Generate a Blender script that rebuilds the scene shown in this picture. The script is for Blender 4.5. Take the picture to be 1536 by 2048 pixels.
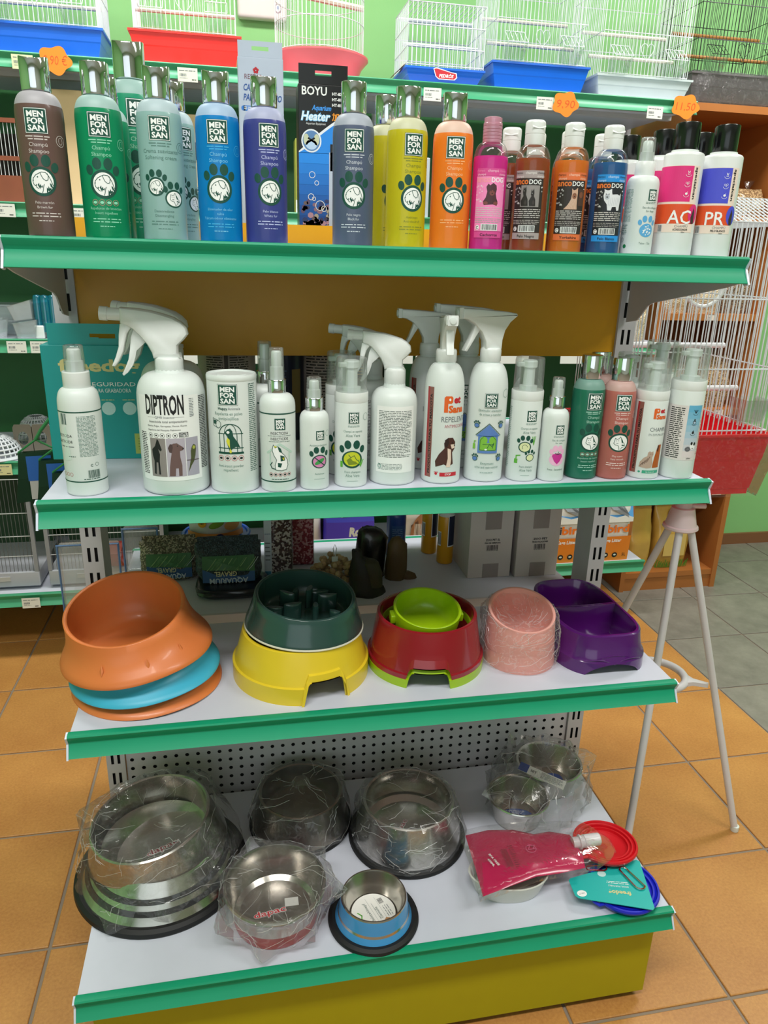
import bpy, math, random
from math import sin, cos, pi, sqrt, radians
from mathutils import Vector, Matrix, noise
import mathutils.geometry as mgeo

scene = bpy.context.scene
for o in list(bpy.data.objects):
    bpy.data.objects.remove(o)
COL = scene.collection
random.seed(7)

# ------------------------------------------------------------------ camera
cd = bpy.data.cameras.new('camera'); cam = bpy.data.objects.new('camera', cd); COL.objects.link(cam)
cd.sensor_fit = 'VERTICAL'; cd.sensor_height = 32.0; cd.lens = 1474.2 / 2048 * 32.0
cd.clip_start = 0.02
Rr = ((0.98159572, -0.18921911, 0.02580635), (-0.03785316, -0.32523301, -0.94487598), (0.18718167, 0.92650937, -0.32640987))
cam.matrix_world = Matrix(((Rr[0][0], -Rr[1][0], -Rr[2][0], 0.27044), (Rr[0][1], -Rr[1][1], -Rr[2][1], -0.99347),
                           (Rr[0][2], -Rr[1][2], -Rr[2][2], 1.32851), (0, 0, 0, 1)))
scene.camera = cam

# ------------------------------------------------------------------ world, lights, exposure
w = bpy.data.worlds.new('world'); scene.world = w; w.use_nodes = True
w.node_tree.nodes['Background'].inputs[0].default_value = (0.80, 0.90, 1.0, 1)
w.node_tree.nodes['Background'].inputs[1].default_value = 0.25
def area(name, loc, rot, sx, sy, power, col):
    l = bpy.data.lights.new(name, 'AREA'); l.shape = 'RECTANGLE'; l.size = sx; l.size_y = sy; l.energy = power; l.color = col
    o = bpy.data.objects.new(name, l); COL.objects.link(o); o.location = loc; o.rotation_euler = rot
    return o
# ceiling fluorescents
area('ceiling_light', (-0.1, -1.05, 2.78), (0, 0, 0), 1.5, 0.30, 57, (1.0, 0.98, 0.95))
area('ceiling_light', (2.2, -1.05, 2.78), (0, 0, 0), 1.5, 0.30, 46, (1.0, 0.98, 0.95))
area('ceiling_light', (0.1, 1.02, 2.78), (0, 0, 0), 1.5, 0.30, 50, (1.0, 0.98, 0.95))
area('ceiling_light', (2.3, 1.02, 2.78), (0, 0, 0), 1.5, 0.30, 52, (1.0, 0.98, 0.95))
# daylight through the shop window behind the photographer
area('window_daylight', (-0.6, -3.35, 1.55), (radians(90), 0, 0), 3.0, 1.9, 26, (0.80, 0.90, 1.0))
vs = scene.view_settings
vs.view_transform = 'Standard'; vs.look = 'None'; vs.gamma = 1.0; vs.use_curve_mapping = False
vs.exposure = -0.5

# ------------------------------------------------------------------ materials
MATS = {}
def lin(c):
    return c / 12.92 if c <= 0.04045 else ((c + 0.055) / 1.055) ** 2.4
def hexc(h):
    h = h.lstrip('#')
    return tuple(lin(int(h[i:i + 2], 16) / 255) for i in (0, 2, 4)) + (1,)
def mat(name, col='#ffffff', rough=0.5, metal=0.0, coat=0.0, noise_c=None, bump=None, trans=0.0, spec=0.5, emit=0.0, sub=0.0):
    """principled material; noise_c=(scale, amount) varies the colour, bump=(scale,strength), trans mixes in translucency"""
    if name in MATS: return MATS[name]
    m = bpy.data.materials.new(name); m.use_nodes = True
    nt = m.node_tree; N = nt.nodes; L = nt.links
    b = N['Principled BSDF']; out = N['Material Output']
    c = hexc(col)
    b.inputs['Base Color'].default_value = c
    b.inputs['Roughness'].default_value = rough; b.inputs['Metallic'].default_value = metal
    b.inputs['Coat Weight'].default_value = coat; b.inputs['Coat Roughness'].default_value = 0.06
    b.inputs['Specular IOR Level'].default_value = spec
    if emit:
        b.inputs['Emission Color'].default_value = c; b.inputs['Emission Strength'].default_value = emit
    tc = N.new('ShaderNodeTexCoord')
    nz = N.new('ShaderNodeTexNoise'); nz.inputs['Scale'].default_value = (noise_c or (25, 0))[0]; nz.inputs['Detail'].default_value = 4
    L.new(tc.outputs['Object'], nz.inputs['Vector'])
    amt = (noise_c or (25, 0.04))[1]
    mx = N.new('ShaderNodeMix'); mx.data_type = 'RGBA'; mx.blend_type = 'MIX'
    mx.inputs[6].default_value = tuple(max(0, v * (1 - amt)) for v in c[:3]) + (1,)
    mx.inputs[7].default_value = tuple(min(1, v * (1 + amt)) for v in c[:3]) + (1,)
    L.new(nz.outputs['Fac'], mx.inputs[0]); L.new(mx.outputs[2], b.inputs['Base Color'])
    if bump:
        n2 = N.new('ShaderNodeTexNoise'); n2.inputs['Scale'].default_value = bump[0]; n2.inputs['Detail'].default_value = 3
        L.new(tc.outputs['Object'], n2.inputs['Vector'])
        bp = N.new('ShaderNodeBump'); bp.inputs['Strength'].default_value = bump[1]; bp.inputs['Distance'].default_value = 0.004
        L.new(n2.outputs['Fac'], bp.inputs['Height']); L.new(bp.outputs['Normal'], b.inputs['Normal'])
    if trans:
        t = N.new('ShaderNodeBsdfTranslucent'); L.new(mx.outputs[2], t.inputs['Color'])
        ms = N.new('ShaderNodeMixShader'); ms.inputs[0].default_value = trans
        L.new(b.outputs[0], ms.inputs[1]); L.new(t.outputs[0], ms.inputs[2]); L.new(ms.outputs[0], out.inputs['Surface'])
    MATS[name] = m
    return m
def clear(name, tint='#ffffff', rough=0.05, base=0.05, haze=0.0, bump=None, hazecol='#ffffff', crinkle=0.0, gain=0.6):
    """thin clear plastic: see-through, with fresnel gloss, an even haze and (film) crinkle glints painted in as whiter lines"""
    if name in MATS: return MATS[name]
    m = bpy.data.materials.new(name); m.use_nodes = True
    nt = m.node_tree; N = nt.nodes; L = nt.links
    N.remove(N['Principled BSDF']); out = N['Material Output']
    tr = N.new('ShaderNodeBsdfTransparent'); tr.inputs[0].default_value = hexc(tint)
    gl = N.new('ShaderNodeBsdfGlossy'); gl.inputs['Roughness'].default_value = rough
    df = N.new('ShaderNodeBsdfDiffuse'); df.inputs[0].default_value = hexc(hazecol)
    lw = N.new('ShaderNodeLayerWeight'); lw.inputs['Blend'].default_value = 0.35
    ma = N.new('ShaderNodeMath'); ma.operation = 'MULTIPLY_ADD'; ma.inputs[1].default_value = gain; ma.inputs[2].default_value = base
    L.new(lw.outputs['Fresnel'], ma.inputs[0])
    m1 = N.new('ShaderNodeMixShader'); m1.inputs[0].default_value = haze
    L.new(tr.outputs[0], m1.inputs[1]); L.new(df.outputs[0], m1.inputs[2])
    m2 = N.new('ShaderNodeMixShader'); L.new(ma.outputs[0], m2.inputs[0])
    L.new(m1.outputs[0], m2.inputs[1]); L.new(gl.outputs[0], m2.inputs[2]); L.new(m2.outputs[0], out.inputs['Surface'])
    tc = N.new('ShaderNodeTexCoord')
    if bump:
        vo = N.new('ShaderNodeTexNoise'); vo.inputs['Scale'].default_value = bump[0]; vo.inputs['Detail'].default_value = 3; vo.inputs['Distortion'].default_value = 1.2
        L.new(tc.outputs['Object'], vo.inputs['Vector'])
        bp = N.new('ShaderNodeBump'); bp.inputs['Strength'].default_value = bump[1]; bp.inputs['Distance'].default_value = 0.01
        L.new(vo.outputs['Fac'], bp.inputs['Height'])
        L.new(bp.outputs['Normal'], gl.inputs['Normal']); L.new(bp.outputs['Normal'], lw.inputs['Normal'])
    if crinkle:  # whiter diffuse lines along the noise ridges, glints put into the colour
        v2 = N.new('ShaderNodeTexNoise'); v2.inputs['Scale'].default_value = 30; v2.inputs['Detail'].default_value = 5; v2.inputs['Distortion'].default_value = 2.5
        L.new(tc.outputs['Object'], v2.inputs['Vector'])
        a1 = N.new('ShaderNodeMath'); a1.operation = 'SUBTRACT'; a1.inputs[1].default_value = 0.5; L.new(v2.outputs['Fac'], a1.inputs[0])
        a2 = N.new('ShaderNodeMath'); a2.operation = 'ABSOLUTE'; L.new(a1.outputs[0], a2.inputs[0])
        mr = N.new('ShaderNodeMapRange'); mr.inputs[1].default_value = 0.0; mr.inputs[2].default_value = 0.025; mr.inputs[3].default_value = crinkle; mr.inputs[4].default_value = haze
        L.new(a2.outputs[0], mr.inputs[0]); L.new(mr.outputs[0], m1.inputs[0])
    MATS[name] = m
    return m

# ------------------------------------------------------------------ mesh collecting
class G:
    def __init__(s): s.v = []; s.f = []; s.m = []; s.mats = []
    def slot(s, m):
        if m not in s.mats: s.mats.append(m)
        return s.mats.index(m)
    def add(s, vs, fs, m):
        k = s.slot(m); b = len(s.v); s.v += [tuple(p) for p in vs]
        for f in fs: s.f.append(tuple(i + b for i in f)); s.m.append(k)
        return s
    def loft(s, rings, m, cap0=True, cap1=True, closed=True):
        n = len(rings[0]); vs = [p for r in rings for p in r]; fs = []
        for i in range(len(rings) - 1):
            for j in range(n if closed else n - 1):
                k = (j + 1) % n
                fs.append((i * n + j, i * n + k, (i + 1) * n + k, (i + 1) * n + j))
        if cap0: fs.append(tuple(range(n - 1, -1, -1)))
        if cap1: fs.append(tuple(range((len(rings) - 1) * n, len(rings) * n)))
        return s.add(vs, fs, m)
    def lathe(s, prof, m, n=40, c=(0, 0, 0), sx=1, sy=1, tw=0, cap=True):
        rings = [[(c[0] + r * sx * cos(2 * pi * j / n + tw), c[1] + r * sy * sin(2 * pi * j / n + tw), c[2] + z) for j in range(n)] for r, z in prof]
        return s.loft(rings, m, cap, cap)
    def box(s, x0, y0, z0, x1, y1, z1, m):
        v = [(x, y, z) for z in (z0, z1) for y in (y0, y1) for x in (x0, x1)]
        return s.add(v, [(0, 2, 3, 1), (4, 5, 7, 6), (0, 1, 5, 4), (2, 6, 7, 3), (0, 4, 6, 2), (1, 3, 7, 5)], m)
    def rbox(s, x0, y0, z0, x1, y1, z1, m, r=0.004):
        """box with rounded vertical and horizontal edges"""
        rings = []
        for k in range(5):
            a = k / 4 * pi / 2; rings.append((r * (1 - sin(a)), z0 + r * (1 - cos(a))))
        for k in range(5):
            a = k / 4 * pi / 2; rings.append((r * (1 - cos(a)), z1 - r * (1 - sin(a))))
        R = []
        for ins, z in rings:
            ring = []
            for cx, cy, a0 in ((x1 - r, y1 - r, 0), (x0 + r, y1 - r, pi / 2), (x0 + r, y0 + r, pi), (x1 - r, y0 + r, 1.5 * pi)):
                for k in range(4):
                    a = a0 + k / 3 * pi / 2; q = r - ins
                    ring.append((cx + q * cos(a), cy + q * sin(a), z))
            R.append(ring)
        return s.loft(R, m)
    def tube(s, pts, r, m, n=8, closed=False, cap=True):
        P = [Vector(p) for p in pts]; R = []; prev = None
        rr = r if isinstance(r, (list, tuple)) else [r] * len(P)
        for i, p in enumerate(P):
            a = P[i - 1] if (i > 0 or closed) else P[i]
            b = P[(i + 1) % len(P)] if (i < len(P) - 1 or closed) else P[i]
            t = (b - a).normalized()
            if prev is None:
                u = t.orthogonal().normalized()
            else:
                u = prev - t * prev.dot(t)
                u = u.normalized() if u.length > 1e-6 else t.orthogonal().normalized()
            prev = u; wv = t.cross(u)
            R.append([tuple(p + (u * cos(2 * pi * j / n) + wv * sin(2 * pi * j / n)) * rr[i]) for j in range(n)])
        if closed:
            R.append(R[0]); return s.loft(R, m, False, False)
        return s.loft(R, m, cap, cap)
    def extrude(s, outline, t0, t1, m, axis='y', bev=0.0):
        """outline of (a,b) points pulled along one axis; bev rounds the two rims"""
        n = len(outline)
        ca = sum(p[0] for p in outline) / n; cb = sum(p[1] for p in outline) / n
        def ring(t, ins):
            o = []
            for i in range(n):
                a0, b0 = outline[i - 1]; a1, b1 = outline[i]; a2, b2 = outline[(i + 1) % n]
                tx, ty = a2 - a0, b2 - b0; l = sqrt(tx * tx + ty * ty) or 1
                nx, ny = -ty / l * ins * orient, tx / l * ins * orient
                a, b = a1 + nx, b1 + ny
                o.append({'y': (a, t, b), 'x': (t, a, b), 'z': (a, b, t)}[axis])
            return o
        area2 = sum(outline[i - 1][0] * outline[i][1] - outline[i][0] * outline[i - 1][1] for i in range(n))
        orient = 1 if area2 > 0 else -1
        if bev:
            R = [ring(t0, bev), ring(t0 + bev * .3, bev * .3), ring(t0 + bev, 0), ring(t1 - bev, 0), ring(t1 - bev * .3, bev * .3), ring(t1, bev)]
        else:
            R = [ring(t0, 0), ring(t1, 0)]
        return s.loft(R, m)
    def xf(s, M):
        s.v = [tuple(M @ Vector(p)) for p in s.v]; return s
    def mesh(s, name, smooth=True, ang=38):
        me = bpy.data.meshes.new(name)
        me.from_pydata(s.v, [], s.f)
        for m in s.mats: me.materials.append(m)
        me.polygons.foreach_set('material_index', s.m)
        me.polygons.foreach_set('use_smooth', [smooth] * len(s.f))
        me.update()
        if smooth: me.set_sharp_from_angle(angle=radians(ang))
        return me
    def obj(s, name, parent=None, loc=None, rot=None, smooth=True, ang=38):
        o = bpy.data.objects.new(name, s.mesh(name, smooth, ang)); COL.objects.link(o)
        if parent: o.parent = parent
        if loc: o.location = loc
        if rot: o.rotation_euler = rot
        return o
def tag(o, label=None, cat=None, group=None, kind=None):
    if label: o['label'] = label
    if cat: o['category'] = cat
    if group: o['group'] = group
    if kind: o['kind'] = kind
    return o
def thing(name, label, cat, loc=(0, 0, 0), rz=0, group=None, rot=None):
    o = bpy.data.objects.new(name, None); COL.objects.link(o); o.empty_display_size = 0.03
    o.location = loc; o.rotation_euler = rot or (0, 0, rz)
    return tag(o, label, cat, group)
def dup(root, loc, rz, label, group=None):
    r = root.copy(); COL.objects.link(r); r.location = loc; r.rotation_euler = (0, 0, rz); r['label'] = label
    if group: r['group'] = group
    for ch in root.children:
        c = ch.copy(); COL.objects.link(c); c.parent = r
        for g in ch.children:
            d = g.copy(); COL.objects.link(d); d.parent = c
    return r
def struct(o): o['kind'] = 'structure'; return o

# ------------------------------------------------------------------ print (lettering and marks laid onto a surface)
TXT = {}
def text_tris(s, bold=0.0, res=2):
    key = (s, bold, res)
    if key in TXT: return TXT[key]
    cu = bpy.data.curves.new('t', 'FONT'); cu.body = s; cu.size = 1.0; cu.resolution_u = res; cu.offset = bold; cu.fill_mode = 'FRONT'
    ob = bpy.data.objects.new('t', cu)
    me = ob.to_mesh(); me.calc_loop_triangles()
    V = [(v.co.x, v.co.y) for v in me.vertices]; T = [tuple(t.vertices) for t in me.loop_triangles]
    ob.to_mesh_clear(); bpy.data.objects.remove(ob); bpy.data.curves.remove(cu)
    x0 = min((p[0] for p in V), default=0); x1 = max((p[0] for p in V), default=1)
    TXT[key] = ([((p[0] - x0), p[1]) for p in V], T, x1 - x0)
    return TXT[key]
CAPH = None
class Pr:
    """2-D print in metres: s to the right, t up; every piece is a set of convex faces with an ink"""
    def __init__(s): s.p = []; s.lay = 0
    def face(s, pts, ink, lay=None): s.p.append((pts, ink, s.lay if lay is None else lay))
    def up(s): s.lay += 1; return s
    def rect(s, a, b, c, d, ink): s.face([(a, b), (c, b), (c, d), (a, d)], ink)
    def ell(s, x, y, a, b, ink, n=20, rot=0):
        s.face([(x + a * cos(2 * pi * k / n) * cos(rot) - b * sin(2 * pi * k / n) * sin(rot), y + a * cos(2 * pi * k / n) * sin(rot) + b * sin(2 * pi * k / n) * cos(rot)) for k in range(n)], ink)
    def ring(s, x, y, a, b, wd, ink, n=24, a0=0, a1=2 * pi):
        for k in range(n):
            t0 = a0 + (a1 - a0) * k / n; t1 = a0 + (a1 - a0) * (k + 1) / n
            s.face([(x + a * cos(t0), y + b * sin(t0)), (x + a * cos(t1), y + b * sin(t1)), (x + (a - wd) * cos(t1), y + (b - wd) * sin(t1)), (x + (a - wd) * cos(t0), y + (b - wd) * sin(t0))], ink)
    def poly(s, pts, ink):
        tr = mgeo.tessellate_polygon([[Vector((a, b, 0)) for a, b in pts]])
        for t in tr: s.face([pts[i] for i in t], ink)
    def line(s, pts, wd, ink):
        for (a, b), (c, d) in zip(pts, pts[1:]):
            l = sqrt((c - a) ** 2 + (d - b) ** 2) or 1; nx, ny = -(d - b) / l * wd / 2, (c - a) / l * wd / 2; ex, ey = (c - a) / l * wd * .3, (d - b) / l * wd * .3
            s.face([(a - ex - nx, b - ey - ny), (c + ex - nx, d + ey - ny), (c + ex + nx, d + ey + ny), (a - ex + nx, b - ey + ny)], ink)
    def text(s, st, x, y, h, ink, al='c', wid=None, bold=0.012, sx=1.0, shear=0.0, rot=0, res=2):
        global CAPH
        if CAPH is None:
            V, T, w0 = text_tris('H'); CAPH = max(p[1] for p in V)
        V, T, w0 = text_tris(st, bold, res); k = h / CAPH; kx = k * sx
        if wid: kx = wid / w0
        off = {'c': -w0 * kx / 2, 'l': 0, 'r': -w0 * kx}[al]
        c, q = cos(rot), sin(rot); P = []
        for a, b in V:
            px = a * kx + off + b * k * shear; py = b * k
            P.append((x + px * c - py * q, y + px * q + py * c))
        for t in T: s.face([P[i] for i in t], ink)
    def fuzz(s, a, b, c, d, rows, ink, fill=0.55, seed=1, al='l'):
        """rows of print too small to read: word-like dashes"""
        rd = random.Random(seed); dh = (d - b) / rows
        for r in range(rows):
            y = d - (r + 0.5) * dh; x = a; xe = c - rd.random() * (c - a) * (0.25 if rd.random() < .3 else .05)
            if al == 'c': x = a + (c - xe) / 2; xe = c - (c - xe) / 2
            while x < xe:
                wl = (0.6 + 2.2 * rd.random()) * dh * 1.3
                s.rect(x, y - dh * fill / 2, min(x + wl, xe), y + dh * fill / 2, ink); x += wl + dh * 0.45
    def bars(s, a, b, c, d, ink, bg=None, n=26, seed=3):
        if bg: s.rect(a - (c - a) * .05, b - (d - b) * .12, c + (c - a) * .05, d + (d - b) * .08, bg); s.lay += 1
        rd = random.Random(seed); x = a; u = (c - a) / (n * 1.5)
        while x < c:
            wd = u * rd.choice((.5, .5, 1, 1.4)); s.rect(x, b, min(c, x + wd), d, ink); x += wd + u * rd.choice((.5, .6, 1))
    def place(s, q, x=0, y=0, k=1.0):
        for pts, ink, l in q.p: s.p.append(([(x + a * k, y + b * k) for a, b in pts], ink, s.lay + l))
        return s
    def wrap(s, fn, name, parent, step=None, off=0.00025, dl=0.00012, g=None):
        g = G()
        by = {}
        for pts, ink, l in s.p:
            pieces = [pts]
            if step:
                a = min(p[0] for p in pts); b = max(p[0] for p in pts)
                if b - a > step:
                    pieces = []
                    k0 = int(math.floor(a / step)); k1 = int(math.floor(b / step))
                    for k in range(k0, k1 + 1):
                        q = clip(clip(pts, k * step, True), (k + 1) * step, False)
                        if len(q) >= 3: pieces.append(q)
            L = by.setdefault(ink, ([], []))
            for q in pieces:
                b0 = len(L[0])
                L[0].extend(fn(a, b, off + dl * l) for a, b in q); L[1].append(tuple(range(b0, b0 + len(q))))
        for ink, (V, F) in by.items(): g.add(V, F, ink)
        return g.obj(name, parent, smooth=False)
def clip(pts, x, right):
    o = []
    for i in range(len(pts)):
        a = pts[i - 1]; b = pts[i]
        ia = (a[0] >= x - 1e-9) if right else (a[0] <= x + 1e-9); ib = (b[0] >= x - 1e-9) if right else (b[0] <= x + 1e-9)
        if ia != ib:
            t = (x - a[0]) / (b[0] - a[0]); o.append((x, a[1] + t * (b[1] - a[1])))
        if ib: o.append(b)
    return o
def cyl(R, a0=0.0, rz=None):
    def fn(a, b, o):
        r = (rz(b) if rz else R) + o; t = a / R + a0
        return (r * sin(t), -r * cos(t), b)
    return fn
def plane_y(x0, y0, z0):      # a front-facing plane: s -> +x, t -> +z
    return lambda a, b, o: (x0 + a, y0 - o, z0 + b)
# ------------------------------------------------------------------ inks and common materials
GREEN = mat('shelf_rail_green', '#00956c', 0.5)
GREEN2 = mat('wall_rail_green', '#3f9a70', 0.35)
GREY = mat('powder_coat_grey', '#c2c0c5', 0.45)
WHITE_SHELF = mat('shelf_white', '#ccd0dc', 0.42)
YELLOW = mat('header_yellow', '#d79a00', 0.42, bump=(400, 0.02))
OLIVE = mat('kick_yellow', '#a89c00', 0.55)
DARK = mat('shade_black', '#101012', 0.8)  # near-black painted in for the shade inside slots, holes and gap
PW = mat('white_plastic', '#e2e6e3', 0.32, coat=0.15)
PWS = mat('white_plastic_soft', '#dbe2de', 0.42)
INK_G = mat('ink_dark_green', '#0b4a3c', 0.5)
INK_W = mat('ink_white', '#f2f4f2', 0.5)
INK_K = mat('ink_black', '#17171a', 0.5)
INK_GY = mat('ink_grey', '#6f777a', 0.55)
INK_R = mat('ink_red', '#c3202f', 0.5)
INK_O = mat('ink_orange', '#e0621f', 0.5)
CHROME = mat('chrome', '#e6e6ea', 0.07, metal=1.0)
STEEL = mat('brushed_steel', '#c9c5be', 0.2, metal=1.0, bump=(90, 0.015))
BLACKP = mat('black_plastic', '#0c0c0e', 0.22, coat=0.3)
RUBBER = mat('black_rubber', '#0d0d0f', 0.6)
WIRE = mat('white_wire', '#d9dde0', 0.35)
CLEAR = clear('clear_plastic', '#f8fbfa', 0.05, 0.01, haze=0.015, gain=0.4)
CLEARW = clear('clear_cap', '#f4f8f6', 0.08, 0.04, haze=0.09, gain=0.5)
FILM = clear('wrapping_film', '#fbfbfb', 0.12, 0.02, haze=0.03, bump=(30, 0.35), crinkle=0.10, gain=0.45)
CREASE_GLINT = clear('film_crease_glint', '#ffffff', 0.15, 0.10, haze=0.28, gain=0.3)  # whitish mix, glints of film creases put in as colour
SLEEVE = clear('sleeve_film', '#ffffff', 0.08, 0.0, haze=0.006, bump=(18, 0.4), gain=0.3)

# ------------------------------------------------------------------ the room
def tile_mat(name, c1, c2, rough, sc):
    m = mat(name, c1, rough)
    nt = m.node_tree; N = nt.nodes; L = nt.links; b = N['Principled BSDF']
    tc = N.new('ShaderNodeTexCoord')
    n1 = N.new('ShaderNodeTexNoise'); n1.inputs['Scale'].default_value = sc; n1.inputs['Detail'].default_value = 6; n1.inputs['Roughness'].default_value = 0.7
    n2 = N.new('ShaderNodeTexNoise'); n2.inputs['Scale'].default_value = 4; n2.inputs['Detail'].default_value = 3
    L.new(tc.outputs['Object'], n1.inputs['Vector']); L.new(tc.outputs['Object'], n2.inputs['Vector'])
    ad = N.new('ShaderNodeMath'); ad.operation = 'ADD'; L.new(n1.outputs['Fac'], ad.inputs[0]); L.new(n2.outputs['Fac'], ad.inputs[1])
    mr = N.new('ShaderNodeMapRange'); mr.inputs[1].default_value = 0.75; mr.inputs[2].default_value = 1.25
    L.new(ad.outputs[0], mr.inputs[0])
    mx = N.new('ShaderNodeMix'); mx.data_type = 'RGBA'; mx.inputs[6].default_value = hexc(c1); mx.inputs[7].default_value = hexc(c2)
    L.new(mr.outputs[0], mx.inputs[0]); L.new(mx.outputs[2], b.inputs['Base Color'])
    bp = N.new('ShaderNodeBump'); bp.inputs['Strength'].default_value = 0.12; bp.inputs['Distance'].default_value = 0.002
    L.new(n1.outputs['Fac'], bp.inputs['Height']); L.new(bp.outputs['Normal'], b.inputs['Normal'])
    return m
TILE_O = tile_mat('terracotta_tile', '#b0763c', '#cd9450', 0.42, 160)
TILE_G = tile_mat('grey_stone_tile', '#77726a', '#948e84', 0.45, 14)
GROUT = mat('grout', '#8d7f6f', 0.85)
GROUT2 = mat('grey_grout', '#aaa498', 0.85)
g = G(); g.box(-2.4, -3.5, -0.06, 4.6, 2.2, -0.0035, GROUT); floor = struct(g.obj('floor', smooth=False))
tm = {}
TX, TY = 0.325, 0.330
for key, mt, gap in (('o', TILE_O, .0035), ('g', TILE_G, .003)):
    g = G(); h = .0035
    x0, x1, y0, y1 = gap, TX - gap, gap, TY - gap
    rings = [[(x0, y0, -.004), (x1, y0, -.004), (x1, y1, -.004), (x0, y1, -.004)], [(x0, y0, -.0012), (x1, y0, -.0012), (x1, y1, -.0012), (x0, y1, -.0012)],
             [(x0 + .0015, y0 + .0015, 0), (x1 - .0015, y0 + .0015, 0), (x1 - .0015, y1 - .0015, 0), (x0 + .0015, y1 - .0015, 0)]]
    g.loft(rings, mt, False, True); tm[key] = g.mesh('tile', False)
for i in range(-6, 14):
    for j in range(-8, 6):
        x = -0.145 + i * TX; y = 0.221 + j * TY
        if x > 1.79: continue
        if not ((-1.9 < x < 1.79) and (-0.8 < y < 2.0)): continue
        o = bpy.data.objects.new('tile', tm['o']); COL.objects.link(o); o.location = (x, y, random.uniform(-.0004, .0004)); o.parent = floor
for i in range(0, 8):
    for j in range(-2, 6):
        x = 1.803 + i * 0.325; y = 0.221 + j * TY
        if x < 4.2:
            o = bpy.data.objects.new('tile', tm['g']); COL.objects.link(o); o.location = (x, y, 0); o.parent = floor
WALL = mat('wall_lime_green', '#94cf86', 0.75, noise_c=(3, 0.05), bump=(120, 0.05))
CEIL = mat('ceiling_white', '#e8e8e6', 0.8)
g = G(); g.box(-2.4, 2.1, 0, 4.6, 2.2, 2.85, WALL); struct(g.obj('wall_back', smooth=False))
g = G(); g.box(-2.4, 2.085, 0, 4.6, 2.0999, 0.055, mat('baseboard_brown', '#8a5a3c', 0.5)); struct(g.obj('baseboard_back', smooth=False))
g = G(); g.box(-2.5, -3.5, 0, -2.4, 2.2, 2.85, WALL); struct(g.obj('wall_left', smooth=False))
g = G(); g.box(4.6, -3.5, 0, 4.7, 2.2, 2.85, WALL); struct(g.obj('wall_right', smooth=False))
g = G(); g.box(-2.5, -3.6, 0, 4.7, -3.5, 2.85, mat('wall_front_white', '#c8ccc6', 0.8)); struct(g.obj('wall_front', smooth=False))
WF = mat('window_frame_white', '#dcdcda', 0.5); g = G()
for a in ((-2.16, -3.5, .5, -2.10, -3.4, 2.6), (.90, -3.5, .5, .96, -3.4, 2.6), (-.63, -3.5, .5, -.57, -3.4, 2.6), (-2.16, -3.5, .5, .96, -3.4, .56), (-2.16, -3.5, 2.54, .96, -3.4, 2.6)): g.box(*a, WF)
struct(g.obj('window_1', smooth=False))
g = G(); g.box(-2.5, -3.6, 2.85, 4.7, 2.2, 2.95, CEIL); struct(g.obj('ceiling', smooth=False))

# ------------------------------------------------------------------ gondola shelving in front
def rail_profile(y0, z0, k=1.0):
    return [(y0 + a * k, z0 + b * k) for a, b in ((.019, 0), (.012, .0012), (.0065, .0004), (.005, -.002), (.0062, -.0055), (.0095, -.010), (.0115, -.015), (.0105, -.020), (.0065, -.027), (.0015, -.0335), (0, -.0352), (.0016, -.0362), (.006, -.033), (.0145, -.020), (.0155, -.004), (.019, -.003))]
unit = thing('gondola_stand', 'grey slotted gondola frame with yellow header panel and perforated back panel', 'shelf frame', (0.5, 0.38, 0))
UO = Vector((0.5, 0.38, 0))
def part(gm, name, parent=None, **kw):
    parent = parent or unit
    gm.v = [(a - UO.x, b - UO.y, c - UO.z) for a, b, c in gm.v]
    return gm.obj(name, parent, **kw)
Z1, Z2, Z3, Z4 = 1.3415, 1.008, 0.643, 0.2364
for k, (z, y0, x0, x1) in enumerate(((Z1, .0033, 0, 1), (Z2, 0, 0, 1), (Z3, -.005, 0, 1), (Z4, -.108, -.0128, 1.0))):
    g = G(); yb = .338
    UO = Vector((.5, y0, z - .02)); sh = thing('gondola_shelf', ('top white shelf with green rail holding the shampoo bottles', 'second white shelf with green rail holding sprays and foams', 'third white shelf with green rail holding plastic bowls', 'bottom white shelf with green rail and yellow kick panel holding steel bowls')[k], 'shelf', UO, 0, 'gondola shelves')
    g.box(x0 + .002, y0 + .018, z - .022, x1 - .002, yb, z - .0015, WHITE_SHELF)
    g.box(x0 + .002, y0 + .018, z - .030, x1 - .002, y0 + .022, z - .022, GREY)
    part(g, 'shelf_board', sh, smooth=False)
    g = G(); g.extrude(rail_profile(y0, z), x0, x1, GREEN, axis='x'); part(g, 'price_rail', sh, ang=25)
    for x in (x0, x1):
        s = -1 if x == x0 else 1
        g = G(); g.extrude([(y0 + .017, z + .001), (y0 + .004, z - .002), (y0 + .010, z - .016), (y0 - .001, z - .037), (y0 + .008, z - .039), (y0 + .022, z - .03)], x, x + s * .003, mat('rail_end_white', '#cfd6e6', 0.3), axis='x')
        part(g, 'rail_end', sh, smooth=False)
        if k < 3:
            pr = [(.02, -.022), (.02, -.036), (.05, -.043), (.16, -.062), (.25, -.077), (.268, -.084), (.285, -.100), (.30, -.112), (.338, -.118), (.338, -.022)]
            g = G(); g.extrude([(y0 + a, z + b) for a, b in pr], x - .0012 + s * .0018, x + .0012 + s * .0018, GREY, axis='x'); part(g, 'bracket', sh, smooth=False)
bottom_shelf = sh; g = G(); g.box(.004, -.078, .018, .985, -.070, .212, OLIVE); part(g, 'kick_panel', sh, smooth=False)
for x in (.004, .977):
    g = G(); g.box(x, -.0695, .02, x + .008, .338, .212, mat('kick_side_dark', '#4a4038', 0.6)); part(g, 'base_side', sh, smooth=False)
UO = Vector((0.5, 0.38, 0))
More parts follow.
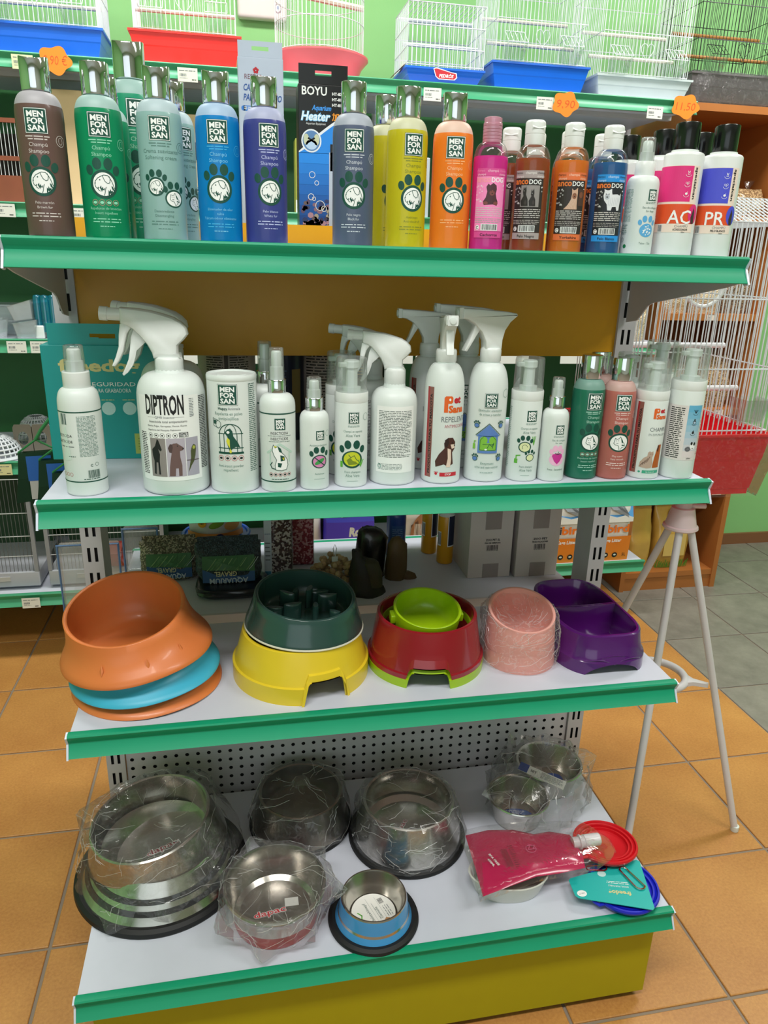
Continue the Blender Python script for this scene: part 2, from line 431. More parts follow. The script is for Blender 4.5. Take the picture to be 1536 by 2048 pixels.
# uprights with real slots
def upright(xa, xb):
    g = G(); y = .345; z0, z1 = 0.02, 1.33
    cols = [xa, xa + .009, xa + .0145, xb - .0145, xb - .009, xb]
    z = z0
    while z < z1:
        for (za, zb, holes) in ((z, z + .011, False), (z + .011, z + .039, True), (z + .039, z + .05, False)):
            for c in range(5):
                if holes and c in (1, 3): continue
                a, b = cols[c], cols[c + 1]
                g.add([(a, y, za), (b, y, za), (b, y, zb), (a, y, zb)], [(0, 1, 2, 3)], GREY)
        z += .05
    g.add([(xa, y, z0), (xa, y + .07, z0), (xa, y + .07, z), (xa, y, z)], [(0, 1, 2, 3)], GREY)
    g.add([(xb, y, z0), (xb, y + .07, z0), (xb, y + .07, z), (xb, y, z)], [(3, 2, 1, 0)], GREY)
    g.add([(xa, y + .07, z0), (xb, y + .07, z0), (xb, y + .07, z), (xa, y + .07, z)], [(3, 2, 1, 0)], GREY)
    g.add([(xa, y, z), (xb, y, z), (xb, y + .07, z), (xa, y + .07, z)], [(0, 1, 2, 3)], GREY)
    g.box(xa + .004, y + .006, z0, xb - .004, y + .0075, z, DARK)  # added dark sheet, stands in for the shade inside the slots
    part(g, 'upright', smooth=False)
upright(-.024, .012); upright(.988, 1.024)
g = G(); g.box(.012, .352, 1.158, .988 + .03, .358, 1.377, YELLOW); part(g, 'header_panel', smooth=False)
# perforated back panel
g = G(); px0, px1, pz0, pz1, py = .014, .986, .215, .56, .350
nc = 44; nr = 16; dx = (px1 - px0) / nc; dz = (pz1 - pz0) / nr
for i in range(nc):
    for j in range(nr):
        cx = px0 + (i + .5) * dx; cz = pz0 + (j + .5) * dz; r = .0042
        o8 = [(cx + a * dx / 2, py, cz + b * dz / 2) for a, b in ((1, 0), (1, 1), (0, 1), (-1, 1), (-1, 0), (-1, -1), (0, -1), (1, -1))]
        i8 = [(cx + r * cos(t * pi / 4), py, cz + r * sin(t * pi / 4)) for t in range(8)]
        e8 = [(p[0], py + .012, p[2]) for p in i8]
        fs = [(k, k + 8, (k + 1) % 8 + 8, (k + 1) % 8) for k in range(8)]
        g.add(o8 + i8, fs, GREY)
g.box(px0, py + .006, pz0, px1, py + .007, pz1, DARK)  # dark backing sheet added for the shade behind the holes
part(g, 'perforated_panel', smooth=False)
g = G(); g.box(.0, .340, .19, 1.0, .349, .2155, DARK); part(g, 'gap_shade_strip', smooth=False)  # solid dark strip painting the shade of the gap below the panel
for x in (-.024, .988):
    g = G(); g.box(x, .345, 0.0, x + .036, .70, .03, GREY); part(g, 'base_foot', smooth=False)
# shelves on the far side of the gondola
for z, d in ((.635, .36), (.955, .33), (1.305, .33)):
    UO = Vector((.5, .42, z - .02)); sh = thing('rear_shelf', {.635: 'lower far-side white shelf holding gravel bags and cartons', .955: 'middle far-side white shelf holding canisters', 1.305: 'upper far-side white shelf holding the heater boxes'}[z], 'shelf', UO, 0, 'far-side gondola shelves')
    g = G(); g.box(.004, .392, z - .02, .996, .42 + d, z, WHITE_SHELF); g.box(.004, .385, z - .036, .996, .392, z + .001, GREY)
    part(g, 'shelf_board', sh, smooth=False)
    g = G(); g.extrude([(2 * .42 + d * 2 - a, b) for a, b in rail_profile(.42 + d, z)], 0, 1, GREEN, axis='x'); part(g, 'price_rail', sh)
# ------------------------------------------------------------------ bottle building blocks
def fillet0(r, q=.004):
    return [(r - q, 0), (r - q * .45, q * .12), (r - q * .12, q * .45), (r, q)]
def dome(r, z0, rn, z1, n=8, p=1.0):
    o = []
    for k in range(n + 1):
        a = k / n * pi / 2
        o.append((rn + (r - rn) * (cos(a) ** p), z0 + (z1 - z0) * (sin(a) ** p)))
    return o
def split(prof, zf):
    lo, hi = [], []
    for i, (r, z) in enumerate(prof):
        if z <= zf: lo.append((r, z))
        else:
            if not hi:
                r0, z0 = prof[i - 1]; t = (zf - z0) / (z - z0); rr = r0 + (r - r0) * t
                lo.append((rr, zf)); hi.append((rr, zf))
            hi.append((r, z))
    return lo, hi
def cap_saddle(r, h, m, dip=.004, slant=0.0, n=36):
    g = G(); rings = []
    def zz(x, y): return -dip * (1 - (x / r) ** 2) - slant * (y / r + 1) * .5
    for rr, z, mod in ((r * .97, 0, 0), (r, .001, 0), (r * 1.0, h * .5, 0), (r * 1.0, h - .0018, 1), (r * .975, h - .0004, 1), (r * .92, h, 1), (r * .5, h - .0002, 1), (r * .02, h - .0002, 1)):
        ring = []
        for j in range(n):
            a = 2 * pi * j / n; x, y = rr * cos(a), rr * sin(a)
            ring.append((x, y, z + (zz(x, y) if mod else 0)))
        rings.append(ring)
    return g.loft(rings, m)
def logo():
    p = Pr(); p.rect(-.52, -.55, .52, .55, INK_G); p.up(); p.rect(-.50, -.53, .50, .53, INK_W); p.up(); p.rect(-.47, -.50, .47, .50, INK_G); p.up()
    for s, t in (('MEN', .17), ('FOR', -.13), ('SAN', -.43)): p.text(s, 0, t, .235, INK_W, wid=.74, bold=.035)
    return p
def logo2():   # the same mark without its light border
    p = Pr(); p.rect(-.5, -.54, .5, .54, INK_G); p.up()
    for s, t in (('MEN', .16), ('FOR', -.14), ('SAN', -.43)): p.text(s, 0, t, .24, INK_W, wid=.76, bold=.05)
    return p
LOGO, LOGO2 = logo(), logo2()
def animal(kind='dog', pale=INK_W, dk=INK_G):
    p = Pr()
    if kind == 'dog':
        p.ell(0, 0, 1, 1.02, dk, 32); p.up(); p.ell(.0, -.0, .8, .82, pale, 30); p.up()
        L = lambda q, wd=.045: p.line(q, wd, dk)
        L([(-.66, .0), (-.6, .22), (-.42, .42), (-.18, .55), (.02, .64), (.3, .62), (.48, .4), (.6, .15), (.7, -.15), (.76, -.3)])
        L([(-.08, .6), (.0, .38), (.1, .18), (.28, .05), (.42, .12), (.47, .38), (.4, .56)])
        L([(-.66, .0), (-.62, -.2), (-.5, -.32), (-.42, -.22), (-.44, -.4), (-.3, -.5)])
        p.poly([(-.34, -.25), (-.22, -.1), (-.2, -.3), (-.1, -.18), (-.08, -.36), (.05, -.25), (-.02, -.45), (-.12, -.4), (-.2, -.55), (-.24, -.42)], dk)
        L([(.14, -.2), (.06, -.4), (.02, -.62), (-.04, -.78)])
        p.poly([(.25, -.75), (.28, -.4), (.36, -.5), (.42, -.3), (.48, -.48), (.58, -.4), (.6, -.62), (.5, -.6), (.44, -.72), (.38, -.6), (.34, -.78)], dk)
        p.poly([(.52, -.1), (.62, -.15), (.74, -.42), (.68, -.5), (.6, -.34), (.56, -.38)], dk)
        p.ell(-.28, .3, .05, .05, dk, 8); p.ell(-.64, .06, .05, .05, dk, 8)
    else:
        p.ell(0, 0, 1.1, .98, dk, 32); p.up(); p.ell(0, -.02, .92, .8, pale, 30); p.up()
        L = lambda q, wd=.05: p.line(q, wd, dk)
        L([(-.5, .1), (-.45, .45), (-.28, .35), (-.05, .42), (.05, .62), (.2, .4), (.3, .1), (.55, -.1), (.7, -.4)])
        L([(-.5, .1), (-.55, -.1), (-.38, -.25), (-.1, -.3), (.0, -.5), (.05, -.75)])
        p.poly([(.12, .5), (.3, .3), (.42, .05), (.3, -.1), (.22, .1)], dk)
        p.poly([(.2, -.25), (.45, -.2), (.62, -.4), (.4, -.36)], dk)
        p.ell(-.32, .18, .05, .03, dk, 8); p.ell(-.1, .2, .05, .03, dk, 8); L([(-.3, -.05), (-.2, -.1), (-.1, -.05)], .04)
        L([(.2, -.72), (.3, -.5), (.5, -.5)], .05)
    return p
DOG, CAT = animal('dog'), animal('cat')
def paw(p, x, y, k, ink, big=None, wide=1.0):
    """four toe pads above a pad of radius k"""
    for dx, dy, a, b, rt in ((-1.02, .98, .27, .36, .2), (-.42, 1.42, .33, .42, .08), (.42, 1.42, .33, .42, -.08), (1.02, .98, .27, .36, -.2)):
        p.ell(x + dx * k * wide, y + dy * k, a * k, b * k, ink, 16, rt)
    if big: p.place(big, x, y, k)
    else: p.ell(x, y, k, k * .85, ink, 22)

def ink(h, nm=None): return mat('ink_' + h.strip('#'), h, 0.5)
LIQ = {}
def liquid(h, tr=.35): return mat('liquid_' + h.strip('#'), h, 0.3, trans=tr, coat=0.25)
FROST = mat('frosted_plastic', '#d3dae0', 0.42, trans=.4)
def frost(h): return mat('frost_' + h.strip('#'), h, 0.42, trans=.35)

def shampoo(label, loc, a0, col, tint, txt, lines, r=.0270, h=.197, pad=DOG, title=('Champú', 'Shampoo'), fr='#d3dae0', icons=False, two=False, capdip=.004, slant=0.0, name='shampoo_bottle', group='shampoo bottles', caprot=0.0, dull=None):
    k = h / .197
    t = thing(name, label, 'bottle', loc, 0, group)
    zs = .134 * k; prof = fillet0(r) + [(r, .06 * k), (r, zs)] + dome(r, zs, .0135 * k, .1605 * k, 9, .9)[1:] + [(.0135 * k, .164 * k)]
    g = G(); lo, hi = split(prof, .1455 * k)
    g.lathe(lo, liquid(col), 48, cap=True); g.lathe(hi, frost(fr), 48, cap=False)
    g.obj('body', t, ang=50)
    cap_saddle(.0163 * k, .0365 * k, CHROME, capdip, slant).obj('cap', t, (0, 0, .1612 * k), (0, 0, caprot), ang=30)
    p = Pr(); tx = ink(txt); tx2 = ink(dull or txt)
    p.place(LOGO, 0, .1275 * k, .0245 * k)
    p.lay = 0
    p.fuzz(-.014 * k, .1068 * k, .014 * k, .1125 * k, 2, tx2, .4, 5, 'c')
    p.text(title[0], 0, .1005 * k, .0042 * k, tx, bold=.0); p.text(title[1], 0, .0935 * k, .0042 * k, tx, bold=.0)
    if two:
        for dx, dy, q, an in ((-.008, .063, .0105, DOG), (.0135, .050, .0105, CAT)):
            paw(p, dx * k, dy * k, q * k, INK_G, an)
        y = .034
    else:
        paw(p, 0, .063 * k, .0158 * k, INK_G, pad, .98); y = .0385
    if icons:
        for q in range(4):
            x = (-.012 + q * .008) * k
            p.ell(x, .0425 * k, .0024 * k, .0016 * k, tx, 10); p.ring(x, .0425 * k, .0036 * k, .0036 * k, .0005, ink('#b08a7a'), 12)
        y = .0345
    for q, s in enumerate(lines): p.text(s, 0, (y - .0052 * q) * k, .0029 * k, tx, bold=0.0)
    yy = y - .0052 * len(lines)
    p.fuzz(-.017 * k, (yy - .005) * k, .017 * k, (yy + .0015) * k, 2, tx2, .35, 9, 'c')
    p.fuzz(-.009 * k, (yy - .0095) * k, .009 * k, (yy - .0075) * k, 1, tx, .5, 4, 'c')
    p.ring(.027 * k, .108 * k, .0062 * k, .0062 * k, .0006, tx2, 18); p.ring(.027 * k, .108 * k, .003 * k, .004 * k, .0005, tx2, 12)
    p.wrap(cyl(r, a0), 'label_print', t, .003)
    return t
D = radians
ZA = 1.3400
TOPG = 'frosted shampoo bottles on the top shelf'
sh_brown = shampoo('brown shampoo bottle with chrome cap, leftmost on the top shelf', (.051, .045, ZA), D(1), '#7b5f58', '', '#d8cdc8', ('Pelo marrón', 'Brown fur'), fr='#c9c6cc', group=TOPG)
sh_green = shampoo('green insect repellent shampoo bottle beside the brown one, top shelf', (.117, .047, ZA), D(8), '#07a06c', '', '#8ed9b8', ('Repelente de insectos', 'Insect repellent'), fr='#bcdad6', icons=True, group=TOPG, capdip=.002, slant=.003)
sh_cream = shampoo('clear pale softening cream bottle with two paw prints, top shelf front row', (.187, .048, ZA), D(4), '#a9cfcb', '', '#5d837c', ('Desenredante', 'Disentangling'), fr='#cbdde2', title=('Crema suavizante', 'Softening cream'), two=True, group=TOPG)
sh_blue = shampoo('bright blue shampoo bottle with chrome cap on the top shelf', (.2565, .050, ZA), D(0), '#0094dc', '', '#74c8f0', ('Eliminador de olor', 'talco', 'Talcum odour eliminator'), fr='#bfd9ee', group=TOPG, dull='#3fb0e6')
sh_purp = shampoo('violet white-fur shampoo bottle in front of the white heater box', (.315, .055, ZA), D(9), '#4c53a2', '', '#bcc4ee', ('Pelo blanco', 'White fur'), fr='#c3c9e6', group=TOPG, slant=.005)
sh_gray = shampoo('slate grey black-fur shampoo bottle in front of the black heater box', (.429, .058, ZA), D(-6), '#66728d', '', '#ccd3de', ('Pelo negro', 'Black fur'), fr='#c3cad6', group=TOPG, capdip=.001)
sh_yel = shampoo('yellow anti-dandruff shampoo bottle in the front row', (.502, .064, ZA), D(8), '#dcd224', '', '#878d26', ('Anticaspa', 'Anti-dandruff'), fr='#e4e6c8', group=TOPG, capdip=.001)
sh_or = shampoo('orange shampoo bottle with chrome cap on the top shelf', (.566, .068, ZA), D(-7), '#ff9430', '', '#ffc890', (), fr='#f0dccb', group=TOPG, slant=.005, dull='#ffb878')
# second row of the top shelf
dup(sh_green, (.115, .128, ZA), D(10), 'green shampoo bottle half hidden behind the front green bottle, top shelf', TOPG)
shampoo('tall large green shampoo bottle rising behind the small green one, top shelf', (.140, .205, ZA), D(20), '#2fae86', '', '#a8dcc4', ('Repelente de insectos', 'Insect repellent'), fr='#b9d9d4', r=.0345, h=.255, icons=True, group=TOPG)
dup(sh_cream, (.199, .122, ZA), D(28), 'clear softening cream bottle tucked behind the front cream bottle', TOPG)
dup(sh_yel, (.4855, .128, ZA), D(14), 'yellow shampoo bottle behind the front yellow one, top shelf', TOPG)

# clear bottles with a dog picture
def anco(label, loc, a0, col, bg, band, bandtxt, foot, dog, head='#e0762e', r=.0237, h=.167, cap=PW, glass=True, group='clear dog shampoo bottles on the top shelf', capkind='flip'):
    t = thing('dog_shampoo_bottle', label, 'bottle', loc, 0, group)
    zs = .113; outer = fillet0(r, .003) + [(r, zs)] + dome(r, zs, .0118, .1375, 8)[1:] + [(.0118, .141)]
    g = G(); g.lathe(outer, CLEAR, 44, cap=False); sh = g.obj('bottle_shell', t, ang=50)
    inner = [(max(.001, a - .0008), max(b, .0008)) for a, b in outer]
    lo, hi = split(inner, .1195)
    g = G(); g.lathe(lo, liquid(col, .3), 44); g.obj('liquid', t, ang=50)
    g = G()
    if capkind == 'flip':
        g.lathe([(.0128, 0), (.0131, .001), (.0131, .013), (.0126, .0135), (.0132, .014), (.0134, .0265), (.0128, .029), (.011, .0305), (.004, .031)], cap, 36)
        g.add([(x * .0135, -.0134 - .0004 * (1 - abs(x)), .0195 + .004 * x * x) for x in (-.7, -.35, 0, .35, .7)] + [(x * .0135, -.0128, .0215 + .004 * x * x) for x in (-.7, -.35, 0, .35, .7)], [(k, k + 1, k + 6, k + 5) for k in range(4)], cap)
    else:
        for q in range(6): g.lathe([(.0122, q * .004), (.0127, q * .004 + .0006), (.0127, q * .004 + .0034), (.0122, q * .004 + .004)], cap, 32)
        g.lathe([(.0118, .024), (.0118, .030), (.010, .031), (.003, .0312)], cap, 32)
    g.obj('cap', t, (0, 0, .1365))
    p = Pr(); B = ink(bg); BD = ink(band); HD = ink(head); W2 = INK_W
    L0, L1 = -.0205, .0205
    p.rect(L0, .026, L1, .094, B); p.rect(L0, .0945, L1, .104, BD); p.rect(L0, .0175, L1, .0255, BD); p.up()
    cw = ink(bandtxt)
    p.text('champú', .002, .0995, .0032, cw, bold=.0); p.text('champú', -.015, .0998, .0026, ink(bg), bold=0); p.text('champú', .016, .0955, .0024, cw, bold=0); p.text('champú', -.0135, .0952, .0026, cw, bold=0); p.text('champú', .0165, .0998, .0026, ink(bg), bold=0)
    p.text('anco', -.0005, .0870, .0074, HD, 'r', bold=.03, wid=.0195); p.text('DOG', .0005, .0870, .0056, W2, 'l', bold=.02, wid=.0165)
    rd = random.Random(5)
    for q in range(16): p.ring(L0 + .001 + rd.random() * .0085, .060 + rd.random() * .024, .0009, .0009, .0003, W2, 8)
    for q in range(4): p.ring(L1 - .0025 + rd.random() * .002, .066 + rd.random() * .018, .0008, .0008, .0003, W2, 8)
    dog(p)
    p.fuzz(L0 + .001, .044, L1 - .001, .0565, 5, ink('#c9c4c0'), .42, 3); p.fuzz(L0 + .001, .036, L1 - .001, .0425, 3, ink('#a8a29e'), .4, 8)
    p.bars(-.0095, .0275, .0115, .0345, INK_K, INK_W, 22)
    p.lay = 1; p.ell(-.0155, .0305, .0028, .0030, W2, 14); p.up(); p.ring(-.0155, .0305, .0019, .0019, .0007, INK_K, 10, .5, 5.5)
    p.text(foot, .001, .0195, .0034, INK_K, wid=.024, bold=.01)
    p.wrap(cyl(r, a0), 'label', t, .003)
    return t
K1 = ink('#26211f'); K2 = ink('#3d3633')
def dog_two(p):
    p.rect(-.010, .0585, .0155, .0855, ink('#8f8a88')); p.up()
    for dx, s in ((-.004, 1.0), (.0065, .9)):
        p.poly([(dx - .0045 * s, .0595), (dx - .0055 * s, .066), (dx - .002 * s, .072), (dx - .003 * s, .077 * 1 - (1 - s) * .03), (dx - .0022 * s, .084 - (1 - s) * .03), (dx - .0008, .081 - (1 - s) * .03), (dx + .001, .0845 - (1 - s) * .03), (dx + .0018, .079 - (1 - s) * .03), (dx + .0015, .074 - (1 - s) * .02), (dx + .004 * s, .068), (dx + .0048 * s, .0595)], K1)
        p.up(); p.ell(dx - .001, .0785 - (1 - s) * .03, .0004, .0004, INK_W, 6); p.ell(dx + .0012, .064, .0016, .003, K2, 10)
    p.lay = 1
def dog_york(p):
    F = ink('#c9a48c'); F2 = ink('#8a5a42')
    p.poly([(-.009, .0575), (-.004, .0625), (.0, .069), (.001, .077), (.0005, .084), (.003, .0815), (.006, .0825), (.0085, .085), (.009, .079), (.0088, .071), (.009, .062), (.0095, .0575)], F); p.up()
    p.ell(.0045, .0745, .003, .0038, F2, 14); p.ell(.0032, .077, .0006, .0006, K1, 6); p.ell(.0062, .077, .0006, .0006, K1, 6); p.ell(.0047, .0738, .0009, .0008, K1, 8)
    for q in range(6): p.line([(-.005 + q * .0022, .0585), (.0005 + q * .0012, .0705)], .0003, ink('#e2cbb8'))
    p.rect(.0105, .062, .0195, .083, ink('#4a322a')); p.up(); p.ell(.0145, .076, .003, .004, ink('#7a4a34'), 12)
    p.lay = 1
def dog_west(p):
    F = ink('#dfe2e6'); F2 = ink('#b4bac2')
    p.poly([(-.008, .082), (-.0085, .0855), (-.005, .0838), (-.002, .0838), (.0015, .0858), (.002, .081), (.0028, .0785), (.010, .079), (.0135, .0775), (.0155, .0805), (.016, .074), (.015, .066), (.0145, .0585), (.011, .058), (.0095, .063), (.004, .0625), (.003, .058), (-.002, .058), (-.0035, .066), (-.0075, .071), (-.009, .077)], F); p.up()
    p.ell(-.0038, .0755, .0032, .0036, F2, 14); p.ell(-.0055, .079, .0007, .0007, K1, 7); p.ell(-.0018, .079, .0007, .0007, K1, 7); p.ell(-.0038, .0752, .0013, .0010, K1, 9)
    for q in range(7): p.line([(-.001 + q * .0024, .0745), (-.0015 + q * .0024, .064)], .00035, F2)
    p.lay = 1
def dog_pup(p):
    F = ink('#4b2a31'); F2 = ink('#7d4440')
    p.poly([(-.008, .0585), (-.0095, .063), (-.006, .068), (-.0045, .075), (-.006, .081), (-.0035, .085), (-.001, .083), (.003, .086), (.0075, .083), (.0082, .078), (.007, .073), (.0085, .067), (.0105, .063), (.0095, .058), (.004, .0595)], F); p.up()
    p.ell(.002, .0738, .0036, .0036, F2, 14); p.ell(.0005, .0762, .0007, .0007, K1, 7); p.ell(.004, .0762, .0007, .0007, K1, 7); p.ell(.0022, .073, .0010, .0008, K1, 8)
    p.ell(-.006, .061, .0032, .0022, F2, 12); p.ell(.0075, .061, .0032, .0022, F2, 12)
    p.lay = 1
PKC = clear('pink_clear_cap', '#ffd3e2', 0.15, 0.06, haze=0.45, hazecol='#f6b8cf')
a_pink = anco('hot pink dog shampoo bottle with ribbed translucent cap', (.616, .055, ZA), D(-12), '#ff1fb6', '#f58ac0', '#d84a92', '#ffd0e6', 'Cachorros', dog_pup, head='#f79aa8', cap=PKC, capkind='rib')
a_brn = anco('dark amber dog shampoo bottle labelled with two black dogs, front row', (.676, .055, ZA), D(-28), '#b8500f', '#2a2422', '#a79a98', '#f0ece8', 'Pelo Negro', dog_two)
a_york = anco('orange dog shampoo bottle with a long-haired terrier picture', (.733, .055, ZA), D(-16), '#ff8e12', '#2c2422', '#e0703c', '#f8d8c0', 'Yorkshire', dog_york)
a_blue = anco('deep blue dog shampoo bottle with a white terrier picture', (.791, .055, ZA), D(-17), '#0f6cb4', '#1c1f26', '#1f8fdc', '#cfe8fa', 'Pelo Blanco', dog_west)
AG = 'second-row clear dog shampoo bottles'
dup(a_brn, (.6675, .122, ZA), D(-25), 'amber dog shampoo bottle standing between the pink and amber front ones', AG)
dup(a_brn, (.716, .150, ZA), D(-20), 'amber dog shampoo bottle hidden behind the front amber one, only its cap showing', AG)
dup(a_york, (.757, .120, ZA), D(-20), 'orange dog shampoo bottle behind the orange front one', AG)
dup(a_blue, (.812, .128, ZA), D(-20), 'blue dog shampoo bottle whose cap shows between the orange and blue ones', AG)

# white bottles with black disc caps
def special(label, loc, a0, col, code, sub, group='white shampoo bottles with black caps', r=.0272, h=.178):
    t = thing('conditioner_bottle', label, 'bottle', loc, 0, group)
    g = G(); g.lathe(fillet0(r) + [(r, .1335)] + dome(r, .1335, .021, .1385, 5)[1:] + [(.0185, .139), (.0185, .1415), (.016, .142)], PW, 48); g.obj('body', t, ang=50)
    cap_saddle(.0168, .0365, BLACKP, .001, .004).obj('cap', t, (0, 0, .1415), ang=30)
    p = Pr(); c = ink(col); pale = ink('#efdccd'); orr = ink('#e0501e')
    p.rect(-.060, .033, .0265, .120, pale); p.up()
    p.rect(-.060, .0735, .0150, .1195, c); p.rect(-.060, .0445, .0235, .0705, orr); p.up()
    p.ell(.0245, .0575, .009, .013, c, 20); p.up()
    p.text('specialcan', .0182, .118, .0040, INK_K, 'l', wid=.041, bold=.02, rot=-pi / 2)
    for k, y in enumerate((.1095, .0965, .0835)):
        x = .0085
        p.ring(x, y, .0042, .0042, .0004, INK_W, 12, pi * 1.1, pi * 1.9)
        if k == 0: p.line([(x - .0012, y - .0012), (x - .0008, y + .001), (x - .0014, y + .0035), (x, y + .0012), (x + .0014, y + .0035), (x + .0008, y + .001), (x + .0012, y - .0012), (x - .0012, y - .0012)], .0004, INK_W)
        if k == 1: p.ring(x - .0014, y + .001, .0014, .0014, .0004, INK_W, 10); p.ring(x + .0016, y + .0014, .0014, .0014, .0004, INK_W, 10); p.line([(x - .0008, y), (x + .0004, y - .0016), (x + .001, y + .0002)], .0004, INK_W)
        if k == 2: p.ell(x, y + .0003, .0018, .0016, INK_W, 10); p.line([(x, y), (x + .0014, y + .003)], .0004, INK_W)
    p.text(code, -.0125, .0447, .0172, INK_W, 'l', bold=.01, sx=.95)
    p.poly([(.022, .045), (.0205, .053), (.0225, .060), (.0245, .066), (.027, .060), (.0275, .045)], ink('#3a2b2b'))
    p.text('CHAMPÚ', .008, .0395, .0032, INK_GY, bold=-.005); p.text(sub, .0075, .0355, .0026, INK_K, bold=.02, wid=.021); p.text('250ml', .011, .0327, .0014, INK_K, bold=.02)
    p.bars(-.026, .034, -.019, .043, INK_K, INK_W, 12)
    p.wrap(cyl(r, a0), 'label', t, .003)
    return t
sp_ac = special('white bottle with pink and orange label and black cap, top shelf front row', (.902, .056, ZA), D(-29), '#e02d7c', 'AC', 'ACONDICIONADOR')
sp_pr = special('white bottle with violet and orange label and black cap, rightmost on the top shelf', (.963, .056, ZA), D(-31), '#4a50cf', 'PR', 'PELO BLANCO')
SG = 'black-capped bottles in the second row'
dup(sp_ac, (.884, .188, ZA), D(4), 'pink-label black-capped bottle mostly hidden behind the white spray bottle', SG)
dup(sp_ac, (.906, .122, ZA), D(4), 'pink-label black-capped bottle behind the front pink-label one', SG)
dup(sp_pr, (.970, .128, ZA), D(4), 'violet-label black-capped bottle behind the rightmost front one', SG)

# mist spray bottles
def mist(label, loc, a0, pr, r, h, zb, zs, rc, zc, collar=CHROME, group='white mist spray bottles', rcap=.0098, over=CLEARW, name='spray_bottle', step=.003, lean=None):
    """r body radius, zb straight to, zs dome top, collar radius rc up to zc, clear overcap up to h"""
    t = thing(name, label, 'bottle', loc, 0, group)
    g = G(); g.lathe(fillet0(r, .003) + [(r, zb)] + dome(r, zb, rc * .92, zs, 8, .85)[1:], PWS, 44); g.obj('body', t, ang=50)
    g = G(); g.lathe([(rc * .97, zs - .001), (rc, zs), (rc, zc - .0008), (rc * .96, zc), (rc * .6, zc)], collar, 36); g.obj('collar', t)
    g = G(); g.lathe([(rcap * .93, zc), (rcap * .9, zc + (h - zc) * .4), (rcap * .72, zc + (h - zc) * .42), (rcap * .70, h - .006), (rcap * .55, h - .004), (.001, h - .004)], PW, 28)
    g.obj('spray_head', t)
    g = G(); g.lathe([(rcap * 1.08, zc), (rcap * 1.06, h * .5 + zc * .5), (rcap, h - .001), (rcap * .94, h), (.001, h)], over, 32, cap=False); g.obj('clear_cap', t)
    if pr: pr.wrap(cyl(r, a0), 'label_print', t, step)
    return t
gs = ink('#5c7a70')
# top shelf mist bottle
p = Pr(); p.fuzz(-.031, .045, -.0165, .088, 26, ink('#7b9a92'), .4, 2); p.fuzz(-.031, .028, -.020, .042, 6, gs, .4, 3)
p.place(LOGO2, .0115, .080, .0135); p.lay = 0; p.fuzz(.002, .0685, .021, .0715, 2, gs, .4, 4); p.text('Eau de cologne', .010, .0625, .0026, gs, bold=0); p.text('for dogs', .010, .058, .0026, gs, bold=0)
LB = ink('#5aa7d8'); paw(p, .008, .034, .0105, LB); p.up(); rd = random.Random(4)
for q in range(26):
    a = rd.random() * 6.28; q2 = sqrt(rd.random()) * .0075; p.ell(.008 + q2 * cos(a), .034 + q2 * sin(a) * .85, .0009, .0009, INK_W, 7)
p.lay = 0; p.text('Talco - Talc', .008, .0155, .0026, gs, bold=0); p.ring(-.0275, .021, .0032, .0032, .0004, INK_K, 14); p.text('S', -.0275, .0195, .003, INK_K, bold=0); p.ell(-.0215, .0125, .0028, .0028, ink('#1f7a4a'), 14)
mist('white mist spray bottle with blue paw print, top shelf between blue and pink-label bottles', (.842, .052, ZA), D(-16), p, .0222, .1545, .092, .106, .0135, .124, collar=PW, rcap=.0098)
# ------------------------------------------------------------------ second shelf
ZB = Z2 - .0015
S2 = 'white care bottles on the second shelf'
def hline(p, t, ink_, R, w_=.0011): p.rect(-pi * R, t - w_ / 2, pi * R, t + w_ / 2, ink_)
# back-turned mist bottle on the left
p = Pr(); R_ = .0275
hline(p, .117, INK_G, R_, .0016); hline(p, .021, INK_G, R_, .0016)
p.fuzz(-.006, .056, .020, .112, 30, ink('#6f8a82'), .4, 2); p.bars(.002, .026, .018, .037, INK_G, None, 20); p.fuzz(-.004, .0235, .018, .0255, 1, INK_G, .5, 8)
p.ring(.015, .0445, .0026, .0026, .0004, INK_G, 12); p.ring(.008, .0435, .0018, .0018, .0006, INK_G, 10, .5, 5.6)
p.text('INSECTICIDA', -.014, .083, .0036, INK_K, 'r', bold=0); p.text('INSECTICIDE', -.014, .075, .0036, INK_K, 'r', bold=0); p.fuzz(-.035, .068, -.012, .072, 1, INK_GY, .3, 5)
p.poly([(-.030, .050), (-.026, .095), (-.022, .098), (-.018, .052)], ink('#cfe0d6'))
for q in range(3): p.ring(-.021 - q * .006, .031, .0026, .0026, .0004, INK_R, 12)
p.fuzz(-.022, .0555, -.011, .0575, 1, INK_G, .5, 7); p.bars(-.03, .1, -.02, .115, INK_G, None, 6)
sp_left = mist('white mist spray bottle turned back label forward, leftmost on the second shelf', (.057, .059, ZB), D(12), p, .0275, .202, .122, .147, .0175, .168, collar=PW, rcap=.0125, group=S2)
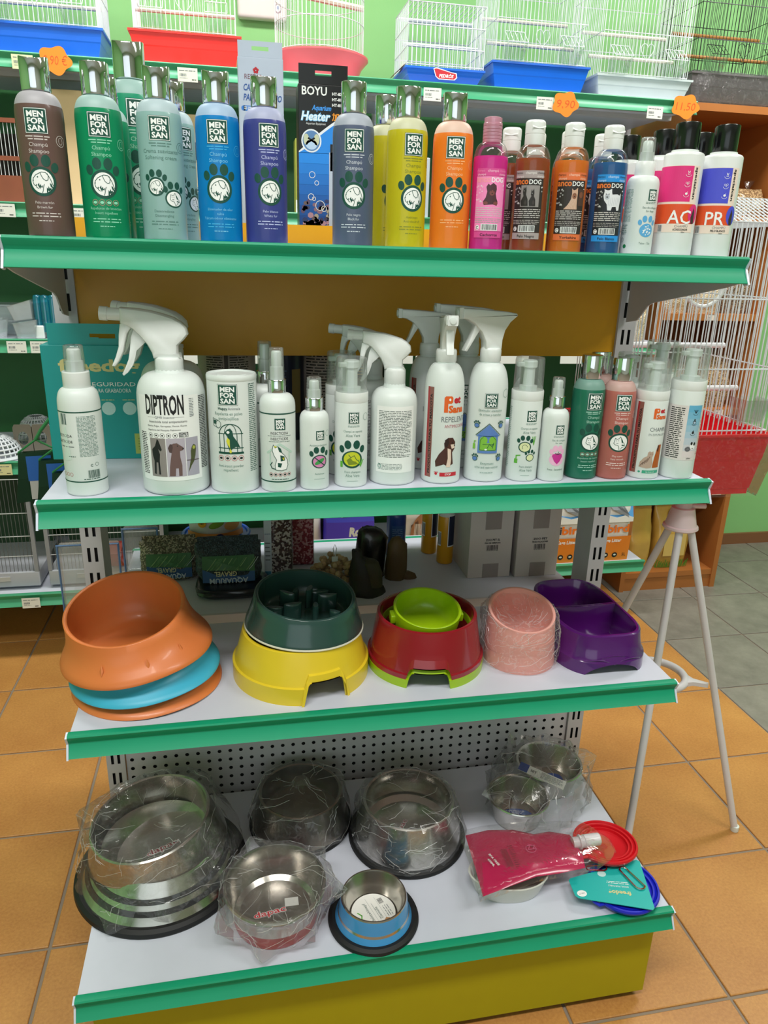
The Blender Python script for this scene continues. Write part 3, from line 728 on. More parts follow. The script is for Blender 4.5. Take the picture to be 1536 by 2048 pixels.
# trigger spray heads
def trig_head(style, k=1.0):
    """nozzle towards -x; z from the collar top"""
    g = G()
    if style == 'round':
        out = [(.0175, 0), (.0135, .008), (.0140, .018), (.0215, .0245), (.0285, .033), (.0270, .0425), (.0200, .0495), (.0100, .0555), (-.006, .0605), (-.020, .0640), (-.040, .0668), (-.0600, .0680), (-.0605, .0470), (-.052, .0435), (-.0440, .0385), (-.0360, .0305), (-.0270, .019), (-.0215, .008), (-.0195, 0)]
        g.extrude([(a * k, b * k) for a, b in out], -.0125 * k, .0125 * k, PW, 'y', .0065 * k)
        g.tube([(-.056 * k, 0, .0580 * k), (-.077 * k, 0, .0590 * k)], .0085 * k, PW, 16); g.tube([(-.077 * k, 0, .0590 * k), (-.087 * k, 0, .0597 * k)], .0095 * k, PW, 12)
    else:
        out = [(.0135, 0), (.0145, .014), (.018, .028), (.026, .040), (.0375, .0495), (.036, .0535), (.020, .056), (0, .0575), (-.025, .0595), (-.054, .061), (-.055, .046), (-.046, .0445), (-.034, .038), (-.022, .026), (-.0145, .012), (-.013, 0)]
        g.extrude([(a * k, b * k) for a, b in out], -.0105 * k, .0105 * k, PW, 'y', .0035 * k)
        g.box(-.060 * k, -.0082 * k, .0455 * k, -.054 * k, .0082 * k, .0615 * k, PW); g.lathe([(.0055 * k, 0), (.0055 * k, .002 * k), (.003 * k, .0025 * k)], PWS, 16)
        n = len(g.v); 
        for i in range(n - 48, n):
            x, y, z = g.v[i]; g.v[i] = (-.060 * k - z, y, .0535 * k + x)
    return g
def trig_lever(style, k=1.0):
    g = G()
    if style == 'round':
        out = [(-.052, .050), (-.061, .046), (-.0635, .032), (-.0650, .016), (-.0700, .002), (-.0745, -.007), (-.0760, -.0105), (-.0720, -.0115), (-.0660, -.004), (-.0590, .010), (-.0560, .022), (-.0520, .034), (-.0440, .044)]
        g.extrude([(a * k, b * k) for a, b in out], -.008 * k, .008 * k, PW, 'y', .002 * k)
        out = [(-.044, .040), (-.0485, .028), (-.0510, .012), (-.0540, -.002), (-.0590, -.013), (-.0640, -.022), (-.0620, -.0245), (-.0560, -.020), (-.0485, -.010), (-.0440, .002), (-.0420, .010), (-.0330, .018), (-.0260, .026), (-.0320, .038)]
        g.extrude([(a * k, b * k) for a, b in out], -.0035 * k, .0035 * k, PW, 'y', .001 * k)
    else:
        out = [(-.030, .044), (-.034, .030), (-.040, .014), (-.046, .002), (-.0475, -.002), (-.043, -.003), (-.036, .008), (-.029, .020), (-.021, .032), (-.016, .042)]
        g.extrude([(a * k, b * k) for a, b in out], -.0065 * k, .0065 * k, PW, 'y', .0018 * k)
    return g
def trigger(label, loc, prof, rc, zc0, zc1, style, k, a0, pr, R, headrot=0, body=PWS, name='trigger_spray_bottle', group='trigger spray bottles on the second shelf', step=.003):
    t = thing(name, label, 'bottle', loc, 0, group)
    g = G(); g.lathe(prof, body, 48); g.obj('body', t, ang=50)
    g = G(); n = 40; rings = []
    for z, q in ((zc0, .94), (zc0 + .001, 1), (zc1 - .004, 1), (zc1 - .002, .97), (zc1, .9)):
        rings.append([((rc * q + (.0005 if j % 2 else 0)) * cos(2 * pi * j / n), (rc * q + (.0005 if j % 2 else 0)) * sin(2 * pi * j / n), z) for j in range(n)])
    g.loft(rings, PW); g.obj('collar', t, ang=60)
    hd = trig_head(style, k).obj('spray_head', t, (0, 0, zc1 - .002), (0, 0, headrot), ang=40)
    trig_lever(style, k).obj('trigger_lever', hd, ang=40)
    if pr: pr.wrap(cyl(R, a0), 'label', t, step)
    return t
# large insecticide bottle
R_ = .0464
prof = fillet0(R_, .006) + [(R_, .130)] + dome(R_, .130, .020, .166, 9, .85)[1:] + [(.0185, .170)]
p = Pr(); wl = ink('#eef1ee'); p.rect(-.046, .022, .046, .140, wl); p.up()
p.rect(-.0275, .028, -.005, .082, ink('#8d8784')); p.rect(-.004, .028, .021, .082, ink('#b3adb8')); p.rect(.022, .028, .041, .082, ink('#a9a6b4')); p.up()
KH = ink('#17181c'); WD = ink('#6a5350'); WD2 = ink('#4d3b3a'); PT = ink('#4b5230')
p.poly([(-.0235, .032), (-.0225, .050), (-.0245, .058), (-.025, .066), (-.020, .071), (-.0175, .078), (-.0165, .081), (-.0145, .079), (-.0125, .073), (-.0105, .066), (-.0125, .064), (-.0155, .067), (-.0135, .060), (-.0145, .050), (-.0140, .031), (-.0165, .031), (-.0170, .048), (-.0195, .048), (-.0205, .031)], KH)
p.poly([(-.002, .029), (-.001, .042), (.001, .054), (.0025, .062), (.001, .067), (.0015, .072), (.005, .075), (.010, .0755), (.0145, .072), (.0185, .069), (.018, .0655), (.0135, .064), (.0135, .056), (.0155, .044), (.015, .029), (.0105, .029), (.0105, .040), (.007, .040), (.006, .029)], WD)
p.up(); p.poly([(.001, .0745), (-.002, .069), (-.0005, .063), (.0025, .062), (.0045, .069), (.004, .074)], WD2); p.ell(.0105, .0715, .0008, .0007, KH, 7); p.ell(.018, .0675, .0011, .0010, KH, 7)
p.lay = 2; p.poly([(.024, .033), (.0265, .045), (.0285, .054), (.0285, .063), (.0305, .069), (.0335, .072), (.0365, .070), (.037, .065), (.0355, .056), (.033, .048), (.0285, .042)], PT); p.up(); p.ell(.0335, .0675, .0022, .0026, ink('#a9b04a'), 10); p.line([(.0225, .0505), (.041, .0495)], .0010, WD2)
p.lay = 2; p.text('DIPTRON', -.004, .1155, .0245, INK_K, wid=.053, bold=.03)
p.text('QM® Insectos', -.004, .1095, .0030, INK_GY, bold=0); p.line([(-.028, .111), (-.017, .111)], .0003, INK_GY); p.line([(.009, .111), (.022, .111)], .0003, INK_GY)
p.text('Insecticida total antiparasitario', .0, .1035, .0031, INK_K, wid=.052, bold=0)
p.text('Elimina Pulgas, Garrapatas, Moscas, Ácaros', -.002, .0980, .0023, INK_K, wid=.054, bold=0); p.text('Repelente del Mosquito Flebótomo', -.006, .0925, .0023, INK_K, wid=.045, bold=0)
for q in range(5): p.ring(-.0255 + q * .0085, .086, .0033, .0033, .0004, INK_K, 14); p.ell(-.0255 + q * .0085, .086, .0014, .0011, INK_K, 8)
p.ring(.020, .0865, .009, .0048, .0005, INK_K, 4, pi / 4, 2 * pi + pi / 4); p.fuzz(.0138, .0838, .0262, .0895, 3, INK_K, .5, 3, 'c')
p.fuzz(.030, .110, .037, .136, 12, INK_GY, .4, 6); p.fuzz(.046, .035, .062, .138, 44, INK_K, .45, 6); p.fuzz(-.044, .03, -.032, .09, 24, INK_K, .45, 7)
dip = trigger('large white insecticide trigger bottle with horse, dog and bird photos, front', (.178, .067, ZB), prof, .0185, .163, .186, 'round', .98, D(-4), p, R_, D(-3))
dup(dip, (.172, .172, ZB), D(-16), 'large white insecticide trigger bottle half hidden behind the front one', 'trigger spray bottles on the second shelf')
# powder tub
R_ = .0343; t = thing('powder_tub', 'white cylindrical powder repellent tub with a caged bird drawing', 'tub', (.261, .058, ZB), 0, S2)
g = G(); g.lathe(fillet0(R_, .003) + [(R_, .158), (R_ * .995, .160)], PWS, 56); g.obj('body', t, ang=50)
g = G(); g.lathe([(R_ * .99, .157), (R_ * 1.012, .158), (R_ * 1.012, .163), (R_ * .98, .1655), (R_ * .93, .1655), (R_ * .91, .1635), (R_ * .62, .1635), (R_ * .60, .1645), (.001, .1645)], PWS, 56); g.obj('lid', t)
p = Pr(); p.place(LOGO, -.004, .140, .0265); p.lay = 0
p.text('Happy', -.0045, .1195, .0036, INK_G, 'r', bold=.02); p.text('Animals', -.004, .1195, .0036, INK_GY, 'l', bold=0)
gt = ink('#6d8f84'); p.text('Repelente en polvo', -.004, .1120, .0042, gt, wid=.039, bold=0); p.text('antipiojillos', -.004, .1055, .0042, gt, wid=.028, bold=0)
CX = -.002
for q in (-.0155, -.009, -.0, .009, .0155): p.line([(CX + q, .060), (CX + q, .0865)], .0010, INK_G)
p.ring(CX, .0865, .016, .014, .0012, INK_G, 20, 0, pi); p.ring(CX, .0865, .0085, .0135, .0009, INK_G, 16, 0, pi)
for yy in (.060, .066, .0865): p.line([(CX - .0175, yy), (CX + .0175, yy)], .0011, INK_G)
p.rect(CX - .018, .0575, CX + .018, .0595, INK_G); p.up()
p.poly([(CX - .004, .082), (CX - .008, .088), (CX - .004, .0925), (CX, .094), (CX + .003, .090), (CX + .004, .083), (CX + .010, .074), (CX + .013, .067), (CX + .007, .068), (CX + .001, .064), (CX - .001, .059), (CX - .003, .066), (CX - .005, .073)], INK_G); p.up()
p.poly([(CX - .004, .081), (CX - .006, .076), (CX - .004, .071), (CX - .001, .066), (CX - .001, .078)], ink('#d7d43a')); p.ell(CX - .003, .0885, .0022, .0020, INK_W, 10); p.poly([(CX - .001, .066), (CX + .0015, .061), (CX, .0585), (CX - .002, .060)], ink('#d7d43a'))
p.lay = 0; p.ring(CX - .017, .099, .0045, .0055, .0007, INK_G, 14); p.line([(CX - .017, .1045), (CX - .026, .107)], .0007, INK_G); p.line([(CX - .017, .0935), (CX - .026, .097)], .0007, INK_G); p.line([(CX - .026, .107), (CX - .026, .097)], .0007, INK_G); p.rect(CX - .025, .099, CX - .020, .1045, INK_G)
for q in range(4): p.ring(-.0165 + q * .0095, .0515, .0040, .0040, .0005, INK_R, 14); p.ell(-.0165 + q * .0095, .0515, .0023, .0016, INK_K, 9)
p.text('Anti-insect powder', -.003, .0385, .0040, gt, wid=.036, bold=0); p.text('repellent', -.003, .0325, .0040, gt, bold=0)
p.fuzz(.026, .03, .040, .155, 46, ink('#355e52'), .42, 3)
p.wrap(cyl(R_, D(-4)), 'label_print', t, .003)
# insecticide mist bottle
R_ = .0252; p = Pr(); hline(p, .1135, INK_G, R_, .0018); hline(p, .016, INK_G, R_, .0018)
p.place(LOGO2, .001, .099, .0150); p.lay = 0
p.text('INSECTICIDA', 0, .0845, .0037, INK_K, wid=.025, bold=.0); p.fuzz(-.017, .0818, .017, .0832, 1, INK_G, .4, 3, 'c'); p.text('INSECTICIDE', 0, .0765, .0037, INK_K, wid=.025, bold=.0); p.fuzz(-.016, .0736, .016, .0750, 1, INK_G, .4, 5, 'c')
gl = ink('#b9d3c6'); p.line([(-.018, .058), (0, .071), (.018, .058)], .003, gl); p.line([(-.014, .058), (-.014, .040)], .002, gl); p.line([(.014, .058), (.014, .045)], .002, gl); p.up()
cat = [(-.009, .070), (-.0065, .0655), (-.003, .0675), (.001, .0645), (.003, .058), (.007, .054), (.0105, .048), (.0115, .040), (.009, .034), (.002, .0325), (-.006, .0335), (-.007, .040), (-.0045, .048), (-.0085, .055), (-.0105, .062)]
p.poly(cat, INK_W); p.up(); p.line(cat + [cat[0]], .0007, INK_G); p.poly([(-.003, .067), (.001, .0645), (.003, .058), (-.001, .060)], INK_G); p.poly([(.0005, .055), (.0065, .053), (.007, .047), (.001, .046)], INK_G); p.poly([(-.003, .044), (.003, .043), (.001, .037), (-.003, .038)], INK_G); p.poly([(-.008, .0685), (-.0065, .0655), (-.003, .0675)], ink('#d9d53a')); p.poly([(.003, .051), (.0065, .052), (.0055, .047)], ink('#d9d53a'))
p.line([(-.006, .0345), (-.0115, .036), (-.0135, .041), (-.011, .0445)], .0012, INK_G)
p.lay = 0
for q in range(5): p.ring(-.013 + q * .0066, .0265, .0029, .0029, .0004, INK_R, 12); p.ell(-.013 + q * .0066, .0265, .0017, .0012, INK_K, 8)
p.fuzz(-.013, .0185, .013, .0205, 1, INK_G, .5, 4, 'c')
ins = mist('white insecticide mist bottle with a cat drawing and chrome collar, front', (.323, .047, ZB), D(2), p, .0252, .201, .120, .139, .0128, .158, rcap=.0100, group=S2)
dup(ins, (.310, .128, ZB + .0), D(10), 'white insecticide mist bottle behind the front one, only its top visible', S2)
# small anti-biting mist bottle
R_ = .021; p = Pr(); p.place(LOGO2, .006, .081, .0125); p.lay = 0; p.text('Antimordeduras', .004, .0655, .0028, gt, bold=0)
paw(p, .005, .043, .0118, INK_G); p.up(); p.ell(.005, .043, .0098, .0085, ink('#d987b8'), 20); p.up(); p.ell(.005, .043, .0082, .0030, ink('#3f9a4e'), 16, .5); p.up(); p.line([(-.002, .049), (.012, .037)], .0014, INK_G)
p.lay = 0; p.text('Antichew', .005, .0235, .0026, gt, bold=0); p.line([(-.003, .017), (.013, .017)], .0004, gt); p.ring(.0195, .083, .0045, .0045, .0004, gt, 14)
mist('small white anti-chew mist bottle with a pink paw print', (.375, .047, ZB), D(2), p, .021, .1605, .098, .1135, .0125, .132, rcap=.0100, group=S2)
# foam pumps
def foam(label, loc, a0, pr, r=.0242, h=.187, zb=.1235, name='foam_pump_bottle', group='foam pump bottles with clear caps', rt=None):
    t = thing(name, label, 'bottle', loc, 0, group); s = h / .187; rt = rt or r * .93
    g = G(); g.lathe(fillet0(r, .003) + [(r, zb), (r * .985, zb + .0015)], PWS, 44); g.obj('body', t, ang=50)
    g = G(); z0 = zb + .0012; g.lathe([(r * .99, z0), (r * 1.005, z0 + .001), (r * 1.005, z0 + .0125), (r * .985, z0 + .0145), (r * .6, z0 + .0148)], PW, 44); g.obj('collar', t)
    z1 = z0 + .0146
    g = G(); g.lathe([(r * .55, z1), (r * .55, z1 + .006), (r * .36, z1 + .007), (r * .34, h - .016), (r * .46, h - .014), (r * .47, h - .006), (r * .40, h - .004), (.001, h - .004)], PWS, 28)
    g.rbox(-.004, -r * .86, h - .0135, .004, -.004, h - .0065, PWS, .0015); g.obj('pump', t, rot=(0, 0, a0 - 1.1))
    g = G(); g.lathe([(r * .955, z1), (rt, z1 + .002), (rt * .97, h - .003), (rt * .93, h), (.001, h)], CLEARW, 40, cap=False); g.obj('clear_cap', t)
    pr.wrap(cyl(r, a0), 'label_print', t, .003)
    return t
p = Pr(); p.place(LOGO, .003, .104, .0155); p.lay = 0; p.fuzz(-.006, .0905, .012, .0935, 2, gt, .4, 4, 'c'); p.text('Champú en espuma', .002, .083, .0032, gt, wid=.028, bold=0); p.text('Aloe Vera', .002, .0765, .0042, gt, wid=.021, bold=0)
paw(p, .001, .043, .0155, INK_G); p.up(); YL = ink('#c9cf2a'); p.ell(.001, .0435, .0125, .0108, YL, 24); p.up(); p.line([(-.004, .050), (-.001, .046), (.004, .049), (.007, .043), (.011, .040)], .0008, INK_G); p.poly([(-.007, .042), (-.002, .046), (.002, .041), (.006, .040), (.010, .036), (-.004, .035)], ink('#7a8a1e'))
LG = ink('#5fae3a'); p.rect(-.017, .031, -.013, .040, LG)
for q in range(4): p.line([(.014, .032), (.010 + q * .003, .042)], .0012, LG)
p.lay = 0; p.text('Foam shampoo', .002, .0225, .0032, gt, wid=.024, bold=0); p.text('Aloe Vera', .002, .0165, .0042, gt, wid=.021, bold=0); p.line([(-.006, .010), (.010, .010)], .0004, gt); p.ring(.023, .105, .0055, .0055, .0005, gt, 14)
fo1 = foam('white foam pump bottle with yellow paw print beside the back-turned trigger bottle', (.430, .057, ZB), D(-6), p)
dup(fo1, (.424, .122, ZB), D(-6), 'white foam pump bottle behind the yellow paw print one', 'foam pump bottles with clear caps')
# back-turned trigger bottle
R_ = .0345; prof = fillet0(R_, .004) + [(R_, .116)] + dome(R_, .116, .0165, .142, 8, .85)[1:] + [(.0155, .148)]
p = Pr(); p.rect(-.030, .020, .030, .119, ink('#f0f2ef')); p.up(); p.fuzz(-.026, .043, .027, .113, 30, ink('#5c6662'), .42, 5); p.fuzz(-.026, .024, .012, .034, 5, ink('#7d8a86'), .4, 6); p.ring(-.024, .0295, .003, .003, .0006, ink('#3c9a86'), 12)
tb = trigger('white trigger spray bottle turned with its small-print back label forward', (.496, .070, ZB), prof, .0152, .146, .170, 'round', .80, D(-6), p, R_, D(-12))
dup(tb, (.478, .155, ZB), D(-8), 'white trigger spray bottle behind the small-print back label one', 'trigger spray bottles on the second shelf')
# pet repellent trigger bottles
R_ = .0298; prof = fillet0(R_, .004) + [(R_, .134)] + dome(R_, .134, .0145, .178, 10, .95)[1:] + [(.0135, .184)]
BR = ink('#a5383a'); BR2 = ink('#8a5a50')
def puppy(p, x, y, k):
    d = ink('#4a2820'); e = ink('#e6cdbb'); p.poly([(x - .013 * k, y), (x - .014 * k, y + .008 * k), (x - .009 * k, y + .018 * k), (x - .002 * k, y + .026 * k), (x - .003 * k, y + .033 * k), (x + .002 * k, y + .040 * k), (x + .009 * k, y + .040 * k), (x + .013 * k, y + .034 * k), (x + .013 * k, y + .026 * k), (x + .009 * k, y + .020 * k), (x + .011 * k, y + .004 * k), (x + .004 * k, y + .0005), (x - .002 * k, y + .004 * k)], d); p.up()
    p.poly([(x + .002 * k, y + .026 * k), (x + .007 * k, y + .024 * k), (x + .008 * k, y + .010 * k), (x + .007 * k, y), (x + .001 * k, y), (x + .003 * k, y + .012 * k)], e); p.poly([(x + .006 * k, y + .031 * k), (x + .012 * k, y + .031 * k), (x + .0125 * k, y + .026 * k), (x + .008 * k, y + .025 * k)], e); p.up()
    p.ell(x + .0085 * k, y + .0335 * k, .0008 * k, .0008 * k, INK_K, 7); p.ell(x + .012 * k, y + .0295 * k, .0011 * k, .0010 * k, INK_K, 8); p.poly([(x - .002 * k, y + .037 * k), (x + .002 * k, y + .040 * k), (x + .004 * k, y + .034 * k), (x + .001 * k, y + .027 * k), (x - .002 * k, y + .029 * k)], ink('#2d1815'))
def petlabel(t1, t2, foot, hh, K=1.0):
    p = Pr(); p.rect(-.0275, .010, -.0235 + .0, hh, BR); p.rect(-.0235, .010, -.0165, hh, BR2 if hh > .12 else ink('#8f4a40')); p.up()
    p.text('PRODUCTOS PARA TU MASCOTA', -.0185, .016, .0036, INK_K, 'l', wid=hh - .026, bold=.03, rot=pi / 2)
    p.lay = 0; z = hh - .022 * K; q_ = Pr()
    q_.poly([(.000, .012), (.0015, .0135), (.0075, .0135), (.009, .012), (.009, .0075), (.0075, .006), (.004, .006), (.004, -.003), (.0, -.003)], INK_O); q_.ell(.0058, .010, .0011, .0014, INK_W, 8)
    q_.text('et', .0145, .0065, .0068, INK_R, bold=.05); q_.text('Sana', .0140, -.003, .0066, INK_O, bold=.05, wid=.019)
    p.place(q_, 0, z, K)
    return p
p = petlabel('', '', '', .146, 1.45); p.text('REPELENTE', -.003, .0955, .0078, INK_GY, 'l', wid=.046, bold=.0); p.text('ANTIMICCIONES', .002, .0868, .0046, ink('#b8606a'), 'l', wid=.040, bold=.0); puppy(p, .006, .027, 1.12); p.lay = 0; p.ell(-.0075, .0165, .0022, .0019, INK_R, 10); p.rect(-.002, .0125, .026, .0185, INK_R); p.up(); p.text('STOP', .011, .0142, .0028, INK_W, bold=.02)
for q in range(4): p.ell(-.0098 + q * .0016, .0190, .0007, .0009, INK_R, 7)
ps = trigger('white pet repellent trigger bottle with seated puppy label, nozzle facing the camera', (.571, .065, ZB), prof, .0150, .180, .198, 'flat', .86, D(-14), p, R_, D(82))
ps2 = dup(ps, (.566, .145, ZB), D(-6), 'white pet repellent trigger bottle behind the puppy label one, nozzle pointing left', 'trigger spray bottles on the second shelf')
for c in ps2.children:
    if c.name.startswith('spray_head'): c.rotation_euler = (0, 0, D(4))
# enzymatic cleaner
BL = ink('#5a7fc0'); p = Pr(); p.place(LOGO, .004, .126, .0195); p.lay = 0
p.text('Eliminador enzimático', .004, .1095, .0036, gt, wid=.037, bold=0); p.text('de orines y manchas', .004, .1035, .0036, gt, wid=.034, bold=0)
for x, y in ((-.016, .088), (.0225, .088), (-.016, .037), (.0225, .037)):
    paw(p, x, y, .0042, INK_G); p.up(); p.ell(x, y, .0034, .0028, BL, 12); p.lay = 0
p.poly([(-.016, .072), (.003, .090), (.022, .072)], BL); p.rect(-.0125, .046, .0185, .073, BL); p.up(); GA = ink('#7dbb3c'); p.rect(-.008, .050, .014, .062, GA); p.ell(-.004, .066, .006, .006, GA, 14); p.ell(.010, .066, .006, .006, GA, 14); p.rect(-.010, .050, -.006, .066, GA); p.rect(.013, .050, .0165, .066, GA); p.up()
p.line([(-.009, .051), (-.009, .066), (-.004, .072), (.010, .072), (.0155, .066), (.0155, .051), (-.009, .051)], .0006, INK_G); p.line([(-.005, .060), (.012, .060)], .0006, INK_G); p.line([(.002, .054), (.005, .060), (.009, .057), (.012, .062), (.010, .054)], .0008, INK_G); p.ell(.0, .052, .002, .0012, INK_W, 8)
p.lay = 1; p.line([(-.0165, .0735), (.003, .0915), (.0225, .0735)], .0010, INK_G); p.rect(-.0205, .052, -.0165, .060, GA); p.line([(-.0185, .060), (-.0185, .064), (-.0155, .064)], .0012, GA)
p.lay = 0; p.text('Enzymatic', .004, .0285, .0036, gt, bold=0); p.text('urine and stain remover', .004, .0225, .0036, gt, wid=.038, bold=0); p.fuzz(-.007, .015, .014, .0165, 1, gt, .5, 4, 'c'); p.ring(.029, .136, .0065, .0065, .0006, gt, 16)
en = trigger('white enzymatic stain remover trigger bottle with a blue house drawing', (.640, .068, ZB), prof, .0152, .180, .200, 'flat', .96, D(-14), p, .0305, D(8))
dup(en, (.632, .150, ZB), D(-10), 'white trigger spray bottle hidden behind the blue house one', 'trigger spray bottles on the second shelf')
# second foam, cologne, two shampoos, pet foam, blue-label foam
p = Pr(); p.place(LOGO2, .0105, .1025, .0155); p.lay = 0; p.fuzz(.002, .089, .021, .092, 2, gt, .4, 4); p.text('Champú en espuma', .0085, .082, .0032, gt, wid=.027, bold=0); p.text('Aloe Vera', .0085, .0755, .0042, gt, wid=.020, bold=0)
LY = ink('#dfe3b0'); paw(p, .003, .055, .0098, INK_G); p.up(); p.ell(.003, .055, .0080, .0070, LY, 20); p.up(); p.ring(.003, .055, .004, .004, .0006, INK_G, 12, 0, 4); p.lay = 0
paw(p, .0125, .0385, .0068, INK_G); p.up(); p.ell(.0125, .0385, .0054, .0048, LY, 18); p.lay = 0
p.rect(-.012, .029, -.0065, .036, LG); p.line([(-.009, .036), (-.009, .041), (-.003, .042)], .0018, LG)
for q in range(3): p.line([(.017, .058), (.014 + q * .003, .071)], .0012, LG)
p.text('Foam shampoo', .0075, .0225, .0032, gt, wid=.021, bold=0); p.text('Aloe Vera', .0075, .0165, .0042, gt, wid=.020, bold=0); p.line([(.0, .010), (.014, .010)], .0004, gt); p.fuzz(-.036, .02, -.024, .115, 34, ink('#8aa79c'), .4, 8)
foam('white foam pump bottle with two green paw prints beside the cologne', (.700, .059, ZB), D(-22), p)
PKK = ink('#f0b8d6'); p = Pr(); p.place(LOGO2, .006, .082, .0130); p.lay = 0; p.fuzz(-.003, .0700, .015, .073, 2, gt, .4, 4); p.text('Eau de cologne', .006, .0645, .0028, gt, wid=.021, bold=0); p.text('for cats', .006, .0605, .0026, gt, bold=0)
paw(p, .005, .036, .0120, PKK, None, .75); p.up(); p.poly([(-.003, .041), (-.002, .044), (.003, .0455), (.008, .0455), (.013, .044), (.0135, .040), (.010, .033), (.0055, .0285), (.001, .033)], ink('#c92f92')); p.up(); p.line([(.0015, .0455), (.0055, .044), (.0095, .0455)], .0010, INK_G); p.line([(.0055, .044), (.0065, .048)], .0008, INK_G)
p.lay = 0; p.text('Fresa - Strawberry', .005, .0185, .0028, ink('#3c5f52'), wid=.026, bold=0)
mist('small white cat cologne mist bottle with pink strawberry paw', (.745, .050, ZB), D(-14), p, .0205, .1585, .096, .1115, .0118, .130, rcap=.0092, group=S2)
shampoo('dark green insect repellent shampoo bottle with chrome cap, second shelf', (.801, .061, ZB), D(2), '#2b8468', '', '#a9d8c6', ('Repelente de insectos', 'Insect repellent'), r=.0248, h=.190, pad=CAT, fr='#8fb9ac', icons=True, group='shampoo bottles on the second shelf', capdip=.0)
pk = shampoo('salmon pink very smooth shampoo bottle with chrome cap, second shelf front row', (.850, .056, ZB), D(-8), '#d67f74', '', '#f4d9d2', ('Muy suave', 'Very smooth'), r=.0249, h=.1875, pad=CAT, fr='#e2bfb6', group='shampoo bottles on the second shelf', capdip=.0, slant=.003)
dup(pk, (.850, .130, ZB), D(-6), 'salmon pink shampoo bottle behind the front pink one, second shelf', 'shampoo bottles on the second shelf')
p = petlabel('', '', '', .122); p.text('CHAMPÚ', .0125, .0775, .0060, INK_GY, wid=.030, bold=0); p.text('EN ESPUMA SECA', .012, .0705, .0034, ink('#8f9a98'), wid=.031, bold=0)
TB = ink('#b99f8e'); TB2 = ink('#6f5548'); p.poly([(-.012, .020), (-.011, .028), (-.006, .035), (-.001, .038), (-.0005, .044), (.002, .046), (.0045, .0445), (.0075, .046), (.0085, .041), (.007, .036), (.0085, .026), (.007, .019), (.0, .018)], TB); p.up()
for q in range(4): p.line([(-.010 + q * .003, .022 + q * .002), (-.006 + q * .003, .028 + q * .003)], .0010, TB2)
p.ell(.003, .0415, .0006, .0006, INK_K, 6); p.ell(.006, .0415, .0006, .0006, INK_K, 6)
p.lay = 0; p.poly([(.0085, .019), (.0105, .036), (.013, .048), (.016, .056), (.022, .056), (.022, .019)], ink('#b0581f')); p.up(); p.poly([(.015, .056), (.013, .048), (.016, .044), (.018, .054)], ink('#5f2c14'))
p.lay = 0; p.rect(-.006, .010, .022, .0148, ink('#3fa383')); p.ell(-.0105, .0122, .0020, .0017, ink('#3fa383'), 9); p.up(); p.text('Sin Aclarado', .007, .0113, .0020, INK_W, bold=0)
pf = foam('white pet foam pump bottle with tabby kitten picture and brown stripe', (.904, .052, ZB), D(-17), p, r=.0251, h=.1855)
dup(pf, (.905, .130, ZB), D(-12), 'white pet foam pump bottle behind the kitten picture one', 'foam pump bottles with clear caps')
SKY = ink('#7db4d4'); SKY2 = ink('#a9c3d6'); SKY3 = ink('#d9cdd3'); p = Pr(); p.rect(-.055, .031, .040, .118, ink('#ddd7d4')); p.up()
for q in range(8):
    y0 = .036 + q * .0103; f = q / 7; c = '#%02x%02x%02x' % tuple(int(a + (b - a) * f) for a, b in zip((0xdc, 0xd2, 0xd2), (0x62, 0xae, 0xd0))); p.rect(-.003, y0, .021, y0 + .0104, ink(c))
p.up(); p.fuzz(-.030, .034, -.008, .115, 26, INK_K, .42, 3)
for k, y in enumerate((.108, .092, .076)):
    x = .009; p.ring(x, y, .0050, .0050, .0006, INK_K, 12, pi * 1.15, pi * 1.85)
    if k == 0:
        for q in range(5): p.line([(x, y - .002), (x + (q - 2) * .0018, y + .0035)], .0006, INK_K)
    if k == 1: p.ell(x, y, .0030, .0030, INK_K, 14); p.ell(x, y + .0042, .0013, .0013, INK_K, 9); p.up(); p.ell(x, y - .0003, .0022, .0018, SKY2, 12); p.lay -= 1
    if k == 2: p.poly([(x - .0022, y - .0005), (x - .0012, y - .0022), (x + .0012, y - .0022), (x + .0022, y - .0005), (x, y + .004)], INK_K)
p.ell(.0045, .0495, .0048, .0042, ink('#77777c'), 14); p.ell(.0125, .054, .0050, .0058, INK_W, 14); p.up(); p.ell(.010, .0585, .0020, .0026, INK_K, 10); p.ell(.0155, .0575, .0022, .0028, INK_K, 10); p.ell(.0125, .0505, .0011, .0009, INK_K, 8); p.ring(.0045, .0495, .0032, .0026, .0005, INK_K, 10)
p.text('250ml', .008, .0335, .0020, INK_K, bold=.02); p.text('Recomendado', .0255, .040, .0032, ink('#a8423a'), 'l', wid=.060, bold=0, rot=pi / 2)
bf = foam('white foam pump bottle with sky blue label, rightmost on the second shelf', (.961, .048, ZB), D(-14), p, r=.0264, h=.2055, zb=.139)
dup(bf, (.955, .126, ZB), D(-14), 'white foam pump bottle behind the sky blue label one', 'foam pump bottles with clear caps')
# teal camera box
TEAL = mat('teal_card', '#0f9a98', 0.4)
bx = thing('teal_box', 'teal hanging box with cream lettering behind the left mist bottle', 'box', (.066, .232, ZB), D(-2))
BW, BD, BH = .186, .055, .182
g = G(); g.rbox(-BW / 2, 0, 0, BW / 2, BD, BH, TEAL, .0015); g.obj('carton', bx, smooth=False)
hy = .004
g = G(); xs = [-BW / 2, -.019, .019, BW / 2 - .012]; g.box(xs[0] + .012, hy, BH, xs[1], hy + .0015, BH + .032, TEAL); g.box(xs[2], hy, BH, xs[3], hy + .0015, BH + .032, TEAL); g.box(xs[1], hy, BH, xs[2], hy + .0015, BH + .010, TEAL); g.box(xs[1], hy, BH + .017, xs[2], hy + .0015, BH + .032, TEAL)
g.box(xs[1], hy, BH + .010, -.006, hy + .0015, BH + .0115, TEAL); g.obj('hang_tab', bx, smooth=False)
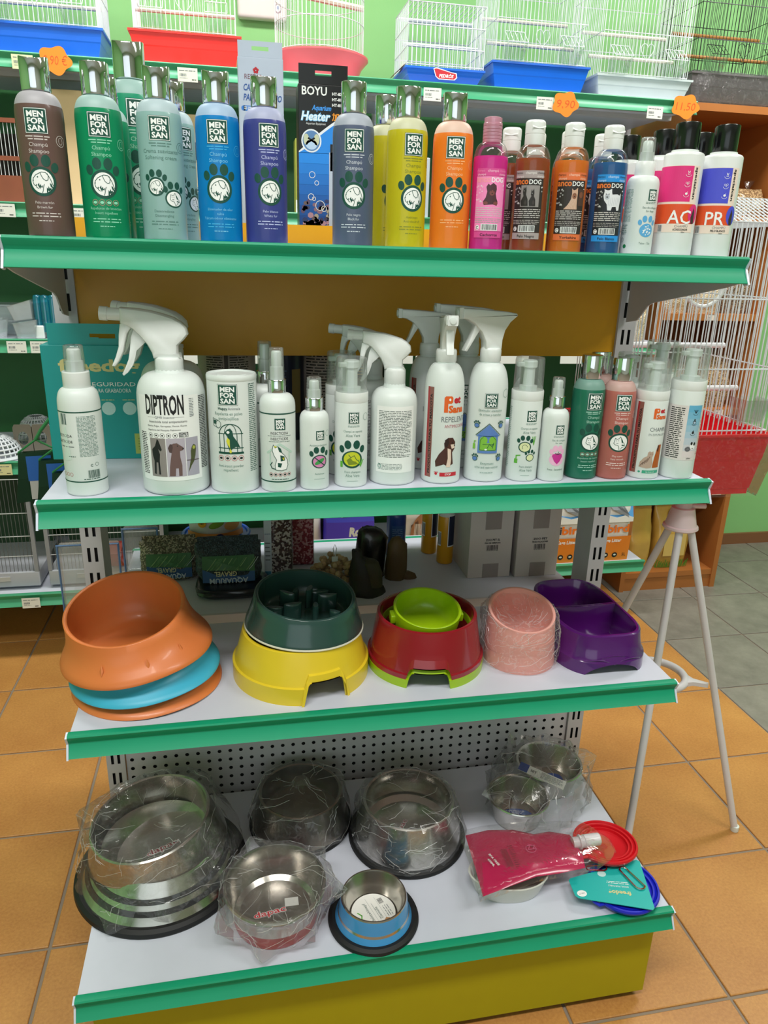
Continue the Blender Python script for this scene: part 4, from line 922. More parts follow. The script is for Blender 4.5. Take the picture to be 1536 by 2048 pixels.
CR = ink('#d9cf8e'); p = Pr(); p.text('freedog', -.008, .142, .0175, CR, wid=.122, bold=.035); p.text('®', .066, .150, .003, CR, bold=0)
p.text('SEGURIDAD', .008, .1185, .0062, INK_W, wid=.072, bold=.0); p.text('CON CÁMARA GRABADORA', -.006, .1085, .0062, INK_W, wid=.085, bold=0)
for q in range(3): p.ell(.000 + q * .032, .083, .0105, .0105, ink('#bfe0de'), 24); p.fuzz(-.010 + q * .032, .0955, .010 + q * .032, .098, 1, CR, .5, q, 'c')
p.rect(.052, .046, .078, .066, ink('#1a2026')); p.up(); p.ring(.060, .054, .006, .006, .0015, ink('#4d6470'), 18); p.rect(.068, .056, .077, .064, ink('#b0484a'))
p.lay = 0; p.rect(.036, .0085, .078, .042, ink('#b5bf5e')); p.up(); p.fuzz(.041, .014, .073, .036, 5, ink('#858f45'), .3, 3)
p.lay = 0; p.text('10,95', .058, .197, .0052, INK_K, bold=.03); 
p.lay = -1
p.rect(.040, .1945, .075, .2045, INK_W)
p.wrap(plane_y(0, 0.0, 0), 'box_print', bx, None)
# things on the far shelf showing under the yellow header
ZC = .9555
def jar(label, loc, r, h, body, lid=None, pr=None, a0=0):
    t = thing('storage_jar', label, 'jar', loc); g = G(); g.lathe(fillet0(r, .003) + [(r, h - .012), (r * .97, h - .011)], body, 36); g.obj('body', t)
    g = G(); g.lathe([(r * 1.02, h - .012), (r * 1.03, h - .010), (r * 1.03, h - .001), (r, h), (.001, h)], lid or body, 36); g.obj('lid', t)
    if pr: pr.wrap(cyl(r, a0), 'label_print', t, .004)
    return t
GJ = mat('grey_label_paper', '#b4adab', 0.5)
p = Pr(); p.fuzz(-.040, .10, -.006, .215, 26, INK_K, .4, 3); p.fuzz(.006, .10, .045, .215, 26, INK_K, .4, 5); p.rect(-.004, 0, .003, .23, ink('#55504e'))
jar('large grey small-print canister behind the powder tub', (.250, .465, ZC), .054, .240, GJ, None, p)
p = Pr(); p.fuzz(-.040, .05, .035, .22, 30, INK_K, .4, 9)
jar('large grey small-print canister behind the small anti-chew bottle', (.438, .500, ZC), .052, .240, GJ, None, p)
p = Pr(); p.fuzz(-.02, .12, .0, .165, 8, ink('#4a5a80'), .4, 3); p.rect(.01, .08, .03, .165, ink('#7d6a3a'))
jar('dark blue jar with a blue lid behind the insecticide bottles', (.362, .475, ZC), .036, .205, mat('navy_jar', '#141c38', 0.3), mat('blue_lid', '#0f4f96', 0.35), p)
jar('small bright green lidded jar behind the cologne bottle', (.735, .47, ZC), .034, .135, mat('green_glass', '#2f7a34', 0.3), mat('lime_lid', '#49b22c', 0.35))
t = thing('striped_box', 'dark green and gold striped box behind the back-turned trigger bottles', 'box', (.545, .47, ZC)); g = G(); g.rbox(-.045, 0, 0, .045, .06, .185, mat('dark_green_card', '#20361f', .4), .002); g.obj('carton', t)
p = Pr()
for q in range(5): p.rect(-.044, .150 + q * .006, .0, .152 + q * .006, ink('#d8b43a'))
p.wrap(plane_y(0, 0, 0), 'box_print', t)
t = thing('mesh_bag', 'dark green woven mesh bag between the stain remover and foam bottles', 'bag', (.695, .475, ZC)); g = G(); g.rbox(-.034, 0, 0, .034, .05, .215, mat('woven_green', '#2c4a22', .7, noise_c=(300, .6)), .012); g.obj('bag_body', t); g = G(); g.box(-.03, .02, .2145, .03, .03, .225, mat('woven_green')); g.obj('bag_seam', t, smooth=False)
# ------------------------------------------------------------------ third shelf: plastic bowls
ZT = Z3 - .0015
def rings_obj(rings, m, name, parent, ang=40, cap0=False, cap1=True, loc=None, rot=None):
    g = G(); g.loft(rings, m, cap0, cap1); return g.obj(name, parent, loc, rot, ang=ang)
def sl_bowl(col, rb, rr, hf, hb, floor_r, floor_z, prof, back=pi / 2, sx=1.0, sy=1.0, th=.004, off=(0, 0), n=72, wave=None):
    """open bowl with a slanted rim: hf / hb rim height in front / at the back; prof = [(u, r-share)] from base to rim"""
    R = []
    def H(a): return hf + (hb - hf) * (.5 + .5 * cos(a - back))
    for u, q in prof:
        r = rb + (rr - rb) * q
        R.append([((r * cos(a)) * sx + off[0] * u, (r * sin(a)) * sy + off[1] * u, u * H(a) + (wave(a) * (1 - u) if wave else 0)) for a in (2 * pi * j / n for j in range(n))])
    for dr, dz in ((.3, .6), (1, .7), (1.6, -.4)):
        R.append([((rr - th * dr) * cos(a) * sx + off[0], (rr - th * dr) * sin(a) * sy + off[1], H(a) + th * .4 * dz) for a in (2 * pi * j / n for j in range(n))])
    for k in range(1, 6):
        t = k / 5; w_ = sin(t * pi / 2); r = (rr - th * 1.8) + (floor_r - rr + th * 1.8) * (t ** 2.2)
        R.append([(r * cos(a) * sx + off[0], r * sin(a) * sy + off[1], H(a) * (1 - w_) + floor_z * w_) for a in (2 * pi * j / n for j in range(n))])
    return R
PO = mat('orange_plastic', '#d9793f', 0.38, coat=.1); PB = mat('sky_blue_plastic', '#3fb0cf', 0.4)
prof_f = [(0, 0), (.03, -.02), (.10, .02), (.2, .2), (.32, .45), (.45, .66), (.6, .82), (.8, .94), (1, 1)]
def slant(label, col, loc, rot, group='slanted bowls stacked on the left', low=1.0):
    t = thing('slanted_bowl', label, 'bowl', loc, 0, group, rot)
    rings_obj(sl_bowl(col, .1215, .096, .058 * low, .098 * low, .062, .014, prof_f, D(96), off=(-.008, .002), wave=lambda a: .004 * max(0, cos(a + 1.05)) ** 6), col, 'bowl_shell', t)
    for a in ((-1.9, -1.25, -.7) if low == 1 else ()):
        g = G(); r = .1075
        for sgn in (1,):
            g.add([(0, 0, .010), (.003, 0, 0), (0, 0, -.010), (-.003, 0, 0), (0, .0016, 0)], [(0, 1, 4), (1, 2, 4), (2, 3, 4), (3, 0, 4)], col)
        g.obj('dimple', t, (r * cos(a) - .004, r * sin(a), .026), (D(20), 0, a - pi / 2))
    return t
slant('orange slanted bowl at the bottom of the tilted stack', PO, (.102, .150, ZT), (0, 0, 0), low=.62)
slant('sky blue slanted bowl between the two orange ones', PB, (.100, .150, ZT + .024), (D(1), D(-2.5), 0), low=.66)
slant('orange slanted bowl on top of the tilted stack', PO, (.090, .150, ZT + .060), (D(1), D(-5.5), 0))
def arch_bowl(label, col, loc, rz, r0, r1, h, ridge, notch_w, notch_h, cat='bowl', inner=True, frame=False, rot=None, floor_z=.03, group=None, name='round_bowl'):
    t = thing(name, label, cat, loc, 0, group, rot); n = 120
    na = notch_w / r0
    def lo(a):
        d = abs((a + pi / 2 + pi) % (2 * pi) - pi)
        if d > na * .62: return 0.0
        if d < na * .42: return notch_h
        return notch_h * (1 - ((d - na * .42) / (na * .2)) ** 2.5)
    ang = [2 * pi * j / n for j in range(n)]
    # extra columns round the notch keep its edge crisp
    ang += [-pi / 2 + s * na * q for s in (-1, 1) for q in (.40, .42, .46, .50, .54, .57, .59, .605, .615, .6205)]
    ang = sorted(a % (2 * pi) for a in ang); R = []
    zs = [0, ridge * .5, ridge, ridge + .002, ridge + .005, h * .45, h * .6, h * .8, h - .004, h - .001, h]
    def rad(z):
        if z <= ridge: return r0
        q = (z - ridge) / (h - ridge); return (r0 - .004) + (r1 - r0 + .004) * q
    for z in zs:
        R.append([((rad(max(z, 0)) - (.0015 if z == h else 0)) * cos(a), (rad(max(z, 0)) - (.0015 if z == h else 0)) * sin(a), max(z, lo(a) if z < notch_h else z)) for a in ang])
    for dr, z in ((.005, h), (.0065, h - .003)): R.append([((r1 - dr) * cos(a), (r1 - dr) * sin(a), z) for a in ang])
    for k in range(1, 6):
        q = k / 5; r = (r1 - .0065) - (.022) * q ** 2; z = (h - .003) * (1 - q) + floor_z * q
        R.append([(r * cos(a), r * sin(a), z) for a in ang])
    g = G(); g.loft(R, col, False, True)
    R2 = [[((rad(max(z, 0)) - .003) * cos(a), (rad(max(z, 0)) - .003) * sin(a), max(z, lo(a) if z < notch_h else z)) for a in ang] for z in (0, ridge, h * .6)]
    g.loft(R2, col, False, False); g.loft([R2[0], R[0]], col, False, False)
    g.obj('bowl_shell', t, ang=35)
    if frame:
        g = G(); P = []
        for s in range(21):
            q = -1 + s / 10; a = -pi / 2 + q * na * .70
            z = .001 if abs(q) > .95 else (notch_h + .012 if abs(q) < .72 else notch_h + .012 - (abs(q) - .72) / .23 * .028)
            P.append((a, max(.001, z)))
        for (a, z), (a2, z2) in zip(P, P[1:]):
            v = []
            for aa, zz in ((a, z), (a2, z2)):
                for dr, k in ((.0, 1), (.0045, .97)): r = rad(zz) + dr; v.append((r * cos(aa), r * sin(aa), zz * k))
            g.add(v, [(0, 1, 3, 2)], col)
            q0 = [((rad(zz) + .0045) * cos(aa), (rad(zz) + .0045) * sin(aa), zz * .97) for aa, zz in ((a, z), (a2, z2))]
            q1 = [((rad(lo(aa)) + .0035) * cos(aa), (rad(lo(aa)) + .0035) * sin(aa), min(lo(aa) if lo(aa) > 0 else 0, zz * .97)) for aa, zz in ((a, z), (a2, z2))]
            g.add(q0 + q1[::-1], [(0, 1, 2, 3)], col)
        g.obj('notch_surround', t, ang=30)
    return t
PY = mat('yellow_plastic', '#e2c52a', 0.34, coat=.15); PR_ = mat('red_plastic', '#8f1420', 0.2, coat=.4); PL = mat('lime_plastic', '#9bbf0c', 0.3, coat=.2)
PDG = mat('bottle_green_plastic', '#27443f', 0.22, coat=.3); PPK = mat('pink_plastic', '#e8a69b', 0.4); PPU = mat('purple_plastic', '#4f1266', 0.16, coat=.4)
arch_bowl('large yellow round bowl with a square notch, holding the dark green bowl', PY, (.360, .148, ZT), 0, .1175, .099, .086, .030, .060, .040, frame=True, rot=(0, 0, D(16)))
# slow feeder
sf = thing('slow_feeder_bowl', 'dark green slow feeder bowl with inner fins resting on the yellow bowl', 'bowl', (.366, .150, ZT + .0872), 0, None, (0, D(3.0), 0))
prof_s = [(0, 0), (.06, -.02), (.2, .1), (.4, .4), (.7, .75), (1, 1)]
rings_obj(sl_bowl(PDG, .101, .086, .046, .064, .066, .018, prof_s, D(100)), PDG, 'bowl_shell', sf)
g = G(); g.tube([(.1005 * cos(a), .1005 * sin(a), .0015) for a in (2 * pi * k / 72 for k in range(72))], .0022, mat('cream_rubber', '#d9d6c4', .5), 6, closed=True); g.obj('base_ring', sf)
for (x, y, a, l, h) in ((-.030, .018, -.6, .030, .034), (.010, .030, 1.2, .026, .036), (.040, .012, .1, .034, .032), (-.022, -.018, .25, .032, .030), (.016, -.020, 1.45, .022, .028), (-.052, -.014, -.1, .030, .022), (.030, .040, .2, .034, .026), (-.012, .048, 1.3, .022, .024), (.048, -.028, -.5, .020, .020)):
    g = G(); R = []
    for q, zz in ((1, 0), (1, h * .7), (.92, h * .92), (.7, h)):
        R.append([((l / 2 * cos(t)) * (.9 + .1 * q), (.006 * q * sin(t)) + .05 * (l / 2 * cos(t)) ** 2 / .02, zz) for t in (2 * pi * k / 20 for k in range(20))])
    g.loft(R, PDG); g.obj('fin', sf, (x, y, .016), (0, 0, a))
# red on lime
arch_bowl('lime green bowl under the red bowl, only its base rim and notch showing', PL, (.583, .146, ZT), 0, .1045, .082, .080, .016, .062, .030, rot=(0, 0, D(-10)))
arch_bowl('glossy dark red bowl with an arched notch nested on a lime one', PR_, (.583, .146, ZT + .0125), 0, .104, .088, .086, .012, .066, .026, rot=(0, 0, D(-10)), floor_z=.035)
t = thing('small_bowl', 'small lime green bowl sitting inside the red bowl', 'bowl', (.577, .135, ZT + .066), 0, None, (D(9), D(2), 0))
rings_obj(sl_bowl(PL, .052, .0595, .046, .050, .038, .010, [(0, 0), (.2, .35), (.6, .8), (1, 1)], pi / 2, th=.003), PL, 'bowl_shell', t)
for s in (-1, 1):
    g = G(); g.rbox(-.0045, -.010, -.008, .0045, .010, .008, PL, .002); g.obj('lug', t, (s * .0605, 0, .030))
# purple double bowl
pu = thing('double_bowl', 'glossy purple double dog bowl at the right end of the third shelf', 'bowl', (.902, .178, ZT))
def sup(hx, hy, z, e=3.2, n=96, cx=0, cy=0):
    o = []
    for j in range(n):
        a = 2 * pi * j / n; c, s_ = cos(a), sin(a)
        o.append((cx + hx * math.copysign(abs(c) ** (2 / e), c), cy + hy * math.copysign(abs(s_) ** (2 / e), s_), z(a) if callable(z) else z))
    return o
HR = .068
def purim(x, y): return HR + .006 * (abs(y) / .13) ** 2 - .004
ring_o = [sup(.088, .136, lambda a: (.022 * max(0, 1 - abs(((a + pi / 2 + pi) % (2 * pi)) - pi) / .42) ** .5 if True else 0), 3.0), sup(.0875, .1355, .024, 3.0), sup(.083, .131, .030, 3.0), sup(.078, .126, .050, 3.2)]
rim = [(x, y, purim(x, y)) for x, y, z in sup(.0745, .123, 0, 3.4)]
rim2 = [(x, y, purim(x, y) + .0018) for x, y, z in sup(.0715, .120, 0, 3.4)]
g = G(); g.loft(ring_o + [rim, rim2], PPU, False, False)
YD = .012
for sgn in (-1, 1):
    loop = [(x, y, z) for x, y, z in rim2 if (y - YD) * sgn > .003]
    loop.sort(key=lambda q: math.atan2((q[1] - YD) * sgn, q[0] * sgn))
    xa, xb = loop[-1][0], loop[0][0]
    loop += [(xa + (xb - xa) * k / 14, YD + sgn * .0005, purim(0, YD) + .0018 - .003 * sin(pi * k / 14)) for k in range(0, 15)]
    cx_ = sum(q[0] for q in loop) / len(loop); cy_ = sum(q[1] for q in loop) / len(loop)
    def ins(d, z=None, dz=0):
        o = []
        for i, q in enumerate(loop):
            dx, dy = cx_ - q[0], cy_ - q[1]; l = sqrt(dx * dx + dy * dy); o.append((q[0] + dx / l * d, q[1] + dy / l * d, q[2] + dz if z is None else z))
        return o
    g.loft([loop, ins(.004), ins(.0055, None, -.003), ins(.010, .040), ins(.015, .020), ins(.022, .011)], PPU, False, True)
g.obj('bowl_shell', pu, ang=30)
g = G()
for zz, am in ((.030, .010), (.020, .010)):
    P = []
    for k in range(31):
        x = -.062 + .124 * k / 30; yy = -.136 * (1 - abs(x / .088) ** 3.0) ** (1 / 3.0)
        P.append((x, yy + .0025 + (.004 if zz > .025 else 0), zz + am * (abs(sin(k / 30 * 2 * pi)) if zz < .025 else -cos(k / 30 * 2 * pi) * .5)))
    g.tube(P, .0013, PPU, 6)
g.obj('wave_relief', pu)
# pink bowls in film
def film_hull(name, parent, rz, n=72, amp=.004, seed=0, ears=(), sx=1, sy=1, tilt=None, m=None, c=(0, 0), cre=70):
    """crumpled wrapping film round a lathe-like outline rz=[(r,z)]; ears = [(angle, height share, reach)] pulled-out corners"""
    R = []; rd = Vector((seed * 3.1, seed * 1.7, seed))
    for i, (r, z) in enumerate(rz):
        ring = []
        for j in range(n):
            a = 2 * pi * j / n; x, y = r * cos(a), r * sin(a)
            d = noise.noise(Vector((x, y, z)) * 38 + rd) * amp + noise.noise(Vector((x, y, z)) * 95 + rd) * amp * .6
            d2 = abs(noise.noise(Vector((x, y, z)) * 60 - rd)) * amp
            rr = r + d + d2 + (random.Random(j * 31 + i * 7 + seed).uniform(-1, 1) * amp * .3)
            for ea, ez, er, ew in ears:
                da = abs((a - ea + pi) % (2 * pi) - pi); f = max(0, 1 - da / ew) ** 2 * max(0, 1 - abs(i / (len(rz) - 1) - ez) / .28); rr += er * f
            zz = z + noise.noise(Vector((y, x, z)) * 45 + rd) * amp * (.9 if i else .1)
            if tilt: zz += tilt(x, y, z)
            ring.append((c[0] + rr * cos(a) * sx, c[1] + rr * sin(a) * sy, zz))
        R.append(ring)
    g = G(); g.loft(R, m or FILM, False, True)
    rr_ = random.Random(seed * 17 + 3)
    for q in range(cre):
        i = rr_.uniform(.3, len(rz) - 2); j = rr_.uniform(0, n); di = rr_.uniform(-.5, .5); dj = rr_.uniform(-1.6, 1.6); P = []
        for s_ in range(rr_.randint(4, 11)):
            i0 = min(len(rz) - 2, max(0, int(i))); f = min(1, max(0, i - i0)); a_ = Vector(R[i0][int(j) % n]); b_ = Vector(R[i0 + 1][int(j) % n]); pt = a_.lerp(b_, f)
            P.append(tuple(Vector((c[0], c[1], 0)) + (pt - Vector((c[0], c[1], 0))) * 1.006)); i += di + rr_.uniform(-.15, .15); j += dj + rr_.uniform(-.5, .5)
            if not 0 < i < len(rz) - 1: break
        if len(P) > 2: g.tube(P, rr_.uniform(.0002, .0005), CREASE_GLINT, 3)  # pale threads laid on the film paint the glints along its creases
    return g.obj(name, parent, ang=24)
PKF = [(0, 0), (.1, -.1), (.3, .2), (.6, .6), (1, 1)]
b1 = thing('cat_bowl', 'pink plastic cat bowl at the bottom of the film-wrapped pair', 'bowl', (.756, .128, ZT), 0, 'pink cat bowls wrapped together', (0, 0, D(-25)))
rings_obj(sl_bowl(PPK, .064, .060, .052, .080, .042, .012, PKF, D(112), th=.003), PPK, 'bowl_shell', b1)
b2 = thing('cat_bowl', 'pink plastic cat bowl nested on top of the film-wrapped pair', 'bowl', (.755, .130, ZT + .030), 0, 'pink cat bowls wrapped together', (0, 0, D(-25)))
rings_obj(sl_bowl(PPK, .063, .060, .050, .082, .042, .012, PKF, D(112), th=.003), PPK, 'bowl_shell', b2)
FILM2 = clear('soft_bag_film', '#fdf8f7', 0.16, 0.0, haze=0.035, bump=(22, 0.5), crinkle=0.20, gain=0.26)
wp = tag(film_hull('plastic_wrap', None, [(.066, .002), (.072, .012), (.0715, .03), (.071, .05), (.070, .07), (.067, .086), (.0625, .094), (.052, .090), (.034, .074), (.015, .068)], amp=.0035, seed=2, ears=((.3, .3, .010, .5), (2.6, .55, .007, .6)), tilt=lambda x, y, z: (.018 * (y / .07) * (z / .1)) if z > .06 else 0, m=FILM2, cre=130), 'clear crinkled bag wrapped round the two pink cat bowls', 'wrap')
wp.location = (.755, .129, ZT)
# ------------------------------------------------------------------ bottom shelf: steel bowls and outdoor bowls
ZD = Z4 - .0015
DKSTEEL = mat('dark_steel', '#8f8678', 0.28, metal=1.0)
def lathe_obj(prof, m, name, parent, n=72, ang=30, loc=None, rot=None):
    g = G(); g.lathe(prof, m, n, cap=False); return g.obj(name, parent, loc, rot, ang=ang)
def rubber_ring(r, parent, h=.012, w_=.010):
    return lathe_obj([(r - w_, .0), (r - .001, 0), (r, .003), (r - .0015, h * .7), (r - w_ * .55, h), (r - w_ * 1.05, h * .95)], RUBBER, 'rubber_ring', parent)
def steel_cup(r, h, z0, parent, rb=None, m=STEEL, name='steel_cup', floor_r=None):
    """rolled rim, rounded inside wall and flat floor"""
    rb = rb or r * 1.12; fr = floor_r or r * .78
    return lathe_obj([(rb, z0), (rb - .001, z0 + h * .1), (r + (rb - r) * .5, z0 + h * .5), (r + .002, z0 + h * .93), (r + .001, z0 + h), (r - .002, z0 + h + .0018), (r - .005, z0 + h), (r - .006, z0 + h - .004), (r - .012, z0 + h * .5), (fr + .012, z0 + h * .22), (fr, z0 + .009), (fr * .5, z0 + .008), (.0005, z0 + .008)], m, name, parent)
# big anti-slip bowl
bb = thing('striped_steel_bowl', 'wide brushed steel bowl with black stripes and rubber ring under the wrapped bowl, lower left', 'bowl', (.097, .150, ZD))
rubber_ring(.156, bb, .014, .014)
PRB = [(.143, .012), (.133, .024), (.128, .030), (.122, .038), (.117, .044), (.110, .054), (.106, .064), (.103, .068), (.095, .06), (.07, .02), (.0005, .018)]
lathe_obj(PRB, STEEL, 'steel_skirt', bb)
for a, b in (((.1335, .0242), (.1278, .0310)), ((.1222, .0384), (.1165, .0455))): lathe_obj([(a[0] + .0006, a[1] + .0004), (a[0] + .0012, a[1] + .001), (b[0] + .0012, b[1] + .001), (b[0] + .0006, b[1] + .0004)], RUBBER, 'rubber_band', bb)
def dapac(parent, r, z, a, k=1.0, fade=INK_R):
    p = Pr(); p.text('dapac', 0, 0, .0120 * k, INK_W, bold=.055, wid=.060 * k); p.up(); p.text('dapac', 0, 0, .0120 * k, fade, bold=.02, wid=.059 * k)
    c, s_ = cos(a), sin(a)
    p.wrap(lambda u, v, o: (r[0] + u * c - v * s_, r[1] + u * s_ + v * c, z + o), 'maker_print', parent, None, .0005)
FD = ink('#8a3038')
bw = thing('steel_bowl', 'large steel dog bowl in clear wrap sitting tilted on the striped bowl, lower left', 'bowl', (.090, .168, ZD + .036), 0, 'steel bowls in wrap', (D(3), D(-7), 0))
steel_cup(.107, .074, 0, bw, .128, floor_r=.084); dapac(bw, (.012, -.020), .0085, .35, 1.0, FD)
wf = tag(film_hull('plastic_wrap', None, [(.150, -.012), (.148, .0), (.140, .012), (.133, .03), (.124, .05), (.117, .066), (.112, .082), (.102, .087), (.08, .082), (.05, .078), (.02, .077)], amp=.006, seed=5, ears=((2.75, .45, .045, .5), (-2.0, .05, .03, .45), (-.7, .15, .028, .4), (.9, .4, .03, .7), (-1.4, .05, .022, .25))), 'clear crumpled wrap over the large steel bowl at lower left', 'wrap')
wf.location = (.090, .168, ZD + .036); wf.rotation_euler = (D(3), D(-7), 0)
# dark bowl at the back
bk = thing('steel_bowl', 'dark smoky steel bowl in clear wrap at the back, against the perforated panel', 'bowl', (.362, .232, ZD), 0, 'steel bowls in wrap')
rubber_ring(.104, bk, .010, .010); steel_cup(.082, .066, .010, bk, .098, DKSTEEL, floor_r=.064)
wf = tag(film_hull('plastic_wrap', None, [(.103, .010), (.102, .025), (.096, .045), (.090, .065), (.086, .080), (.074, .086), (.045, .088), (.018, .092), (.006, .104)], amp=.006, seed=9, ears=((.4, .5, .02, .5), (-1.3, .2, .02, .4))), 'clear crumpled wrap over the dark bowl at the back', 'wrap'); wf.location = (.362, .232, ZD)
# middle bowl
mb = thing('steel_bowl', 'steel bowl with wide black rubber ring in clear wrap, middle of the bottom shelf', 'bowl', (.568, .160, ZD), 0, 'steel bowls in wrap')
rubber_ring(.117, mb, .012, .014); steel_cup(.0885, .078, .010, mb, .108, floor_r=.072); dapac(mb, (-.010, -.004), .0185, .95, .85, FD)
wf = tag(film_hull('plastic_wrap', None, [(.112, .012), (.110, .03), (.104, .05), (.098, .07), (.094, .088), (.084, .094), (.055, .091), (.02, .090)], amp=.0045, seed=12, ears=((-.4, .15, .012, .4), (2.4, .3, .018, .5), (-1.8, .05, .012, .3))), 'clear crumpled wrap over the middle steel bowl', 'wrap'); wf.location = (.568, .160, ZD)
# front wrapped bowl with red base
db = thing('steel_bowl', 'steel bowl with red base and red lettering in clear wrap, front of the bottom shelf', 'bowl', (.300, .012, ZD), 0, 'steel bowls in wrap')
lathe_obj([(.066, .0), (.072, .001), (.0735, .012), (.076, .026), (.0775, .030)], mat('red_enamel', '#b3202a', .3, coat=.3), 'red_base', db)
lathe_obj([(.0775, .030), (.082, .055), (.0845, .064), (.0875, .067), (.0880, .070), (.0865, .0735), (.083, .0745), (.0815, .071), (.078, .045), (.070, .018), (.062, .012), (.0005, .011)], STEEL, 'steel_cup', db)
dapac(db, (-.010, -.012), .0122, .16, .95)
p = Pr(); p.rect(-.012, -.009, .012, .009, ink('#d8d8d2')); p.wrap(lambda u, v, o: (.028 + u, .010 + v, .0115 + o), 'price_sticker', db, None, .0005)
wf = tag(film_hull('plastic_wrap', None, [(.080, .004), (.088, .02), (.092, .04), (.096, .058), (.094, .072), (.086, .080), (.060, .079), (.02, .078)], amp=.006, seed=15, ears=((-1.85, .1, .032, .4), (-2.6, .35, .028, .5), (-.2, .45, .032, .5), (1.9, .6, .03, .5), (.6, .6, .02, .4), (-1.0, .2, .02, .3))), 'clear crumpled wrap over the red-based steel bowl', 'wrap'); wf.location = (.300, .012, ZD)
# blue anti-slip bowl
bl = thing('blue_steel_bowl', 'light blue steel bowl with black rubber ring and paper label at the front edge', 'bowl', (.467, -.024, ZD))
rubber_ring(.0795, bl, .010, .013)
lathe_obj([(.0675, .008), (.064, .016), (.0625, .020)], mat('light_blue_enamel', '#3f93cf', .3, coat=.3), 'blue_skirt', bl); lathe_obj([(.0625, .020), (.0612, .0245)], STEEL, 'steel_band', bl); lathe_obj([(.0612, .0245), (.059, .036), (.058, .046), (.0572, .049)], mat('light_blue_enamel'), 'blue_collar', bl)
lathe_obj([(.0572, .049), (.0562, .0515), (.054, .0515), (.0525, .048), (.047, .026), (.040, .012), (.0005, .010)], STEEL, 'steel_cup', bl)
p = Pr(); p.ell(0, 0, .0385, .0385, ink('#e6e6e0'), 40); p.up(); RT = 1.9
p.text('Edelstahlnapf', 0, .006, .0050, INK_G, wid=.046, bold=.0); p.text('Gamelle', -.006, -.010, .0050, INK_G, wid=.026, bold=0); p.line([(-.030, .001), (.03, .001)], .0003, INK_GY); p.line([(-.027, -.015), (.027, -.015)], .0003, INK_GY); p.fuzz(-.020, -.0055, .018, -.0035, 1, INK_GY, .4, 3); p.fuzz(-.02, -.03, .005, -.018, 3, INK_GY, .3, 4)
p.bars(.009, -.026, .021, -.017, INK_K, None, 14); p.poly([(-.034, -.012), (-.024, -.020), (-.020, -.014), (-.028, -.004)], ink('#b98a5c')); p.line([(-.006, .026), (.002, .022), (.010, .026)], .0022, ink('#5cab3e'))
c_, s_ = cos(RT), sin(RT)
p.wrap(lambda u, v, o: (u * c_ - v * s_, u * s_ + v * c_, .0125 + o), 'paper_label', bl, None, .0005)
# two small steel bowls at the right
BLL = ink('#24408f')
def small_steel(label, loc, r, h, rot):
    t = thing('small_steel_bowl', label, 'bowl', loc, 0, 'small steel bowls with blue labels', rot)
    lathe_obj([(r * .72, 0), (r * .80, .004), (r * .97, h * .8), (r * 1.03, h * .96), (r * 1.06, h), (r * 1.04, h + .002), (r * .98, h + .001), (r * .95, h - .004), (r * .86, h * .4), (r * .72, .006), (.0005, .005)], STEEL, 'steel_cup', t)
    p = Pr(); p.ell(0, -.004, r * .58, r * .36, BLL, 24); p.up(); p.ell(.004, -.008, r * .15, r * .12, INK_W, 12); p.up(); p.ell(.004, -.008, r * .09, r * .07, BLL, 10); p.fuzz(-r * .4, .002, r * .3, .012, 3, INK_W, .3, 3)
    p.wrap(lambda u, v, o: (u, v, .0055 + o), 'blue_label', t, None, .0005)
    return t
small_steel('small steel bowl with blue label in front of its twin, right end', (.804, .170, ZD), .060, .056, (0, 0, D(-12)))
small_steel('small steel bowl with blue label behind its twin, right end', (.908, .258, ZD), .068, .058, (0, 0, D(25)))
tg = thing('paper_tag', 'white folded paper tag with blue edge lying across the two small steel bowls', 'tag', (.868, .205, ZD + .068), 0, None, (D(6), D(8), D(-38)))
g = G(); g.box(-.050, -.012, -.0004, .050, .012, .0004, mat('tag_paper', '#e4e4e0', .6)); g.obj('paper', tg, smooth=False)
p = Pr(); p.rect(-.050, -.012, -.030, .012, BLL); p.text('SET', -.018, -.003, .006, INK_K, bold=.02); p.fuzz(-.002, -.009, .046, .009, 6, INK_GY, .4, 5); p.wrap(lambda u, v, o: (u, v, .0005 + o), 'tag_print', tg, None, .0002)
wf = tag(film_hull('plastic_wrap', None, [(.118, .010), (.124, .03), (.122, .06), (.112, .085), (.085, .098), (.05, .10), (.02, .098)], amp=.013, seed=21, sx=1.02, sy=.78, ears=((-.5, .3, .05, .35), (2.8, .5, .04, .5), (1.2, .5, .03, .5), (-2.3, .2, .02, .4))), 'loose clear crumpled bag over the two small steel bowls', 'wrap'); wf.location = (.868, .215, ZD); wf.rotation_euler = (0, 0, D(38))
# ceramic bowl under the pouch
cb = thing('white_bowl', 'small white bone-shaped bowl peeking out under the pink pouch', 'bowl', (.722, .000, ZD), 0, None, (0, 0, D(-8)))
PC = mat('white_ceramic', '#cfcdc6', .35, coat=.2)
def bone(s, z): return [((.060 * s) * cos(a) + .012 * s * cos(3 * a), (.050 * s) * sin(a) + .010 * s * sin(3 * a) * .6, z) for a in (2 * pi * k / 60 for k in range(60))]
g = G(); g.loft([bone(.82, 0), bone(.86, .004), bone(1.0, .034), bone(1.03, .038), bone(1.0, .040), bone(.95, .037), bone(.82, .012), bone(.6, .009)], PC, False, True); g.obj('bowl_shell', cb)
